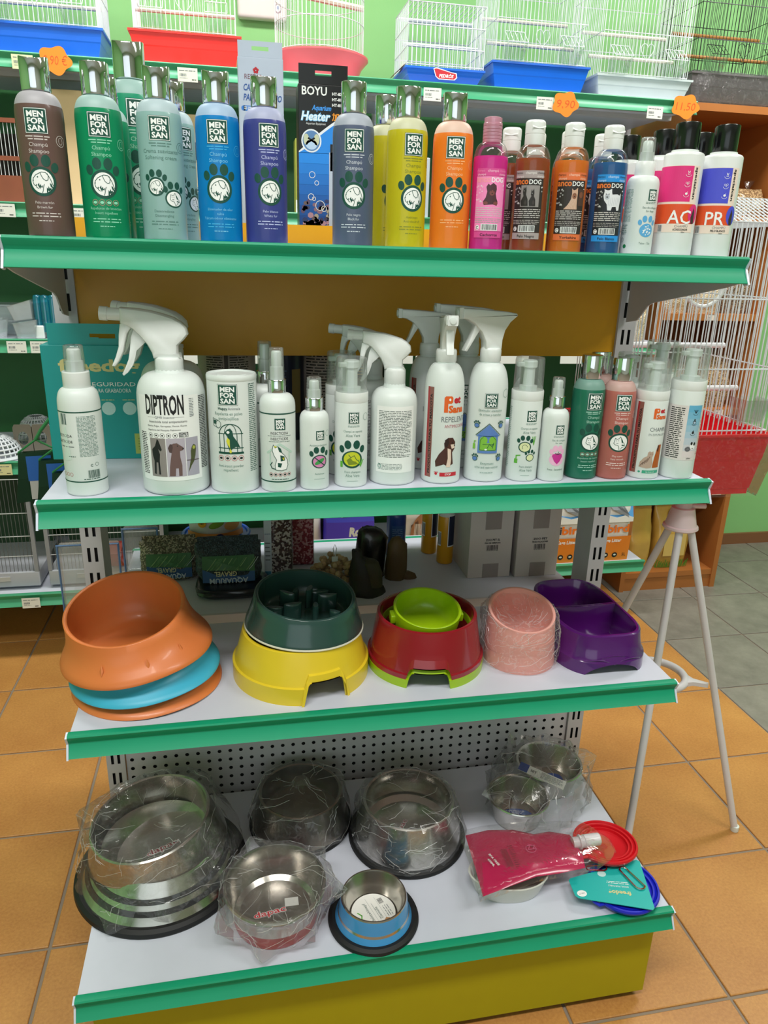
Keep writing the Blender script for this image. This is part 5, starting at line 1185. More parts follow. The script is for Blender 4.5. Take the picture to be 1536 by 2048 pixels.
# pink drinking pouch
PCH = mat('magenta_pouch', '#c21852', .22, coat=.5, trans=.12)
out = [(.665, .086), (.710, .089), (.760, .086), (.799, .072), (.832, .074), (.866, .056), (.868, .030), (.868, .003), (.860, -.025), (.809, -.027), (.762, -.031), (.706, -.047), (.654, -.056), (.660, .010)]
pc = thing('drinking_pouch', 'flat magenta drinking pouch with pale screw cap in a clear sleeve', 'pouch', (.76, .015, ZD + .042))
def blob(o, s, z):
    cx = sum(a for a, b in o) / len(o); cy = sum(b for a, b in o) / len(o)
    return [(cx + (a - cx) * s - .76, cy + (b - cy) * s - .015, z + .004 * sin((a - .66) * 30)) for a, b in o]
g = G(); g.loft([blob(out, .2, .001), blob(out, .8, .001), blob(out, .97, .005), blob(out, 1.0, .0065), blob(out, .97, .008), blob(out, .75, .0135), blob(out, .2, .0155)], PCH); g.obj('pouch_body', pc, ang=60)
g = G(); R = []
for d, r in ((0, .0105), (.012, .0105), (.013, .0135), (.016, .0135), (.017, .0115), (.022, .0115), (.023, .0125), (.052, .0115), (.054, .0100)): R.append([(d, r * cos(a), r * sin(a)) for a in (2 * pi * k / 24 for k in range(24))])
g.loft(R, mat('pale_cap', '#d8d3d6', .3, coat=.2)); g.obj('screw_cap', pc, (.100, .016, .010), (0, D(-4), D(-2)), ang=30)
p = Pr(); p.text('BPA FREE', 0, .004, .0042, INK_W, wid=.030, bold=.02); p.text('450ML', .003, -.005, .0042, INK_W, wid=.020, bold=.02)
c1, s1 = cos(-1.25), sin(-1.25)
p.wrap(lambda u, v, o: (-.070 + u * c1 - v * s1, -.008 + u * s1 + v * c1, .0150 + o), 'print', pc, None, .003)
DM = ink('#8f1038'); p = Pr(); p.bars(0, -.020, .012, .022, DM, None, 8); p.fuzz(.016, -.03, .026, .03, 12, DM, .3, 5); p.ring(.058, .014, .010, .010, .0012, ink('#e26a94'), 20); p.text('ZZ', .060, .012, .010, ink('#dd5f8a'), bold=0)
p.wrap(lambda u, v, o: (-.045 + u, -.005 + v, .0140 + o), 'back_print', pc, None, .003)
wf = tag(G().obj('clear_sleeve'), 'clear flat plastic sleeve round the magenta pouch', 'wrap')
bpy.data.objects.remove(wf)
g = G(); o2 = [(.655, .098), (.70, .104), (.76, .103), (.81, .094), (.86, .092), (.905, .082), (.925, .062), (.940, .030), (.935, .0), (.915, -.015), (.88, -.032), (.82, -.036), (.76, -.040), (.70, -.054), (.645, -.064), (.652, .010)]
def sl(s, z):
    cx, cy = .79, .02
    return [(cx + (a - cx) * s + .003 * noise.noise(Vector((a * 60, b * 60, z * 90))), cy + (b - cy) * s, z + .003 * noise.noise(Vector((a * 50, b * 50, s * 7)))) for a, b in o2]
g.loft([sl(.3, .041), sl(.8, .041), sl(1.0, .046), sl(.97, .052), sl(.85, .062), sl(.6, .066), sl(.25, .066)], SLEEVE); wf = tag(g.obj('clear_sleeve', ang=70), 'clear flat plastic sleeve round the magenta pouch', 'wrap'); wf.location = (0, 0, ZD)
# folding bowls on a teal card
PRD = mat('red_silicone', '#d3101f', .4); PBL = mat('blue_silicone', '#1423c0', .35)
def folding(label, col, loc, r, rot):
    t = thing('folding_bowl', label, 'bowl', loc, 0, 'collapsible silicone bowls', rot)
    lathe_obj([(r * .62, .0), (r * .95, .004), (r, .008), (r * 1.02, .012), (r * 1.0, .0155), (r * .95, .0155), (r * .93, .012), (r * .88, .010), (r * .87, .0135), (r * .82, .0135), (r * .81, .009), (r * .77, .008), (r * .755, .0115), (r * .71, .0115), (r * .70, .006), (r * .64, .004), (.0005, .004)], col, 'bowl_shell', t)
    g = G(); g.tube([(r * 1.0, -.012, .012), (r * 1.14, -.010, .012), (r * 1.18, 0, .012), (r * 1.14, .010, .012), (r * 1.0, .012, .012)], .003, col, 8); g.obj('loop', t)
    return t
folding('red collapsible travel bowl lying on the teal card', PRD, (.934, .040, ZD + .022), .060, (D(4), D(-2), D(200)))
folding('blue collapsible travel bowl under the teal card at the front edge', PBL, (.930, -.044, ZD + .002), .063, (0, 0, D(200)))
cd_ = thing('teal_card', 'teal product card with cream lettering between the red and blue travel bowls', 'card', (0, 0, ZD + .0208))
cor = [(.834, -.023), (.983, .0), (.953, -.111), (.828, -.060)]
g = G(); cc = [(.836, -.020), (.980, .001), (.984, -.004), (.956, -.106), (.951, -.110), (.832, -.064), (.828, -.058), (.831, -.024)]
g.loft([[(a, b, 0) for a, b in cc], [(a, b, .0012) for a, b in cc]], mat('teal_card_face', '#1fb3ad', .35), True, True); g.obj('card_sheet', cd_, smooth=False)
p = Pr(); p.text('freedog', 0, 0, .0085, ink('#d9cf8e'), wid=.040, bold=.03); p.text('BOWL PORTABLE', 0, -.012, .0034, INK_W, wid=.036, bold=.0); p.fuzz(-.020, -.022, .020, -.015, 2, INK_W, .35, 3, 'c')
c2, s2 = cos(pi - .28), sin(pi - .28)
p.wrap(lambda u, v, o: (.912 + u * c2 - v * s2, -.062 + u * s2 + v * c2, .0012 + o), 'card_print', cd_, None, .0003)
p = Pr(); p.ell(.842, -.056, .009, .007, INK_W, 18); p.ell(.898, -.020, .008, .007, ink('#bfe0de'), 16); p.up(); p.fuzz(.836, -.058, .848, -.054, 2, INK_GY, .3, 2, 'c')
p.wrap(lambda u, v, o: (u, v, .0012 + o), 'card_badges', cd_, None, .0003)
def carabiner(label, loc, rot, m=CHROME, k=1.0):
    t = thing('carabiner', label, 'clip', loc, 0, 'small carabiners on the travel bowls', rot)
    P = [(.006 * cos(a) * k, (.018 + .006 * sin(a)) * k, 0) for a in (pi * q / 8 for q in range(9))] + [(.0085 * cos(a) * k * -1, (-.016 + .0085 * -sin(a)) * k, 0) for a in (pi * q / 8 for q in range(7))]
    g = G(); g.tube(P, .0016 * k, m, 8); g.obj('frame', t)
    g = G(); g.tube([P[-1], P[0]], .0014 * k, m, 8); g.obj('gate', t)
carabiner('silver wire carabiner lying on the teal card', (.948, -.040, ZD + .0245), (0, 0, D(18)), CHROME, 1.15)
carabiner('red carabiner under the clear sleeve beside the red travel bowl', (.893, -.008, ZD + .0255), (0, 0, D(85)), mat('red_anodised', '#a01828', .25, metal=.8), .8)
# ------------------------------------------------------------------ wall shelving behind
PANEL = mat('panel_green', '#2f6b3a', .55)
ws = thing('wall_shelving', 'grey wall shelving uprights with dark green back panels behind the gondola', 'shelf frame', (.3, 1.99, 0))
def wpart(g, name, parent, o, **kw):
    g.v = [(a - o[0], b - o[1], c - o[2]) for a, b, c in g.v]; return g.obj(name, parent, **kw)
for a, b in ((-1.2, -.205), (-.195, .795), (.805, 1.795)):
    g = G(); g.box(a, 1.985, .03, b, 1.995, 1.84, PANEL); wpart(g, 'back_panel', ws, (.3, 1.99, 0), smooth=False)
for x in (-1.2, -.2, .8, 1.79):
    g = G(); g.box(x - .015, 1.962, 0, x + .015, 1.984, 1.86, GREY); wpart(g, 'upright', ws, (.3, 1.99, 0), smooth=False)
WG = 'white shelves with green rails along the back wall'
WZ = {1.842: ('topmost wall shelf carrying the bird cages', 1.5), 1.454: ('wall shelf below the bird cages, behind the shampoo bottles', 1.5), 1.06: ('wall shelf at the height of the second gondola shelf', 1.5), .669: ('wall shelf carrying the white plastic nests', 1.5), .241: ('lowest wall shelf carrying litter bags and the grey cage', 1.4)}
for z, (lb, y) in WZ.items():
    o = (.3, y, z - .02); t = thing('wall_shelf', lb, 'shelf', o, 0, WG)
    g = G(); g.box(-1.2, y + .018, z - .022, 1.79, 1.960, z - .0015, WHITE_SHELF); g.box(-1.2, y + .018, z - .040, 1.79, y + .024, z - .022, GREY); g.box(-1.2, y + .15, z - .036, 1.79, y + .17, z - .022, GREY); wpart(g, 'shelf_board', t, o, smooth=False)
    g = G(); g.extrude(rail_profile(y, z, 1.15), -1.2, 1.795, GREEN2, axis='x'); wpart(g, 'price_rail', t, o, ang=25)
    if z == 1.06:
        for a, b in ((-.02, .42), (.43, .86), (.87, 1.28), (1.40, 1.56)):
            g = G(); g.box(a, y - .001, .986, b, y + .0, 1.022, ink('#e8ebe8')); wpart(g, 'paper_strip', t, o, smooth=False)
# price labels in the rails
def price(x, z, y, lb, c='#e8e8e0', wd=.056, hh=.036, s=1):
    t = thing('price_label', lb, 'label', (x, y, z), 0, 'printed price labels on the wall shelf rails'); g = G(); g.box(-wd / 2, 0, -hh / 2, wd / 2, .0008, hh / 2, ink(c)); g.obj('card', t, smooth=False)
    p = Pr(); p.fuzz(-wd * .42, .008, wd * .40, .013, 1, INK_GY, .4, s); p.bars(-wd * .40, -.004, -.004, .003, INK_GY, None, 10, s); p.fuzz(-wd * .4, -.010, 0, -.007, 1, INK_GY, .4, s + 1); p.fuzz(wd * .2, -.014, wd * .42, -.010, 1, INK_K, .6, s + 2); p.wrap(plane_y(0, 0, 0), 'price_print', t, None, .0003)
RY = 1.4985
for i, (x, z, y, c, lb) in enumerate(((-.284, 1.815, RY, '#d9dfb4', 'pale yellow price label left of the orange tag under the blue-tray cage'), (.160, 1.812, RY, '#d9dccb', 'white price label under the red-tray cage'), (.890, 1.806, RY, '#e8e8e0', 'white price label under the small blue-tray cage'), (1.258, 1.803, RY, '#e8e8e0', 'white price label left of the second orange tag'), (1.641, 1.799, RY, '#e8e8e0', 'white price label left of the rightmost orange tag'),
      (-.380, 1.430, RY, '#e8e8e0', 'white price label under the wooden cage'), (-.168, 1.425, RY, '#e8e8e0', 'white price label under the tan carton'), (-.398, 1.037, RY, '#e8e8e0', 'white price label under the clear scoops'), (-.330, 1.037, RY, '#e8e8e0', 'white price label under the teal tubes'), (-.490, .646, RY, '#e3dba4', 'yellow price label under the white nests'), (-.433, .214, 1.3985, '#e8e8e0', 'white price label under the grey cage at floor level'), (.55, 1.037, RY, '#eceae0', 'white price label on the wall rail behind the trigger bottles'), (1.25, 1.037, RY, '#eceae0', 'white price label on the wall rail behind the cologne bottle'))):
    price(x, z, y - .0012, lb, c, s=i)
def cloud(x, z, txt, lb, wd=.085, y=1.493):
    t = thing('price_tag', lb, 'tag', (x, y, z), 0, 'orange handwritten price tags'); n = 48
    o = [((wd / 2) * cos(a) * (1 + .10 * cos(5 * a + .6)), .034 * sin(a) * (1 + .12 * cos(5 * a + .6))) for a in (2 * pi * k / n for k in range(n))]
    g = G(); g.extrude(o, 0, .001, mat('fluor_orange', '#ff8a1e', .6), 'y'); g.obj('card', t, smooth=False)
    p = Pr(); p.text(txt, 0, -.011, .022, ink('#e0551a'), wid=wd * .72, bold=-.01, shear=.1); p.wrap(plane_y(0, 0, 0), 'handwriting', t, None, .0004)
cloud(-.198, 1.824, '9,90 €', 'orange handwritten price tag at the left end of the top wall rail'); cloud(1.326, 1.805, '9,90', 'orange handwritten price tag near the middle of the top wall rail'); cloud(1.745, 1.822, '11,50', 'orange handwritten price tag at the right end of the top wall rail', .095)
# ------------------------------------------------------------------ bird cages
def cage(lb, x0, x1, y0, y1, z0, trayc, trayh, h, wirec=WIRE, pitch=.013, wr=.0010, base=None, group='bird cages on top of the wall shelves', feeders=True, perch='#e0d9cc', ins=.016, fronty=None):
    o = ((x0 + x1) / 2, (y0 + y1) / 2, z0); t = thing('bird_cage', lb, 'cage', o, 0, group)
    hx, hy = (x1 - x0) / 2, (y1 - y0) / 2
    g = G(); i_ = .022
    R = [[(-hx + a, -hy + a, z), (hx - a, -hy + a, z), (hx - a, hy - a, z), (-hx + a, hy - a, z)] for a, z in ((i_, .012), (i_ - .002, .013), (.004, trayh - .006), (.0, trayh - .006), (.0, trayh), (.004, trayh), (.01, trayh * .6), (i_ + .004, .016))]
    g.loft(R, trayc, True, True); g.obj('tray', t, smooth=False)
    if base:
        g = G(); g.box(-hx + .035, -hy + .02, 0, hx - .03, hy - .03, .0125, base); g.obj('drawer', t, smooth=False)
    else:
        g = G(); g.box(-hx + i_, -hy + i_, 0, hx - i_, hy - i_, .0125, trayc); g.obj('foot', t, smooth=False)
    g = G(); a = hx - ins; b = hy - ins; zz0 = trayh - .004; zz1 = h
    def bar(p, q, r=wr): g.tube([p, q], r, wirec, 4, cap=False)
    n = max(2, int(2 * a / pitch))
    for k in range(n + 1):
        x = -a + 2 * a * k / n; bar((x, -b, zz0), (x, -b, zz1)); bar((x, b, zz0), (x, b, zz1)); bar((x, -b, zz1), (x, b, zz1))
    n2 = max(2, int(2 * b / pitch))
    for k in range(1, n2):
        y = -b + 2 * b * k / n2; bar((-a, y, zz0), (-a, y, zz1)); bar((a, y, zz0), (a, y, zz1))
    for z in (zz0 + .01, zz0 + (zz1 - zz0) * .33, zz0 + (zz1 - zz0) * .66, zz1):
        g.tube([(-a, -b, z), (a, -b, z), (a, b, z), (-a, b, z)], wr * 1.4, wirec, 5, closed=True)
    tag(g.obj('wire_bars', t, smooth=True), kind='stuff')
    PE = mat('perch_' + perch.strip('#'), perch, .5)
    for yy, zz in ((-.02, trayh + .075), (.05, trayh + .16)):
        g = G(); g.tube([(-a, yy, zz), (a, yy, zz)], .006, PE, 8); g.obj('perch', t)
    if feeders:
        for s in (-1, 1):
            g = G(); cx = s * a * .62; w2, d2 = .032, .05; z1 = trayh + .045
            R = [[(cx - q * w2, -b - dd, z), (cx + q * w2, -b - dd, z), (cx + q * w2, -b + .012, z), (cx - q * w2, -b + .012, z)] for q, dd, z in ((.8, .025, z1 - .04), (1, .045, z1), (.95, .043, z1), (.76, .024, z1 - .038))]
            g.loft(R, CLEAR, True, False); g.obj('feeder', t, smooth=False)
            g = G()
            for k in range(5): g.tube([(cx + (k / 4 - .5) * 2 * w2, -b, z1 + .04), (cx + (k / 4 - .5) * 2 * w2, -b - .042, z1 + .004)], .0009, wirec, 4)
            g.tube([(cx - w2, -b - .042, z1 + .004), (cx + w2, -b - .042, z1 + .004)], .0012, wirec, 4); g.tube([(cx - w2, -b - .002, z1 + .04), (cx + w2, -b - .002, z1 + .04)], .0012, wirec, 4); g.obj('feeder_guard', t)
        g = G(); hrt = []
        for k in range(25):
            q = 2 * pi * k / 24; hrt.append((.0018 * 16 * sin(q) ** 3 * .8, -b - .003, trayh + .075 + .0018 * (13 * cos(q) - 5 * cos(2 * q) - 2 * cos(3 * q) - cos(4 * q))))
        g.tube(hrt[:-1], .0011, wirec, 5, closed=True); g.obj('door_heart', t)
    return t
TBL = mat('tray_blue', '#0f66d8', .3, coat=.2); TRD = mat('tray_red', '#f0281e', .35, coat=.2); TPK = mat('tray_coral', '#f0646a', .35, coat=.2); TWH = mat('tray_white', '#c4cfd0', .35, coat=.2); TGY = mat('tray_grey', '#5f5a5c', .4)
DRW = mat('drawer_white', '#cfe0ea', .4)
cage('white wire bird cage with blue tray at the far left', -.43, -.072, 1.56, 1.84, 1.842, TBL, .085, .42, base=DRW)
cage('white wire bird cage with bright red tray', -.005, .318, 1.56, 1.82, 1.842, TRD, .092, .42, base=DRW)
cage('white wire bird cage with blue tray, second from the black one', 1.095, 1.430, 1.56, 1.84, 1.842, TBL, .085, .46, base=DRW)
cage('white wire bird cage with white tray beside the black one', 1.455, 1.800, 1.56, 1.84, 1.842, TWH, .072, .46, base=DRW)
cage('black wire bird cage with grey tray on top of the wooden cabinet', 1.850, 2.240, 1.66, 1.96, 1.866, TGY, .10, .42, wirec=mat('black_wire', '#17181a', .4), perch='#b07a3c', group='bird cages on top of the wall shelves')
# wrap on the grey tray
g = G(); R = []
for z, e in ((.004, .004), (.04, .010), (.07, .008), (.104, .006)):
    ring = []
    for k in range(60):
        a = 2 * pi * k / 60; x = math.copysign(abs(cos(a)) ** .35, cos(a)) * (.195 + e * (1 + noise.noise(Vector((k * .7, z * 40, 3))))); y = math.copysign(abs(sin(a)) ** .35, sin(a)) * (.15 + e * (1 + noise.noise(Vector((k * .7, z * 40, 9)))))
        ring.append((x, y, z + .004 * noise.noise(Vector((k * .5, z * 30, 1)))))
    R.append(ring)
g.loft(R, FILM, False, False); o = tag(g.obj('plastic_wrap', ang=50), 'clear wrap round the grey tray of the black cage', 'wrap'); o.location = (2.045, 1.81, 1.866)
# small cage with the red oval maker badge
dc = cage('small white wire cage with blue tray and red maker badge', .815, 1.075, 1.56, 1.76, 1.842, TBL, .052, .225, pitch=.0145, wr=.0014, feeders=False, perch='#d9dfe0', ins=.006)
p = Pr(); p.poly([(-.040, .020), (-.030, .024), (.020, .012), (.036, .010), (.038, -.004), (.030, -.012), (-.022, -.012), (-.032, -.004)], INK_W); p.up(); p.poly([(-.037, .0185), (-.030, .021), (.020, .0098), (.033, .008), (.035, -.003), (.028, -.0098), (-.021, -.0098), (-.030, -.003)], INK_R); p.up(); p.text('PEDRÓS', .002, -.0055, .0095, INK_W, wid=.046, bold=.03, shear=.2)
p.wrap(lambda a, b, o: (a, -.0965 - .0 - o, .030 + b * .9), 'maker_badge', dc, None, .004)
g = G(); g.add([(-.16, -.06, .03), (-.11, -.07, .075), (-.11, .0, .075), (-.16, .01, .03)], [(0, 1, 2, 3)], mat('cardboard_tag', '#c98a5a', .6)); g.add([(-.16, -.06, .0285), (-.11, -.07, .0735), (-.11, .0, .0735), (-.16, .01, .0285)], [(3, 2, 1, 0)], mat('cardboard_tag')); g.obj('cardboard_leaf', dc, smooth=False)
# round cage on coral tray
rc = thing('round_bird_cage', 'round white wire cage on a coral dish tray behind the black heater box', 'cage', (.565, 1.71, 1.842), 0, 'bird cages on top of the wall shelves')
lathe_obj([(.105, 0), (.112, .004), (.135, .055), (.152, .075), (.156, .078), (.156, .083), (.150, .083), (.140, .070), (.110, .012), (.0005, .010)], TPK, 'tray', rc)
g = G()
for k in range(64):
    a = 2 * pi * k / 64; g.tube([(.140 * cos(a), .140 * sin(a), .075), (.140 * cos(a), .140 * sin(a), .30), (.115 * cos(a), .115 * sin(a), .40)], .0010, WIRE, 4, cap=False)
for z in (.09, .17, .24, .30): g.tube([(.140 * cos(a), .140 * sin(a), z) for a in (2 * pi * k / 48 for k in range(48))], .0013, WIRE, 5, closed=True)
tag(g.obj('wire_bars', rc), kind='stuff'); g = G(); g.tube([(-.138, -.02, .255), (.138, -.02, .225)], .009, mat('perch_pale', '#d9cfc0', .5), 8); g.obj('perch', rc)
# white wall box
it = thing('wall_speaker', 'white rounded wall box with a small round badge above the heater boxes', 'wall box', (.402, 2.099, 2.112)); g = G(); g.rbox(-.086, -.04, 0, .086, 0, .25, mat('cream_plastic', '#eadfdc', .4), .012); g.obj('housing', it)
p = Pr(); p.ell(.055, .035, .013, .016, ink('#7a2f4a'), 20); p.up(); p.ell(.055, .035, .009, .011, ink('#e8e4ea'), 16); p.up(); p.ell(.055, .037, .005, .005, ink('#3a56a8'), 12); p.wrap(plane_y(0, -.04, 0), 'badge', it, None, .0006)
# ------------------------------------------------------------------ things on the wall shelves
def carton(name, lb, x0, x1, y, d, z, h, m, cat='box', pr=None, tab=None):
    t = thing(name, lb, cat, ((x0 + x1) / 2, y, z)); w2 = (x1 - x0) / 2; g = G(); g.rbox(-w2, 0, 0, w2, d, h, m, .002); g.obj('carton', t, smooth=False)
    g = G(); g.box(-w2 + .004, .004, h, w2 - .004, d / 2, h + .001, m); g.obj('flap', t, smooth=False)
    if pr: pr.wrap(plane_y(0, 0, 0), 'box_print', t, None, .0004)
    return t
TAN = mat('raw_plywood', '#d9bd8e', .6, noise_c=(8, .12))
WB = 1.4525
p = Pr(); p.ell(.042, .19, .012, .026, ink('#2b2018'), 20)
carton('nest_box', 'pale plywood nest box left of the large green bottle', -.246, -.150, 1.58, .14, WB, .315, TAN, 'nest box', p)
p = Pr(); p.ell(.030, .17, .012, .026, ink('#2b2018'), 20)
carton('nest_box', 'pale plywood nest box behind the blue shampoo bottle', .085, .200, 1.58, .14, WB, .270, TAN, 'nest box', p)
p = Pr(); p.line([(-.04, .075), (-.01, .055), (-.04, .035)], .010, ink('#e8e4e0')); p.line([(-.038, .075), (-.012, .055), (-.038, .035)], .006, INK_R); p.text('g', .02, .012, .03, ink('#e8d020'), bold=.05)
carton('feed_box', 'teal feed box with red arrow showing between cream and blue bottles', .125, .235, 1.515, .05, WB, .062, mat('teal_box_card', '#1f6f80', .5), 'box', p)
p = Pr(); p.ell(-.0, .16, .03, .035, ink('#e8d43a'), 20); p.rect(-.05, .0, .05, .04, INK_W); p.ell(.01, .085, .022, .03, ink('#b0703a'), 14); p.text('Ave', 0, .155, .012, INK_K, bold=.02)
carton('feed_box', 'lime and gold feed carton between the two heater boxes', .470, .570, 1.53, .07, WB, .215, mat('lime_gold_card', '#a9b04a', .5, noise_c=(12, .3)), 'box', p)
p = Pr(); p.ring(0, .09, .03, .05, .008, ink('#16306a'), 20)
carton('feed_box', 'white and navy carton between yellow and orange bottles', .800, .900, 1.53, .07, WB, .18, mat('white_card', '#b9c2cc', .5), 'box', p)
# wooden cage
wc = thing('wooden_cage', 'brown wooden trapping cage with thin wires at the left edge', 'cage', (-.365, 1.60, WB)); WDB = mat('reddish_wood', '#8a4a30', .5, noise_c=(20, .2))
g = G(); g.box(-.13, -.06, 0, .115, .10, .075, WDB); g.obj('base_drawer', wc, smooth=False)
for z in (.115, .215):
    g = G(); g.box(-.13, -.06, z, .115, -.05, z + .012, WDB); g.obj('rail', wc, smooth=False)
for x in (-.13, .103):
    g = G(); g.box(x, -.06, .075, x + .012, -.05, .215, WDB); g.obj('post', wc, smooth=False)
g = G()
for k in range(22): g.tube([(-.118 + k * .0105, -.055, .075), (-.118 + k * .0105, -.055, .216)], .0011, WIRE, 4, cap=False)
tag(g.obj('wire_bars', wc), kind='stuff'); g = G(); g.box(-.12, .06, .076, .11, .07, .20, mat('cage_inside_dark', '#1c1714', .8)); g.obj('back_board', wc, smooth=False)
# clear scoops and teal tubes
SCO = clear('scoop_plastic', '#eef6fa', .08, .06, haze=.25, gain=.7)
WC_ = 1.0585
def scoop(lb, x, y, z, rot):
    t = thing('seed_scoop', lb, 'scoop', (x, y, z), 0, 'clear plastic seed scoops', rot); g = G(); R = []
    for q, zz in ((.74, 0), (.78, .002), (1.0, .045), (1.05, .047), (.97, .046), (.74, .004)): R.append([(-.035 * q, -.03 * q, zz), (.035 * q, -.03 * q, zz + (.012 if zz > .03 else 0)), (.035 * q, .03 * q, zz + (.012 if zz > .03 else 0)), (-.035 * q, .03 * q, zz)])
    g.loft(R, SCO, False, True); g.obj('cup', t, smooth=False); g = G(); g.rbox(.030, -.008, .045, .080, .008, .051, SCO, .002); g.obj('handle', t)
scoop('clear scoop lying at the bottom of the pair', -.375, 1.56, WC_, (0, 0, 0)); scoop('clear scoop stacked on top of the pair', -.380, 1.565, WC_ + .055, (0, D(-8), 0)); scoop('clear scoop at the left edge beside the pair', -.475, 1.57, WC_, (0, 0, D(30)))
t = thing('clear_box', 'large hazy clear plastic box behind the scoops', 'box', (-.47, 1.68, WC_)); g = G(); R = [[(-.10 * q, -.06 * q, z), (.10 * q, -.06 * q, z), (.10 * q, .06 * q, z), (-.10 * q, .06 * q, z)] for q, z in ((.9, 0), (1, .09), (1.03, .092), (.97, .092), (.88, .004))]; g.loft(R, SCO, False, True); g.obj('tub', t, smooth=False); g = G(); g.box(-.104, -.062, .092, .104, .062, .097, SCO); g.obj('lid', t, smooth=False)
TEC = clear('teal_clear_plastic', '#5fd0e0', .05, .08, haze=.25, hazecol='#18a8c8', gain=.7)
tt = thing('drinking_tubes', 'bundle of teal clear drinking tubes in a white holder', 'drinker', (-.315, 1.56, WC_))
for dx, dy in ((-.022, 0), (0, -.006), (.022, 0)):
    g = G(); g.lathe([(.013, .020), (.0135, .03), (.0135, .122), (.011, .130), (.004, .132)], TEC, 20, (dx, dy, 0), cap=False); g.obj('tube', tt)
for dx in (-.022, .020):
    g = G(); g.rbox(dx - .014, -.022, 0, dx + .014, .015, .040, PW, .004); g.obj('holder', tt)
# nests
NP = mat('white_nest_plastic', '#d5dade', .4); WN = .6675
def nest(lb, x, y, r, m, h=.07):
    t = thing('bird_nest', lb, 'nest', (x, y, WN), 0, 'open-work plastic bird nests'); g = G()
    for k in range(6):
        a = k / 6 * 1.25; g.tube([(r * cos(a) * cos(b), r * cos(a) * sin(b), .008 + h * sin(a)) for b in (2 * pi * q / 36 for q in range(36))], .0035, m, 6, closed=True)
    for q in range(26):
        b = 2 * pi * q / 26; g.tube([(r * cos(a) * cos(b), r * cos(a) * sin(b), .008 + h * sin(a)) for a in (0, .3, .6, .9, 1.25)], .0028, m, 5)
    tag(g.obj('lattice', t), kind='stuff'); g = G(); g.lathe([(r * 1.12, .002), (r * 1.14, .005), (r * 1.0, .009), (r * .96, .006)], m, 36, cap=False); g.obj('rim', t)
nest('white open-work plastic nest at the left edge, front', -.525, 1.58, .075, NP); nest('grey-white open-work plastic nest behind the white one', -.435, 1.75, .07, mat('grey_nest', '#a9aeb0', .4), .10)
gn = thing('wire_nest_box', 'flat grey metal sheet holder with two round holes behind the nets', 'holder', (-.415, 1.60, WN)); SHM = mat('taupe_sheet', '#7d7468', .45)
g = G(); nn = 28
for cx in (-.028, .030):
    o8 = []; i8 = []
    for k in range(nn):
        a = 2 * pi * k / nn; q = 1 / max(abs(cos(a)), abs(sin(a))); o8.append((cx + .030 * cos(a) * q, 0, .055 + .050 * sin(a) * q)); i8.append((cx + .016 * cos(a), 0, .058 + .022 * sin(a)))
    g.add(o8 + i8, [(k, (k + 1) % nn, (k + 1) % nn + nn, k + nn) for k in range(nn)], SHM)
g.obj('sheet', gn, smooth=False); g = G(); g.box(-.06, .0, 0, .062, .06, .006, SHM); g.obj('base', gn, smooth=False)
# hanging nets on the gondola side
NG = mat('net_green_wire', '#2f7a45', .4); NET = clear('net_mesh', '#5f7d66', .5, .0, haze=.55, hazecol='#31503c', gain=.1)
for i, (x, y, z, rz, lb) in enumerate(((-.150, .62, .950, .15, 'green fish net hanging furthest left beside the second shelf'), (-.100, .575, .945, .1, 'green fish net with blue card hanging in the middle'), (-.066, .53, .930, .05, 'green fish net hanging nearest the teal box'))):
    t = thing('fish_net', lb, 'net', (x, y, z), rz, 'fish nets hanging beside the gondola')
    g = G(); hx_ = -.078 - x; g.tube([(hx_, 0, .095), (hx_ * .6 + .003, .001, .06), (hx_ * .2 - .002, 0, .02), (0, 0, 0)], .0036, NG, 8); g.tube([(0, 0, 0), (-.035, 0, -.025), (-.040, 0, -.10)], .0025, NG, 6); g.tube([(0, 0, 0), (.035, 0, -.022), (.040, 0, -.10)], .0025, NG, 6); g.obj('handle', t)
    g = G(); g.loft([[(-.036, -.008, -.026), (.036, -.008, -.024), (.036, .008, -.024), (-.036, .008, -.026)], [(-.042, -.011, -.08), (.040, -.011, -.08), (.040, .011, -.08), (-.042, .011, -.08)], [(-.052, -.004, -.135), (.03, -.004, -.128), (.03, .004, -.128), (-.052, .004, -.135)]], NET, False, True); g.obj('net_bag', t, smooth=False)
    g = G(); g.box(-.022, -.0135, -.085, .026, -.0125, -.032, ink('#1f5fb0')); g.box(-.020, -.0130, -.125, .024, -.0122, -.085, ink('#b9b9b4')); g.obj('header_card', t, smooth=False)
hk = thing('hook_rod', 'thin metal hook rod carrying the fish nets', 'hook', (-.02, .60, 1.045)); g = G(); g.tube([(.04, 0, 0), (-.04, 0, .0), (-.066, .0, .003), (-.070, .0, .014)], .0025, STEEL, 8); g.obj('rod', hk); g = G(); g.box(.03, -.012, -.09, .034, .012, .02, GREY); g.obj('plate', hk, smooth=False)
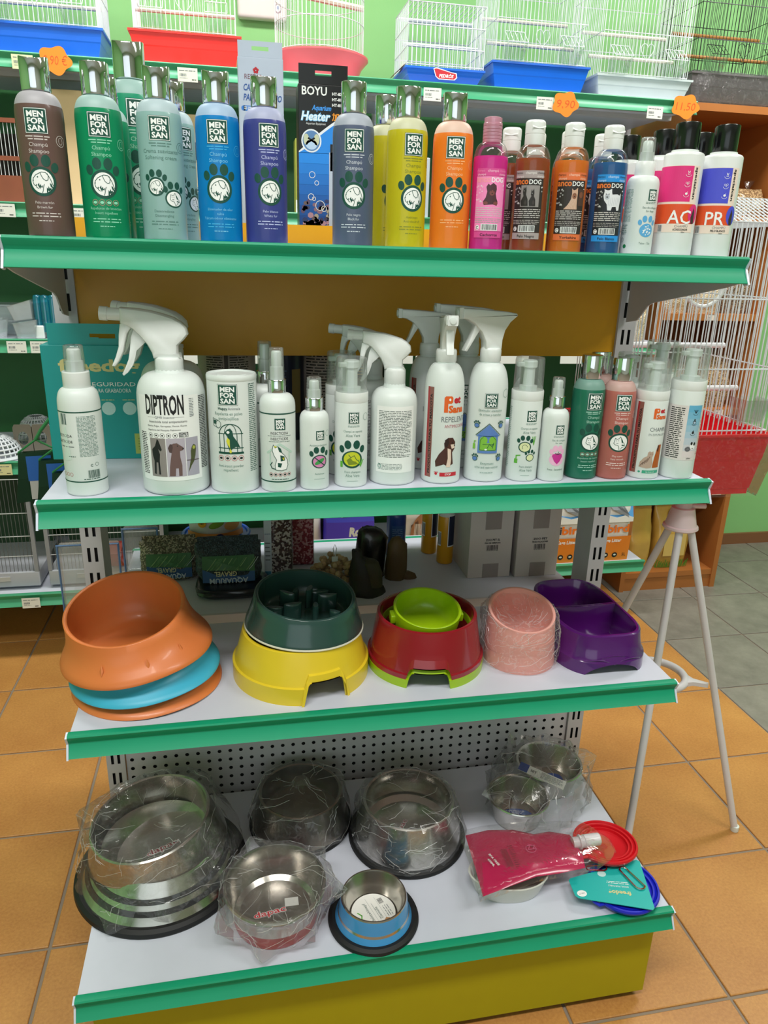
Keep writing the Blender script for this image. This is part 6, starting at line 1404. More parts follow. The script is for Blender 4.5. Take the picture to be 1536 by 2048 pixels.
# low grey cages
GC = mat('cage_grey', '#8d9096', .4); DW = mat('dark_wire', '#5a5f60', .4)
for x, lb in ((-.60, 'grey plastic-framed cage with red feeder at the left edge, floor level'), (-.19, 'grey plastic-framed cage with red feeder behind the clear case, floor level')):
    t = thing('breeding_cage', lb, 'cage', (x + .0, 1.45, .2395), 0, 'grey breeding cages on the lowest wall shelf')
    g = G(); g.rbox(-.19, 0, .012, .19, .30, .065, mat('cage_tray_grey', '#a9abb2', .4), .004); g.obj('tray', t); g = G(); g.box(-.10, -.004, .035, .10, .002, .050, mat('drawer_lip', '#b5b2b0', .4)); g.obj('drawer_lip', t, smooth=False)
    for q in (-.19, .178):
        g = G(); g.box(q, .0, .065, q + .012, .012, .39, GC); g.obj('corner_post', t, smooth=False)
    g = G()
    for k in range(30): g.tube([(-.175 + k * .012, .006, .065), (-.175 + k * .012, .006, .385)], .0010, DW, 4, cap=False)
    for z in (.12, .19, .27, .385): g.tube([(-.18, .006, z), (.18, .006, z)], .0014, WIRE, 4)
    tag(g.obj('wire_bars', t), kind='stuff'); g = G(); g.box(-.178, .285, .065, .178, .29, .385, mat('cage_back_green', '#1f3d24', .6)); g.obj('back_board', t, smooth=False)
    RF = clear('red_clear', '#e07a70', .1, .05, haze=.4, hazecol='#b04a40')
    for q in (.03,):
        g = G(); R = [[(q + a * .045, -.005 - d, z), (q + .045 + a * .045, -.005 - d, z), (q + .045 + a * .045, .004, z), (q + a * .045, .004, z)] for a, d, z in ((-.3, .03, .085), (-.5, .045, .118), (-.5, .046, .135), (-.35, .01, .160))]; g.loft(R, RF); g.obj('feeder', t, smooth=False)
    p = Pr(); p.poly([(-.046, .012), (.046, .012), (.052, .006), (.036, -.012), (-.036, -.012)], INK_R); p.up(); p.text('PEDRÓS', .0, -.006, .011, INK_W, wid=.062, bold=.03, shear=.15); p.wrap(lambda a, b, o: (-.02 + a, -.0015 - o, .026 + b * .8), 'maker_badge', t, None, .0006)
# clear case with blue edging hanging by the upright
cs = thing('clear_case', 'clear plastic case with blue edging hanging beside the left upright', 'case', (-.045, .620, .640))
CSP = clear('case_plastic', '#f2f4f4', .12, .03, haze=.16, gain=.5); BE = mat('blue_edging', '#5a7fb0', .4)
for x0, x1, z0, z1 in ((-.088, .040, -.100, .075), (.051, .125, .002, .108)):
    g = G(); g.rbox(x0, -.012, z0, x1, .012, z1, CSP, .006); g.obj('shell', cs); g = G(); g.tube([(x0, -.013, z0), (x0, -.013, z1), (x1, -.013, z1), (x1, -.013, z0)], .0028, BE, 6, closed=True); g.obj('edging', cs)
g = G(); R = []
g.add([(-.07, 0, -.06), (-.02, .002, -.05), (.01, -.002, .05), (-.05, .001, .03), (.06, 0, .01), (.11, .002, .02), (.10, -.001, .09), (.07, 0, .07)], [(0, 1, 2, 3), (4, 5, 6, 7)], FILM); g.obj('crumpled_bag', cs, smooth=False)
# ------------------------------------------------------------------ heater boxes on the upper far shelf
ZH = 1.305
hb = thing('heater_box', 'tall white aquarium heater box with blue lettering behind the violet bottle', 'box', (.327, .44, ZH))
WC1 = mat('pale_blue_card', '#b9c4d6', .45)
g = G(); g.rbox(-.038, 0, 0, .038, .045, .335, WC1, .0015); g.obj('carton', hb, smooth=False)
g = G()
def hang_tab(g, hw, z, h, m, y=.001):
    g.box(-hw, y, z, -.014, y + .0012, z + h, m); g.box(.014, y, z, hw, y + .0012, z + h, m); g.box(-.014, y, z, .014, y + .0012, z + h * .42, m); g.box(-.014, y, z + h * .68, .014, y + .0012, z + h, m)
hang_tab(g, .037, .335, .024, WC1); g.obj('hang_tab', hb, smooth=False)
BK = ink('#1d4f9a'); p = Pr(); p.text('RESTAR', -.012, .302, .0075, ink('#7a4a55'), wid=.030, bold=0)
for k in range(5): p.ell(-.008 + .003 * cos(k * 1.257 + 1.57), .3155 + .003 * sin(k * 1.257 + 1.57), .0022, .0022, INK_R, 10)
p.text('CALENTADOR', -.030, .285, .0095, BK, 'l', wid=.056, bold=.02, shear=.15); p.text('PARA ACUARIO', -.030, .270, .0095, BK, 'l', wid=.064, bold=.02, shear=.15); p.rect(-.030, .254, .0, .262, ink('#2f7ad0')); p.ell(-.030, .258, .004, .004, ink('#2f7ad0'), 12); p.up(); p.fuzz(-.029, .2555, -.003, .2610, 2, INK_W, .45, 3)
p.wrap(plane_y(0, 0, 0), 'box_print', hb, None, .0004)
BLK = mat('black_card', '#0e0e10', .3, coat=.2)
bo = thing('heater_box', 'tall black aquarium heater box with blue underwater picture beside the grey bottle', 'box', (.432, .43, ZH))
g = G(); g.rbox(-.043, 0, 0, .043, .05, .300, BLK, .0015); g.obj('carton', bo, smooth=False)
g = G(); hang_tab(g, .042, .300, .030, BLK); g.obj('hang_tab', bo, smooth=False)
p = Pr()
arc = [(-.043, .165)] + [(-.043 + .11 * k / 12, .165 + .075 * sin(k / 12 * 1.25)) for k in range(1, 10)]
top = [(x, z) for x, z in arc if x < .043] + [(.043, .2285)]
p.poly([(-.043, -.02)] + top[:1] + top[1:] + [(.043, -.02)], ink('#e8eef4')); p.up()
for k in range(9):
    f = k / 8; c = '#%02x%02x%02x' % tuple(int(a + (b - a) * f) for a, b in zip((0x0a, 0x34, 0x7c), (0x1e, 0x8a, 0xe8))); zt = .010 + .017 * k - .0
    p.rect(-.043, zt, .043, zt + .0172, ink(c))
p.poly([(-.043, .1625)] + [(x, max(.1632, z - .005)) for x, z in top[1:]] + [(.043, .1625)], ink('#1e8ae8'))
p.up(); rd = random.Random(8)
for q in range(60): p.ell(-.041 + rd.random() * .062, .041 + rd.random() ** 1.6 * .045, .003 + rd.random() * .003, .003 + rd.random() * .003, ink(rd.choice(('#5a4a6a', '#3a3a5c', '#8a6a7c', '#2c3c6c', '#6a5a5a', '#b08a9a', '#a8a090'))), 7)
p.up(); p.ell(-.021, .182, .0175, .0185, ink('#e8eef4'), 28); p.up(); p.ell(-.021, .182, .0152, .0162, ink('#5a86b8'), 24); p.up(); p.ell(-.021, .176, .010, .008, ink('#b8d4f0'), 16); p.ell(-.030, .184, .005, .009, ink('#c9d0b0'), 12); p.ell(-.012, .184, .005, .009, ink('#c9d0b0'), 12); p.line([(-.026, .186), (-.016, .180)], .003, INK_K); p.line([(-.026, .180), (-.016, .186)], .003, INK_K)
for x, z, r in ((-.020, .128, .0055), (-.012, .115, .004), (-.022, .092, .0055), (-.017, .089, .0035), (-.006, .078, .0085), (.001, .073, .005)): p.ring(x, z, r, r, .0009, INK_W, 18)
p.rect(.010, .012, .030, .165, ink('#b9c6d8')); p.rect(.012, .135, .043, .178, INK_K); p.rect(.016, .015, .024, .135, ink('#46618c'))
p.text('BOYU', -.037, .253, .0125, INK_W, 'l', wid=.043, bold=.02); p.text('Aquarium', -.020, .230, .0075, ink('#3f9af0'), 'l', wid=.033, bold=.03, shear=.2); p.text('Heater', -.039, .214, .0130, ink('#8fd0ff'), 'l', wid=.050, bold=.06, shear=.2); p.up(); p.text('Heater', -.0385, .2143, .0126, ink('#e8f6ff'), 'l', wid=.049, bold=.02, shear=.2); p.text('Aquarium Equipment', -.030, .2075, .0032, INK_W, 'l', wid=.034, bold=.0)
for k, s in enumerate(('HT-875', 'HT-810', 'HT-815')): p.text(s, .015, .254 - k * .0085, .0042, INK_W, 'l', wid=.020, bold=.04)
p.text('加热', .015, .216, .009, ink('#f09a2a'), 'l', bold=.02)
q_ = Pr(); q_.place(p, 0, .030); p = q_
p.wrap(plane_y(0, 0, 0), 'box_print', bo, None, .0004)
# ------------------------------------------------------------------ far lower shelf
ZR = .6352
def sack(name, lb, x, y, z, w_, d, h, m, cat='bag', rz=0, pr=None, amp=.006, seed=0, group=None, top=.55, fn=None, seal=True, rot=None):
    """pillow-like bag: full body closing to a flat seam on top"""
    t = thing(name, lb, cat, (x, y, z), rz, group, rot); R = []
    def wid(f): return (.90 + .10 * sin(min(1, f * 2.5) * pi / 2)) * (1 - .04 * max(0, f - .7))
    def dep(f): return max(.03, (1 - max(0, f - top) / (1 - top) * .97)) * (.80 + .20 * sin(min(1, f * 3) * pi / 2))
    N = 36
    for i in range(15):
        f = i / 14; ring = []
        for k in range(N):
            a = 2 * pi * k / N; cx, sy = cos(a), sin(a); px = math.copysign(abs(cx) ** .55, cx) * w_ / 2 * wid(f); py = math.copysign(abs(sy) ** .7, sy) * d / 2 * dep(f)
            q = noise.noise(Vector((px * 22, py * 22, f * 5 + seed * 7))) * amp * min(1, f * 6 + .15)
            ring.append((px + q, py + q * .8, f * h + noise.noise(Vector((px * 30, py * 30, seed))) * amp * .5 * (f > .1)))
        R.append(ring)
    g = G(); g.loft(R, m); b = g.obj('bag_body', t, ang=60)
    if seal: g = G(); g.box(-w_ * .46, -.0012, h - .004, w_ * .46, .0012, h + .012, m); g.obj('top_seal', t, smooth=False)
    if pr: pr.wrap(lambda a, c, o: (a, -(d / 2) * dep(min(1, c / h)) * (1 - .12 * abs(a / (w_ / 2)) ** 3) - .0035 - amp * .55 - o, c), 'bag_print', t, .01, .0008)
    return t
def gravel(name, c1, c2, sc):
    if name in MATS: return MATS[name]
    m = mat(name, c1, .45, coat=.4); nt = m.node_tree; N = nt.nodes; L = nt.links; b = N['Principled BSDF']
    tc = N.new('ShaderNodeTexCoord'); v = N.new('ShaderNodeTexVoronoi'); v.inputs['Scale'].default_value = sc; L.new(tc.outputs['Object'], v.inputs['Vector'])
    cr = N.new('ShaderNodeValToRGB'); cr.color_ramp.interpolation = 'CONSTANT'; cr.color_ramp.elements[0].color = hexc(c1[0] if isinstance(c1, tuple) else c1); e = cr.color_ramp.elements[1]; e.position = .62; e.color = hexc(c2)
    sp = N.new('ShaderNodeSeparateColor'); L.new(v.outputs['Color'], sp.inputs[0]); L.new(sp.outputs[0], cr.inputs[0]); L.new(cr.outputs[0], b.inputs['Base Color'])
    bp = N.new('ShaderNodeBump'); bp.inputs['Strength'].default_value = .8; bp.inputs['Distance'].default_value = .004; bp.invert = True; L.new(v.outputs['Distance'], bp.inputs['Height']); L.new(bp.outputs['Normal'], b.inputs['Normal'])
    return m
def aq_print(w_, h):
    p = Pr(); p.rect(-w_ * .42, h * .12, w_ * .42, h * .75, ink('#27588f')); p.up(); p.poly([(-w_ * .42, h * .48), (w_ * .42, h * .40), (w_ * .42, h * .75), (-w_ * .42, h * .75)], ink('#3f6f46')); p.up()
    rd = random.Random(3)
    for q in range(14): x = -w_ * .4 + rd.random() * w_ * .8; p.line([(x, h * .45), (x + .02, h * .70)], .0012, ink(rd.choice(('#8fb07a', '#b9c9c4', '#5f8f5a'))))
    p.text('AQUARIUM', 0, h * .24, .0125, ink('#c9d6e2'), wid=w_ * .62, bold=.03, rot=pi); p.text('GRAVEL', -w_ * .05, h * .42, .0105, ink('#c9c79a'), wid=w_ * .36, bold=.02, rot=pi)
    return p
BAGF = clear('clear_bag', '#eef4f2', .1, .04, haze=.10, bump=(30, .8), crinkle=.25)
g1 = sack('gravel_bag', 'clear bag of mixed pebble gravel with upside-down blue label, left', .105, .600, ZR, .125, .07, .085, gravel('gravel_brown', '#5a5844', '#a39c84', 330), pr=aq_print(.115, .085), seed=1, group='aquarium gravel bags')
g2 = sack('gravel_bag', 'clear bag of dark slate gravel with upside-down blue label, in front of the bucket', .235, .520, ZR + .020, .140, .08, .088, gravel('gravel_slate', '#26343a', '#3f525a', 380), pr=aq_print(.13, .088), seed=2, group='aquarium gravel bags')
sack('gravel_bag', 'dark navy gravel bag lying flat under the slate one', .240, .505, ZR, .150, .12, .030, mat('navy_gravel', '#10161f', .3, coat=.4), seed=3, group='aquarium gravel bags', top=.8, seal=False)
def tubebag(lb, x, y, w_, h, m, st, rz=0):
    t = thing('gravel_packet', lb, 'packet', (x, y, ZR), rz, 'upright clear gravel packets'); g = G(); g.rbox(-w_ / 2, -.022, 0, w_ / 2, .022, h, m, .006); g.obj('gravel_fill', t)
    g = G(); g.rbox(-w_ / 2 - .0015, -.0235, -.0002, w_ / 2 + .0015, .0235, h + .008, CLEAR, .006); g.obj('clear_film', t)
    if st: p = Pr(); p.rect(-w_ / 2, .015, -w_ / 2 + .016, h, ink('#b9c4cc')); p.up(); p.text('acuario', -w_ / 2 + .008, h * .72, .0032, ink('#24507a'), bold=.02, wid=.013); p.fuzz(-w_ / 2 + .002, h * .3, -w_ / 2 + .013, h * .62, 5, INK_GY, .3, 3); p.rect(-w_ / 2, .012, -w_ / 2 + .014, .024, ink('#3f8ab0')); p.wrap(plane_y(0, -.0235, 0), 'side_label', t, None, .0008)
tubebag('clear packet of dark red, black and white gravel', .345, .560, .060, .155, gravel('gravel_dark_red', '#3a1216', '#c9bdb8', 230), True, D(-6))
tubebag('clear packet of pink and red gravel behind the dark one', .402, .640, .058, .165, gravel('gravel_red', '#9a1430', '#e0a0a4', 230), False, D(-4))
# stacked tubs
def tub(lb, x, y, z, r, h, m, lidm, pr=None):
    t = thing('feed_tub', lb, 'tub', (x, y, z), 0, 'stacked feed tubs'); g = G(); g.lathe([(r * .86, 0), (r * .88, .002), (r * .98, h - .012), (r * .95, h - .010)], m, 44); g.obj('tub_body', t)
    g = G(); g.lathe([(r * 1.0, h - .016), (r * 1.05, h - .014), (r * 1.06, h - .002), (r * 1.03, h), (r * .96, h), (r * .93, h - .004), (.001, h - .004)], lidm, 44, cap=False); g.obj('lid', t)
    g = G(); g.tube([(r * 1.05 * cos(a), r * 1.06 * sin(a), h - .012 - .030 * abs(sin((a + pi / 2)) * 0 + cos(a - 0)) ** 6 * 0 - .02 * (1 - abs(cos(a)))) for a in (-pi * q / 16 for q in range(17))], .002, mat('handle_clear', '#c9d4dc', .3), 6); g.obj('handle', t)
    if pr: pr.wrap(cyl(r * .94, 0), 'label_print', t, .005, .004)
BLID = mat('cobalt_lid', '#1a5fd0', .3, coat=.2)
tub('translucent feed tub with cobalt blue lid, underneath', .205, .690, ZR, .076, .068, mat('milky_tub', '#a9b4c4', .4), BLID)
p = Pr(); OR_ = ink('#e08a3a'); p.rect(-.075, .004, .075, .018, OR_); p.ell(-.028, .042, .010, .010, ink('#e0a020'), 16); p.ell(.004, .040, .018, .008, ink('#7a9a2a'), 16, .4); p.ell(.040, .034, .020, .012, ink('#d9a05a'), 16); p.up(); p.ell(.010, .010, .009, .007, ink('#141c5c'), 14); p.text('1kg', -.028, .0395, .005, INK_K, bold=.03)
tub('white feed tub with orange seed print stacked on the blue-lidded one', .205, .690, ZR + .0685, .068, .105, mat('white_tub', '#dedcd4', .4), BLID, p)
# net of pebbles
nb = thing('pebble_net', 'net of beige pebbles with a white tag loop beside the dark ornament', 'net bag', (.468, .540, ZR)); PB_ = mat('beige_pebble', '#cbb082', .6, noise_c=(60, .25)); PB2 = mat('tan_pebble', '#b0946a', .6, noise_c=(60, .25))
pm = []
for s in range(4):
    g = G(); R = []
    for i in range(5):
        th = pi * (i + .5) / 5; R.append([(.0078 * sin(th) * cos(a) * (1 + .25 * noise.noise(Vector((cos(a) + s * 3, sin(a), th)))), .0066 * sin(th) * sin(a) * (1 + .25 * noise.noise(Vector((sin(a), cos(a) + s * 5, th)))), .0060 * -cos(th)) for a in (2 * pi * k / 8 for k in range(8))])
    g.loft(R, PB_ if s % 2 else PB2); pm.append(g.mesh('pebble'))
rd = random.Random(11)
for q in range(120):
    u = sqrt(rd.random()); a = rd.random() * 6.28; x = u * .058 * cos(a); y = u * .042 * sin(a); zt = .050 * (1 - u ** 2) + .003
    o = bpy.data.objects.new('pebble', pm[q % 4]); COL.objects.link(o); o.parent = nb; o.location = (x, y, .006 + rd.random() * zt); o.rotation_euler = (rd.random() * 6, rd.random() * 6, rd.random() * 6)
g = G(); g.tube([(.0, -.01, .050), (-.004, -.012, .075), (.0, -.012, .085), (.004, -.012, .075), (.001, -.01, .052)], .0009, PW, 5); g.obj('tag_loop', nb); g = G(); g.rbox(-.007, -.014, .044, .007, -.010, .056, PWS, .001); g.obj('tag', nb)
# ornaments
def ornament(lb, x, y, rings, m, extra, name='aquarium_ornament', rz=0):
    t = thing(name, lb, 'ornament', (x, y, ZR), rz, 'aquarium ornaments'); g = G(); R = []
    for cx, cy, rx, ry, z in rings:
        R.append([(cx + (rx * cos(a)) * (1 + .22 * noise.noise(Vector((cos(a) * 1.5, sin(a) * 1.5, z * 45 + x * 9)))), cy + ry * sin(a) * (1 + .22 * noise.noise(Vector((sin(a) * 1.5, cos(a) * 1.5, z * 45)))), z + .003 * noise.noise(Vector((a * 2, z * 60, 1)))) for a in (2 * pi * k / 28 for k in range(28))])
    g.loft(R, m); g.obj('rock_body', t, ang=50)
    for nm, rr, mm in extra:
        g = G(); R = [[(cx + rx * cos(a) * (1 + .15 * noise.noise(Vector((cos(a) * 2, sin(a) * 2, z * 50)))), cy + ry * sin(a), z) for a in (2 * pi * k / 20 for k in range(20))] for cx, cy, rx, ry, z in rr]; g.loft(R, mm); g.obj(nm, t, ang=50)
RK = mat('dark_resin', '#1d1c18', .6, noise_c=(40, .5), bump=(60, .5)); RKG = mat('mossy_resin', '#35331c', .65, noise_c=(30, .5), bump=(60, .5)); RKB = mat('brown_resin', '#5a4526', .55, noise_c=(25, .3), bump=(50, .3)); RKK = mat('black_resin', '#0d0d0d', .3, coat=.3, bump=(40, .2))
ornament('dark mossy tower ornament with a black rounded top, front', .527, .455, [(0, 0, .042, .035, 0), (0, 0, .040, .033, .012), (-.002, 0, .034, .028, .018), (-.004, .0, .033, .026, .045), (-.008, 0, .028, .022, .07), (-.02, 0, .012, .014, .082), (-.022, 0, .010, .012, .098), (-.022, 0, .006, .006, .1)], RK, (('moss_face', [(.018, -.016, .016, .014, .02), (.014, -.014, .018, .014, .05), (.008, -.010, .018, .016, .072), (.006, -.008, .012, .012, .078)], RKG),))
ornament('glossy black rounded rock ornament rising behind the mossy tower', .552, .545, [(0, 0, .032, .024, 0), (0, 0, .034, .025, .05), (.002, 0, .034, .024, .09), (.0, 0, .028, .020, .108), (-.004, 0, .016, .012, .116)], RKK, (('foot', [(0, 0, .036, .028, 0), (0, 0, .034, .026, .008)], RKK),))
ornament('brown arched stone ornament with a side foot', .608, .520, [(0, 0, .026, .02, 0), (0, 0, .025, .019, .03), (0, 0, .024, .018, .06), (0, 0, .021, .016, .082), (0, 0, .012, .010, .096), (0, 0, .004, .004, .1)], RKB, (('side_foot', [(.03, -.006, .018, .010, 0), (.028, -.006, .015, .009, .010), (.022, -.004, .008, .006, .016)], RKB),))
def med(lb, x, y, r, h, body, cap, pr=None, name='care_bottle', sx=1.0):
    t = thing(name, lb, 'bottle', (x, y, ZR), 0, 'aquarium care bottles'); g = G(); g.lathe(fillet0(r, .003) + [(r, h * .68)] + dome(r, h * .68, r * .5, h * .80, 6)[1:], body, 36, sx=sx); g.obj('body', t, ang=50)
    g = G(); g.lathe([(r * .55, h * .79), (r * .57, h * .80), (r * .57, h * .97), (r * .5, h), (.001, h)], cap, 28); g.obj('cap', t)
    if pr: pr.wrap(cyl(r * 1.0, 0), 'label_print', t, .003, .0008)
NB = mat('navy_plastic', '#1c3f8a', .35, coat=.2); p = Pr(); p.rect(-.016, .02, .016, .085, ink('#2f5590')); p.up(); p.fuzz(-.014, .03, .012, .078, 10, ink('#8aa4c8'), .3, 3); p.rect(.008, .022, .015, .030, INK_W)
med('navy blue aquarium care bottle behind the brown ornament', .634, .650, .0235, .150, NB, NB, p)
YB = mat('amber_plastic', '#e0a010', .35, coat=.2); p = Pr(); p.rect(.002, .045, .024, .125, INK_W); p.up(); p.rect(.004, .048, .023, .122, ink('#1c2340')); p.lay = 0; p.bars(-.024, .05, -.014, .08, INK_K, INK_W, 8)
for i, (x, y, lb) in enumerate(((.744, .597, 'yellow glue-stick shaped bottle with dark label, front of the pair'), (.722, .665, 'yellow glue-stick shaped bottle with dark label, behind its twin'))):
    t = thing('care_bottle', lb, 'bottle', (x, y, ZR), D(-8), 'aquarium care bottles'); g = G(); g.lathe(fillet0(.0195, .003) + [(.0195, .118), (.0185, .120)], YB, 32); g.obj('body', t); g = G(); g.lathe([(.0188, .119), (.0188, .155), (.016, .158), (.001, .158)], PWS, 32); g.obj('cap', t); p.wrap(cyl(.0195, 0), 'label_print', t, .003, .0006)
# shipping cartons
CTN = mat('grey_white_card', '#d0c7c4', .6, noise_c=(10, .05)); TAPE = mat('tape', '#9a8f8c', .35, coat=.4)
for x0, x1, y, h, txt, lb in ((.770, .872, .492, .175, ('ZOO PET SL', 'FIN DE SEMANA'), 'pale shipping carton with weekend sticker, left of the pair'), (.882, .984, .486, .178, ('ZOO PET', 'PECES VACACIONES'), 'pale shipping carton with holiday sticker, right of the pair')):
    t = thing('shipping_carton', lb, 'box', ((x0 + x1) / 2, y, ZR), 0, 'pale shipping cartons'); w2 = (x1 - x0) / 2; g = G(); g.rbox(-w2, 0, 0, w2, .16, h, CTN, .0012); g.obj('carton', t, smooth=False)
    g = G(); g.box(-.016, -.0006, 0, .022, .0, .034, TAPE); g.obj('tape', t, smooth=False); g = G(); g.box(-.016, -.0006, .118, .022, 0, h, TAPE); g.obj('tape', t, smooth=False)
    p = Pr(); p.text(txt[0], .004, .0905, .0046, INK_K, wid=.034, bold=.03); p.text(txt[1], .004, .0835, .0036, INK_K, wid=.038, bold=.03); p.bars(-.010, .068, .018, .080, INK_K, None, 18); p.fuzz(-.010, .0655, .018, .0675, 1, INK_K, .5, 3); p.wrap(plane_y(0, 0, 0), 'sticker_print', t, None, .0004)
# ------------------------------------------------------------------ bags on the lowest wall shelf
ZL = .2400
def bagprint(w_, h, parts):
    p = Pr()
    for a, b, c in parts: p.rect(-w_ * .5, h * a, w_ * .5, h * b, ink(c))
    return p
for x, lb in ((1.475, 'white, blue and orange cage litter bag left of the right upright'), (1.660, 'white, blue and orange cage litter bag right of the upright')):
    W_, H_ = .150, .285; p = bagprint(W_ * .96, H_, ((.0, .36, '#f08a24'), (.60, .98, '#5aa0dc'))); p.up()
    p.poly([(-.072, H_ * .60), (-.072, H_ * .68), (-.03, H_ * .66), (.0, H_ * .63), (.04, H_ * .66), (.072, H_ * .62), (.072, H_ * .56), (-.072, H_ * .56)], INK_W); p.poly([(-.055, H_ * .90), (-.01, H_ * .98), (.04, H_ * .72), (.052, H_ * .62), (.03, H_ * .66), (-.02, H_ * .74)], ink('#8f959c')); p.up()
    for q in range(4): p.line([(-.03 + q * .016, H_ * (.88 - q * .03)), (.02 + q * .010, H_ * (.72 - q * .02))], .002, ink('#5a5f66'))
    p.text('hi', -.034, H_ * .42, .030, ink('#3a3f4a'), 'r', bold=.02); p.text('bird', -.032, H_ * .42, .030, ink('#f07a1e'), 'l', wid=.090, bold=.03)
    p.text('Cage Litter', -.01, H_ * .28, .013, INK_W, wid=.080, bold=.03, shear=.15)
    for q in range(2): p.ell(-.025 + q * .038, H_ * .085, .011, .011, INK_K, 16); p.up(); p.ell(-.025 + q * .038, H_ * .088, .006, .004, INK_W, 8); p.lay -= 1
    p.text('5L', .052, H_ * .065, .012, INK_K, bold=0)
    sack('litter_bag', lb, x, 1.47, ZL, W_, .085, H_, mat('bag_white_film', '#e8e6e2', .3, coat=.3), pr=p, seed=x, group='cage litter bags', amp=.003, top=.75)
p = bagprint(.17, .27, ((0, .5, '#2a58d0'), (.5, .75, '#5a48d8'), (.75, .98, '#2f2fa0'))); p.up(); p.text('Premium quality', .02, .235, .013, INK_W, wid=.11, bold=.02); p.line([(-.03, .220), (.07, .228)], .004, INK_W); p.text('Rolitos', .045, .150, .030, INK_W, wid=.10, bold=.06, shear=.1); p.poly([(-.085, .0), (-.085, .09), (.02, .05), (.085, .08), (.085, 0)], ink('#3fa0ec'))
sack('treat_bag', 'purple and blue treat bag behind the dark ornament', .640, 1.475, ZL, .185, .085, .275, mat('purple_bag_film', '#4a3ac8', .25, coat=.5), pr=p, seed=4, amp=.003, top=.75)
p = Pr(); p.ell(-.03, .14, .045, .04, ink('#d0408a'), 20); p.rect(-.05, .0, .05, .03, ink('#c83a6a'))
sack('treat_bag', 'white bag with pink oval behind the red gravel packets', .485, 1.48, ZL, .11, .08, .28, mat('white_bag_film', '#e0dce0', .3, coat=.3), pr=p, seed=5, amp=.003, top=.75)
p = Pr(); QB = ink('#b07a56'); p.rect(-.095, .0, .095, .27, ink('#d9cdc4')); p.up(); p.ell(.0, .155, .045, .075, QB, 24, -.2); p.ell(.02, .17, .030, .045, ink('#b9b4be'), 20, -.2); p.poly([(-.03, .07), (-.045, .18), (-.02, .20), (.0, .09)], ink('#6a4a36')); p.ell(.035, .24, .022, .028, ink('#8f8a88'), 16); p.up()
for q in range(6): p.line([(-.035 + q * .006, .10 + q * .004), (-.030 + q * .004, .185)], .0022, ink('#efe4d8'))
for q in range(10): p.ell(-.02 + (q % 5) * .012, .085 + (q // 5) * .014, .004, .005, ink('#2f2620'), 8)
p.lay = 1; p.line([(-.095, .235), (-.04, .27)], .006, ink('#3f9a48'))
sack('feed_bag', 'pale feed bag with a brown quail picture left of the yellow bottles', .905, 1.475, ZL, .20, .085, .28, mat('pale_bag_film', '#ddd4cc', .35, coat=.3), pr=p, seed=6, amp=.003, top=.8)
t = sack('feed_bag', 'black feed bag between the white and purple bags', .545, 1.54, ZL, .08, .06, .28, mat('black_bag_film', '#141416', .3, coat=.3), seed=7, amp=.004)
# ------------------------------------------------------------------ wooden cabinet with seed bags
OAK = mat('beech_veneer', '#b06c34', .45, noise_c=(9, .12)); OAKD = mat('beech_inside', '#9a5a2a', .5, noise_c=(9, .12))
cbn = thing('wood_cabinet', 'open beech wood cabinet with shelves in the right corner', 'cabinet', (2.055, 1.84, 0)); CO = (2.055, 1.84, 0)
for a, b, nm in ((1.832, 1.852, 'side_panel'), (2.262, 2.284, 'side_panel')):
    g = G(); g.box(a, 1.625, 0, b, 2.05, 1.865, OAK); wpart(g, nm, cbn, CO, smooth=False)
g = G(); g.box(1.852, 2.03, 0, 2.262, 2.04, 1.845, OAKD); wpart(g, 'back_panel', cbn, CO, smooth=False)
for z in (.083, .447, .786, 1.155, 1.507, 1.865):
    g = G(); g.box(1.852, 1.63, z - .024, 2.262, 2.03, z, OAK); wpart(g, 'shelf', cbn, CO, smooth=False)
g = G(); g.box(1.852, 1.635, 0, 2.262, 1.65, .06, OAK); wpart(g, 'plinth', cbn, CO, smooth=False)
for x, z, lb_ in ((2.14, 1.495, 'upper cabinet shelf edge, left'), (2.24, 1.495, 'upper cabinet shelf edge, right'), (2.06, 1.143, 'fourth cabinet shelf edge'), (2.16, .774, 'third cabinet shelf edge'), (2.22, .435, 'second cabinet shelf edge')):
    price(x, z, 1.6285, 'small white price sticker on the ' + lb_, '#ead9cc', .042, .022, int(x * 100))
SEED1 = gravel('seed_mix', '#8a6a44', '#c9a87a', 240); SEED2 = gravel('seed_dark', '#6a5340', '#a08a6c', 240); GOLD = mat('gold_bag_film', '#c9a04a', .25, coat=.5, noise_c=(10, .25)); SEED3 = gravel('seed_pale', '#c9b08a', '#e6d6b8', 240)
SGRP = 'seed bags in the wooden cabinet'
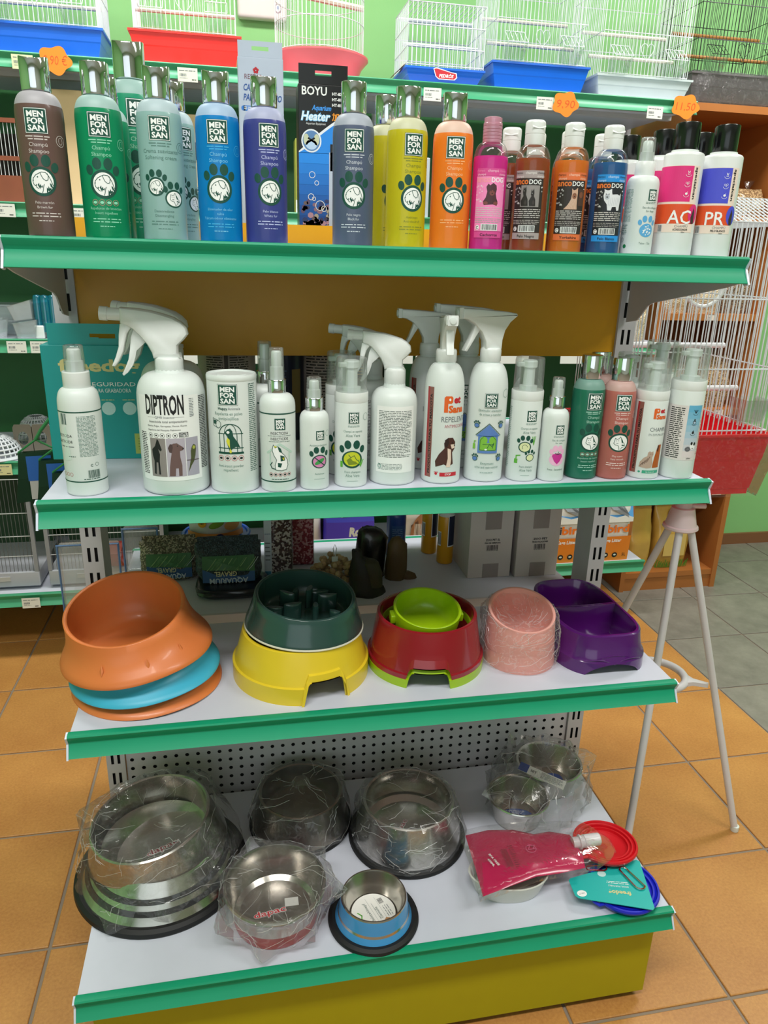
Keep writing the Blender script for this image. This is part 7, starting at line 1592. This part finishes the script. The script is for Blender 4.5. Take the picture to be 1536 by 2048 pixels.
for i, (x, z, w_, h, m, lb) in enumerate(((1.930, .0832, .12, .26, GOLD, 'gold feed bag at the left of the lowest cabinet shelf'), (2.085, .0832, .17, .30, GOLD, 'tall gold feed bag with green grass print on the lowest cabinet shelf'), (2.190, .4472, .12, .10, SEED2, 'dark pellet bag on the second cabinet shelf'), (1.985, .7862, .17, .17, SEED1, 'brown seed bag on the third cabinet shelf, left'), (2.16, .7862, .15, .20, SEED1, 'brown seed bag on the third cabinet shelf, right'), (1.93, 1.1552, .12, .16, SEED3, 'pale seed bag on the fourth cabinet shelf, left'), (2.06, 1.1552, .13, .18, SEED3, 'pale seed bag on the fourth cabinet shelf, middle'), (2.19, 1.1552, .13, .20, SEED2, 'brown seed bag on the fourth cabinet shelf, right'), (2.09, 1.5072, .12, .05, SEED2, 'small seed bag with green clip on the upper cabinet shelf'), (2.185, 1.5072, .12, .10, SEED1, 'knotted seed bag on the upper cabinet shelf, right'))):
    p = None
    if i == 1:
        p = Pr(); rd = random.Random(2)
        for q in range(26): xx = -.075 + q * .006; p.line([(xx, .005), (xx + rd.uniform(-.006, .006), .020 + rd.random() * .022)], .004, ink('#4a8a2a'))
        p.rect(-.05, .06, .05, .16, ink('#d9b868')); p.ell(0, .24, .035, .03, ink('#5a4a34'), 16)
    t = sack('seed_bag', lb, x, 1.72, z, w_, .11, h, m, seed=i + 20, group=SGRP, amp=.010, top=.5, pr=p, seal=(i < 2))
    if i >= 2:
        g = G(); g.lathe([(.006, 0), (.007, .008), (.016, .022), (.020, .032)], CLEAR, 10, (0, 0, h - .004), cap=False); g.obj('knot', t)
# sacks on the middle wall shelf edge seen beside the right upright
sack('seed_bag', 'pale knotted seed bag on the wall shelf beside the right upright', 1.70, 1.60, 1.0587, .12, .10, .16, SEED3, seed=41, group='seed bags on the wall shelf', amp=.010); sack('seed_bag', 'pale seed bag lying on the wall shelf behind the first one', 1.62, 1.70, 1.0587, .12, .10, .12, SEED3, seed=42, group='seed bags on the wall shelf', amp=.010)
# ------------------------------------------------------------------ cage on a stand at the right
HX, HY, HZ = 1.242, .418, .765
st = thing('cage_stand', 'white tripod cage stand with a round brace ring', 'stand', (HX, HY, 0)); SW = mat('stand_white', '#d5d2d4', .4); SPK = mat('hub_plastic', '#dcc8ca', .4)
FEET = ((1.443, .288), (1.090, .200), (1.121, .682))
for fx, fy in FEET:
    dx, dy = fx - HX, fy - HY; l = sqrt(dx * dx + dy * dy); q = .020
    g = G(); g.tube([(dx / l * q, dy / l * q, HZ + .01), (dx, dy, 0.004)], .0085, SW, 12); lg = g.obj('leg', st); g = G(); g.lathe([(.0095, 0), (.0100, .002), (.0098, .014), (.008, .015)], PWS, 14, (dx, dy, 0)); g.obj('foot_cap', lg)
lathe_obj([(.0005, HZ), (.036, HZ), (.039, HZ + .003), (.038, HZ + .008), (.034, HZ + .010), (.026, HZ + .045), (.025, HZ + .050), (.018, HZ + .052), (.018, HZ + .095)], SPK, 'hub', st, 36)
g = G(); g.tube([(.015, -.004, HZ + .054), (.048, -.010, HZ + .054)], .0055, SPK, 10); g.obj('clamp_screw', st)
rz_ = .385; g = G(); rc_ = (.0, 0); g.tube([(.068 * cos(a), .068 * sin(a), rz_) for a in (2 * pi * k / 36 for k in range(36))], .0095, SW, 10, closed=True); g.obj('brace_ring', st)
for fx, fy in FEET:
    dx, dy = fx - HX, fy - HY; l = sqrt(dx * dx + dy * dy); t_ = (HZ - rz_) / HZ; ex, ey = dx * t_, dy * t_; ux, uy = dx / l, dy / l
    g = G(); g.loft([[(ux * .066 - uy * s_, uy * .066 + ux * s_, rz_ + z) for s_, z in ((-.024, -.006), (.024, -.006), (.024, .006), (-.024, .006))], [(ux * .085 - uy * s_, uy * .085 + ux * s_, rz_ + z) for s_, z in ((-.009, -.005), (.009, -.005), (.009, .005), (-.009, .005))], [(ex - uy * s_, ey + ux * s_, rz_ + z) for s_, z in ((-.004, -.005), (.004, -.005), (.004, .005), (-.004, .005))]], SW); g.obj('brace_web', st)
TR2 = mat('tray_scarlet', '#e8202c', .35, coat=.2); CWZ = .862
sc = cage('tall white wire bird cage with scarlet tray on the tripod stand', 1.036, 1.372, .340, .640, CWZ, TR2, .137, .548, pitch=.0115, wr=.0012, feeders=False, perch='#e8e8ea', group='bird cages', ins=.012)
g = G()
for k in range(30):
    x = -.152 + k * .0105; g.tube([(x, -.138, .548), (x, -.02, .60), (x, .138, .548)], .0012, WIRE, 4, cap=False)
for k in range(8):
    f = k / 7; g.tube([(-.155, -.138 + .118 * f, .548 + .052 * f), (.155, -.138 + .118 * f, .548 + .052 * f)], .0012, WIRE, 4, cap=False)
tag(g.obj('roof_wires', sc), kind='stuff')
g = G(); g.tube([(.058 + .046 * cos(a), .01, .430 + .046 * sin(a)) for a in (2 * pi * k / 30 for k in range(30))], .0045, PW, 8, closed=True); g.obj('swing_ring', sc)
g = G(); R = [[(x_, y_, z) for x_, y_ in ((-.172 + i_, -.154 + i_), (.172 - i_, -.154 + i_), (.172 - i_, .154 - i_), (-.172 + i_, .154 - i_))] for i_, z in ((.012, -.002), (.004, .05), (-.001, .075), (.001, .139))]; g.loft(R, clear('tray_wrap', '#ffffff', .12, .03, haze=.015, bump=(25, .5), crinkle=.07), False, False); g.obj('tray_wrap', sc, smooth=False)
for s in (-1, 1):
    g = G(); R = [[(s * .09 - q * .03, -.142 - d, z), (s * .09 + q * .03, -.142 - d, z), (s * .09 + q * .03, -.132, z), (s * .09 - q * .03, -.132, z)] for q, d, z in ((.8, .03, .165), (1, .045, .215), (.95, .044, .215), (.75, .028, .168))]; g.loft(R, CLEAR, True, False); g.obj('feeder', sc, smooth=False)
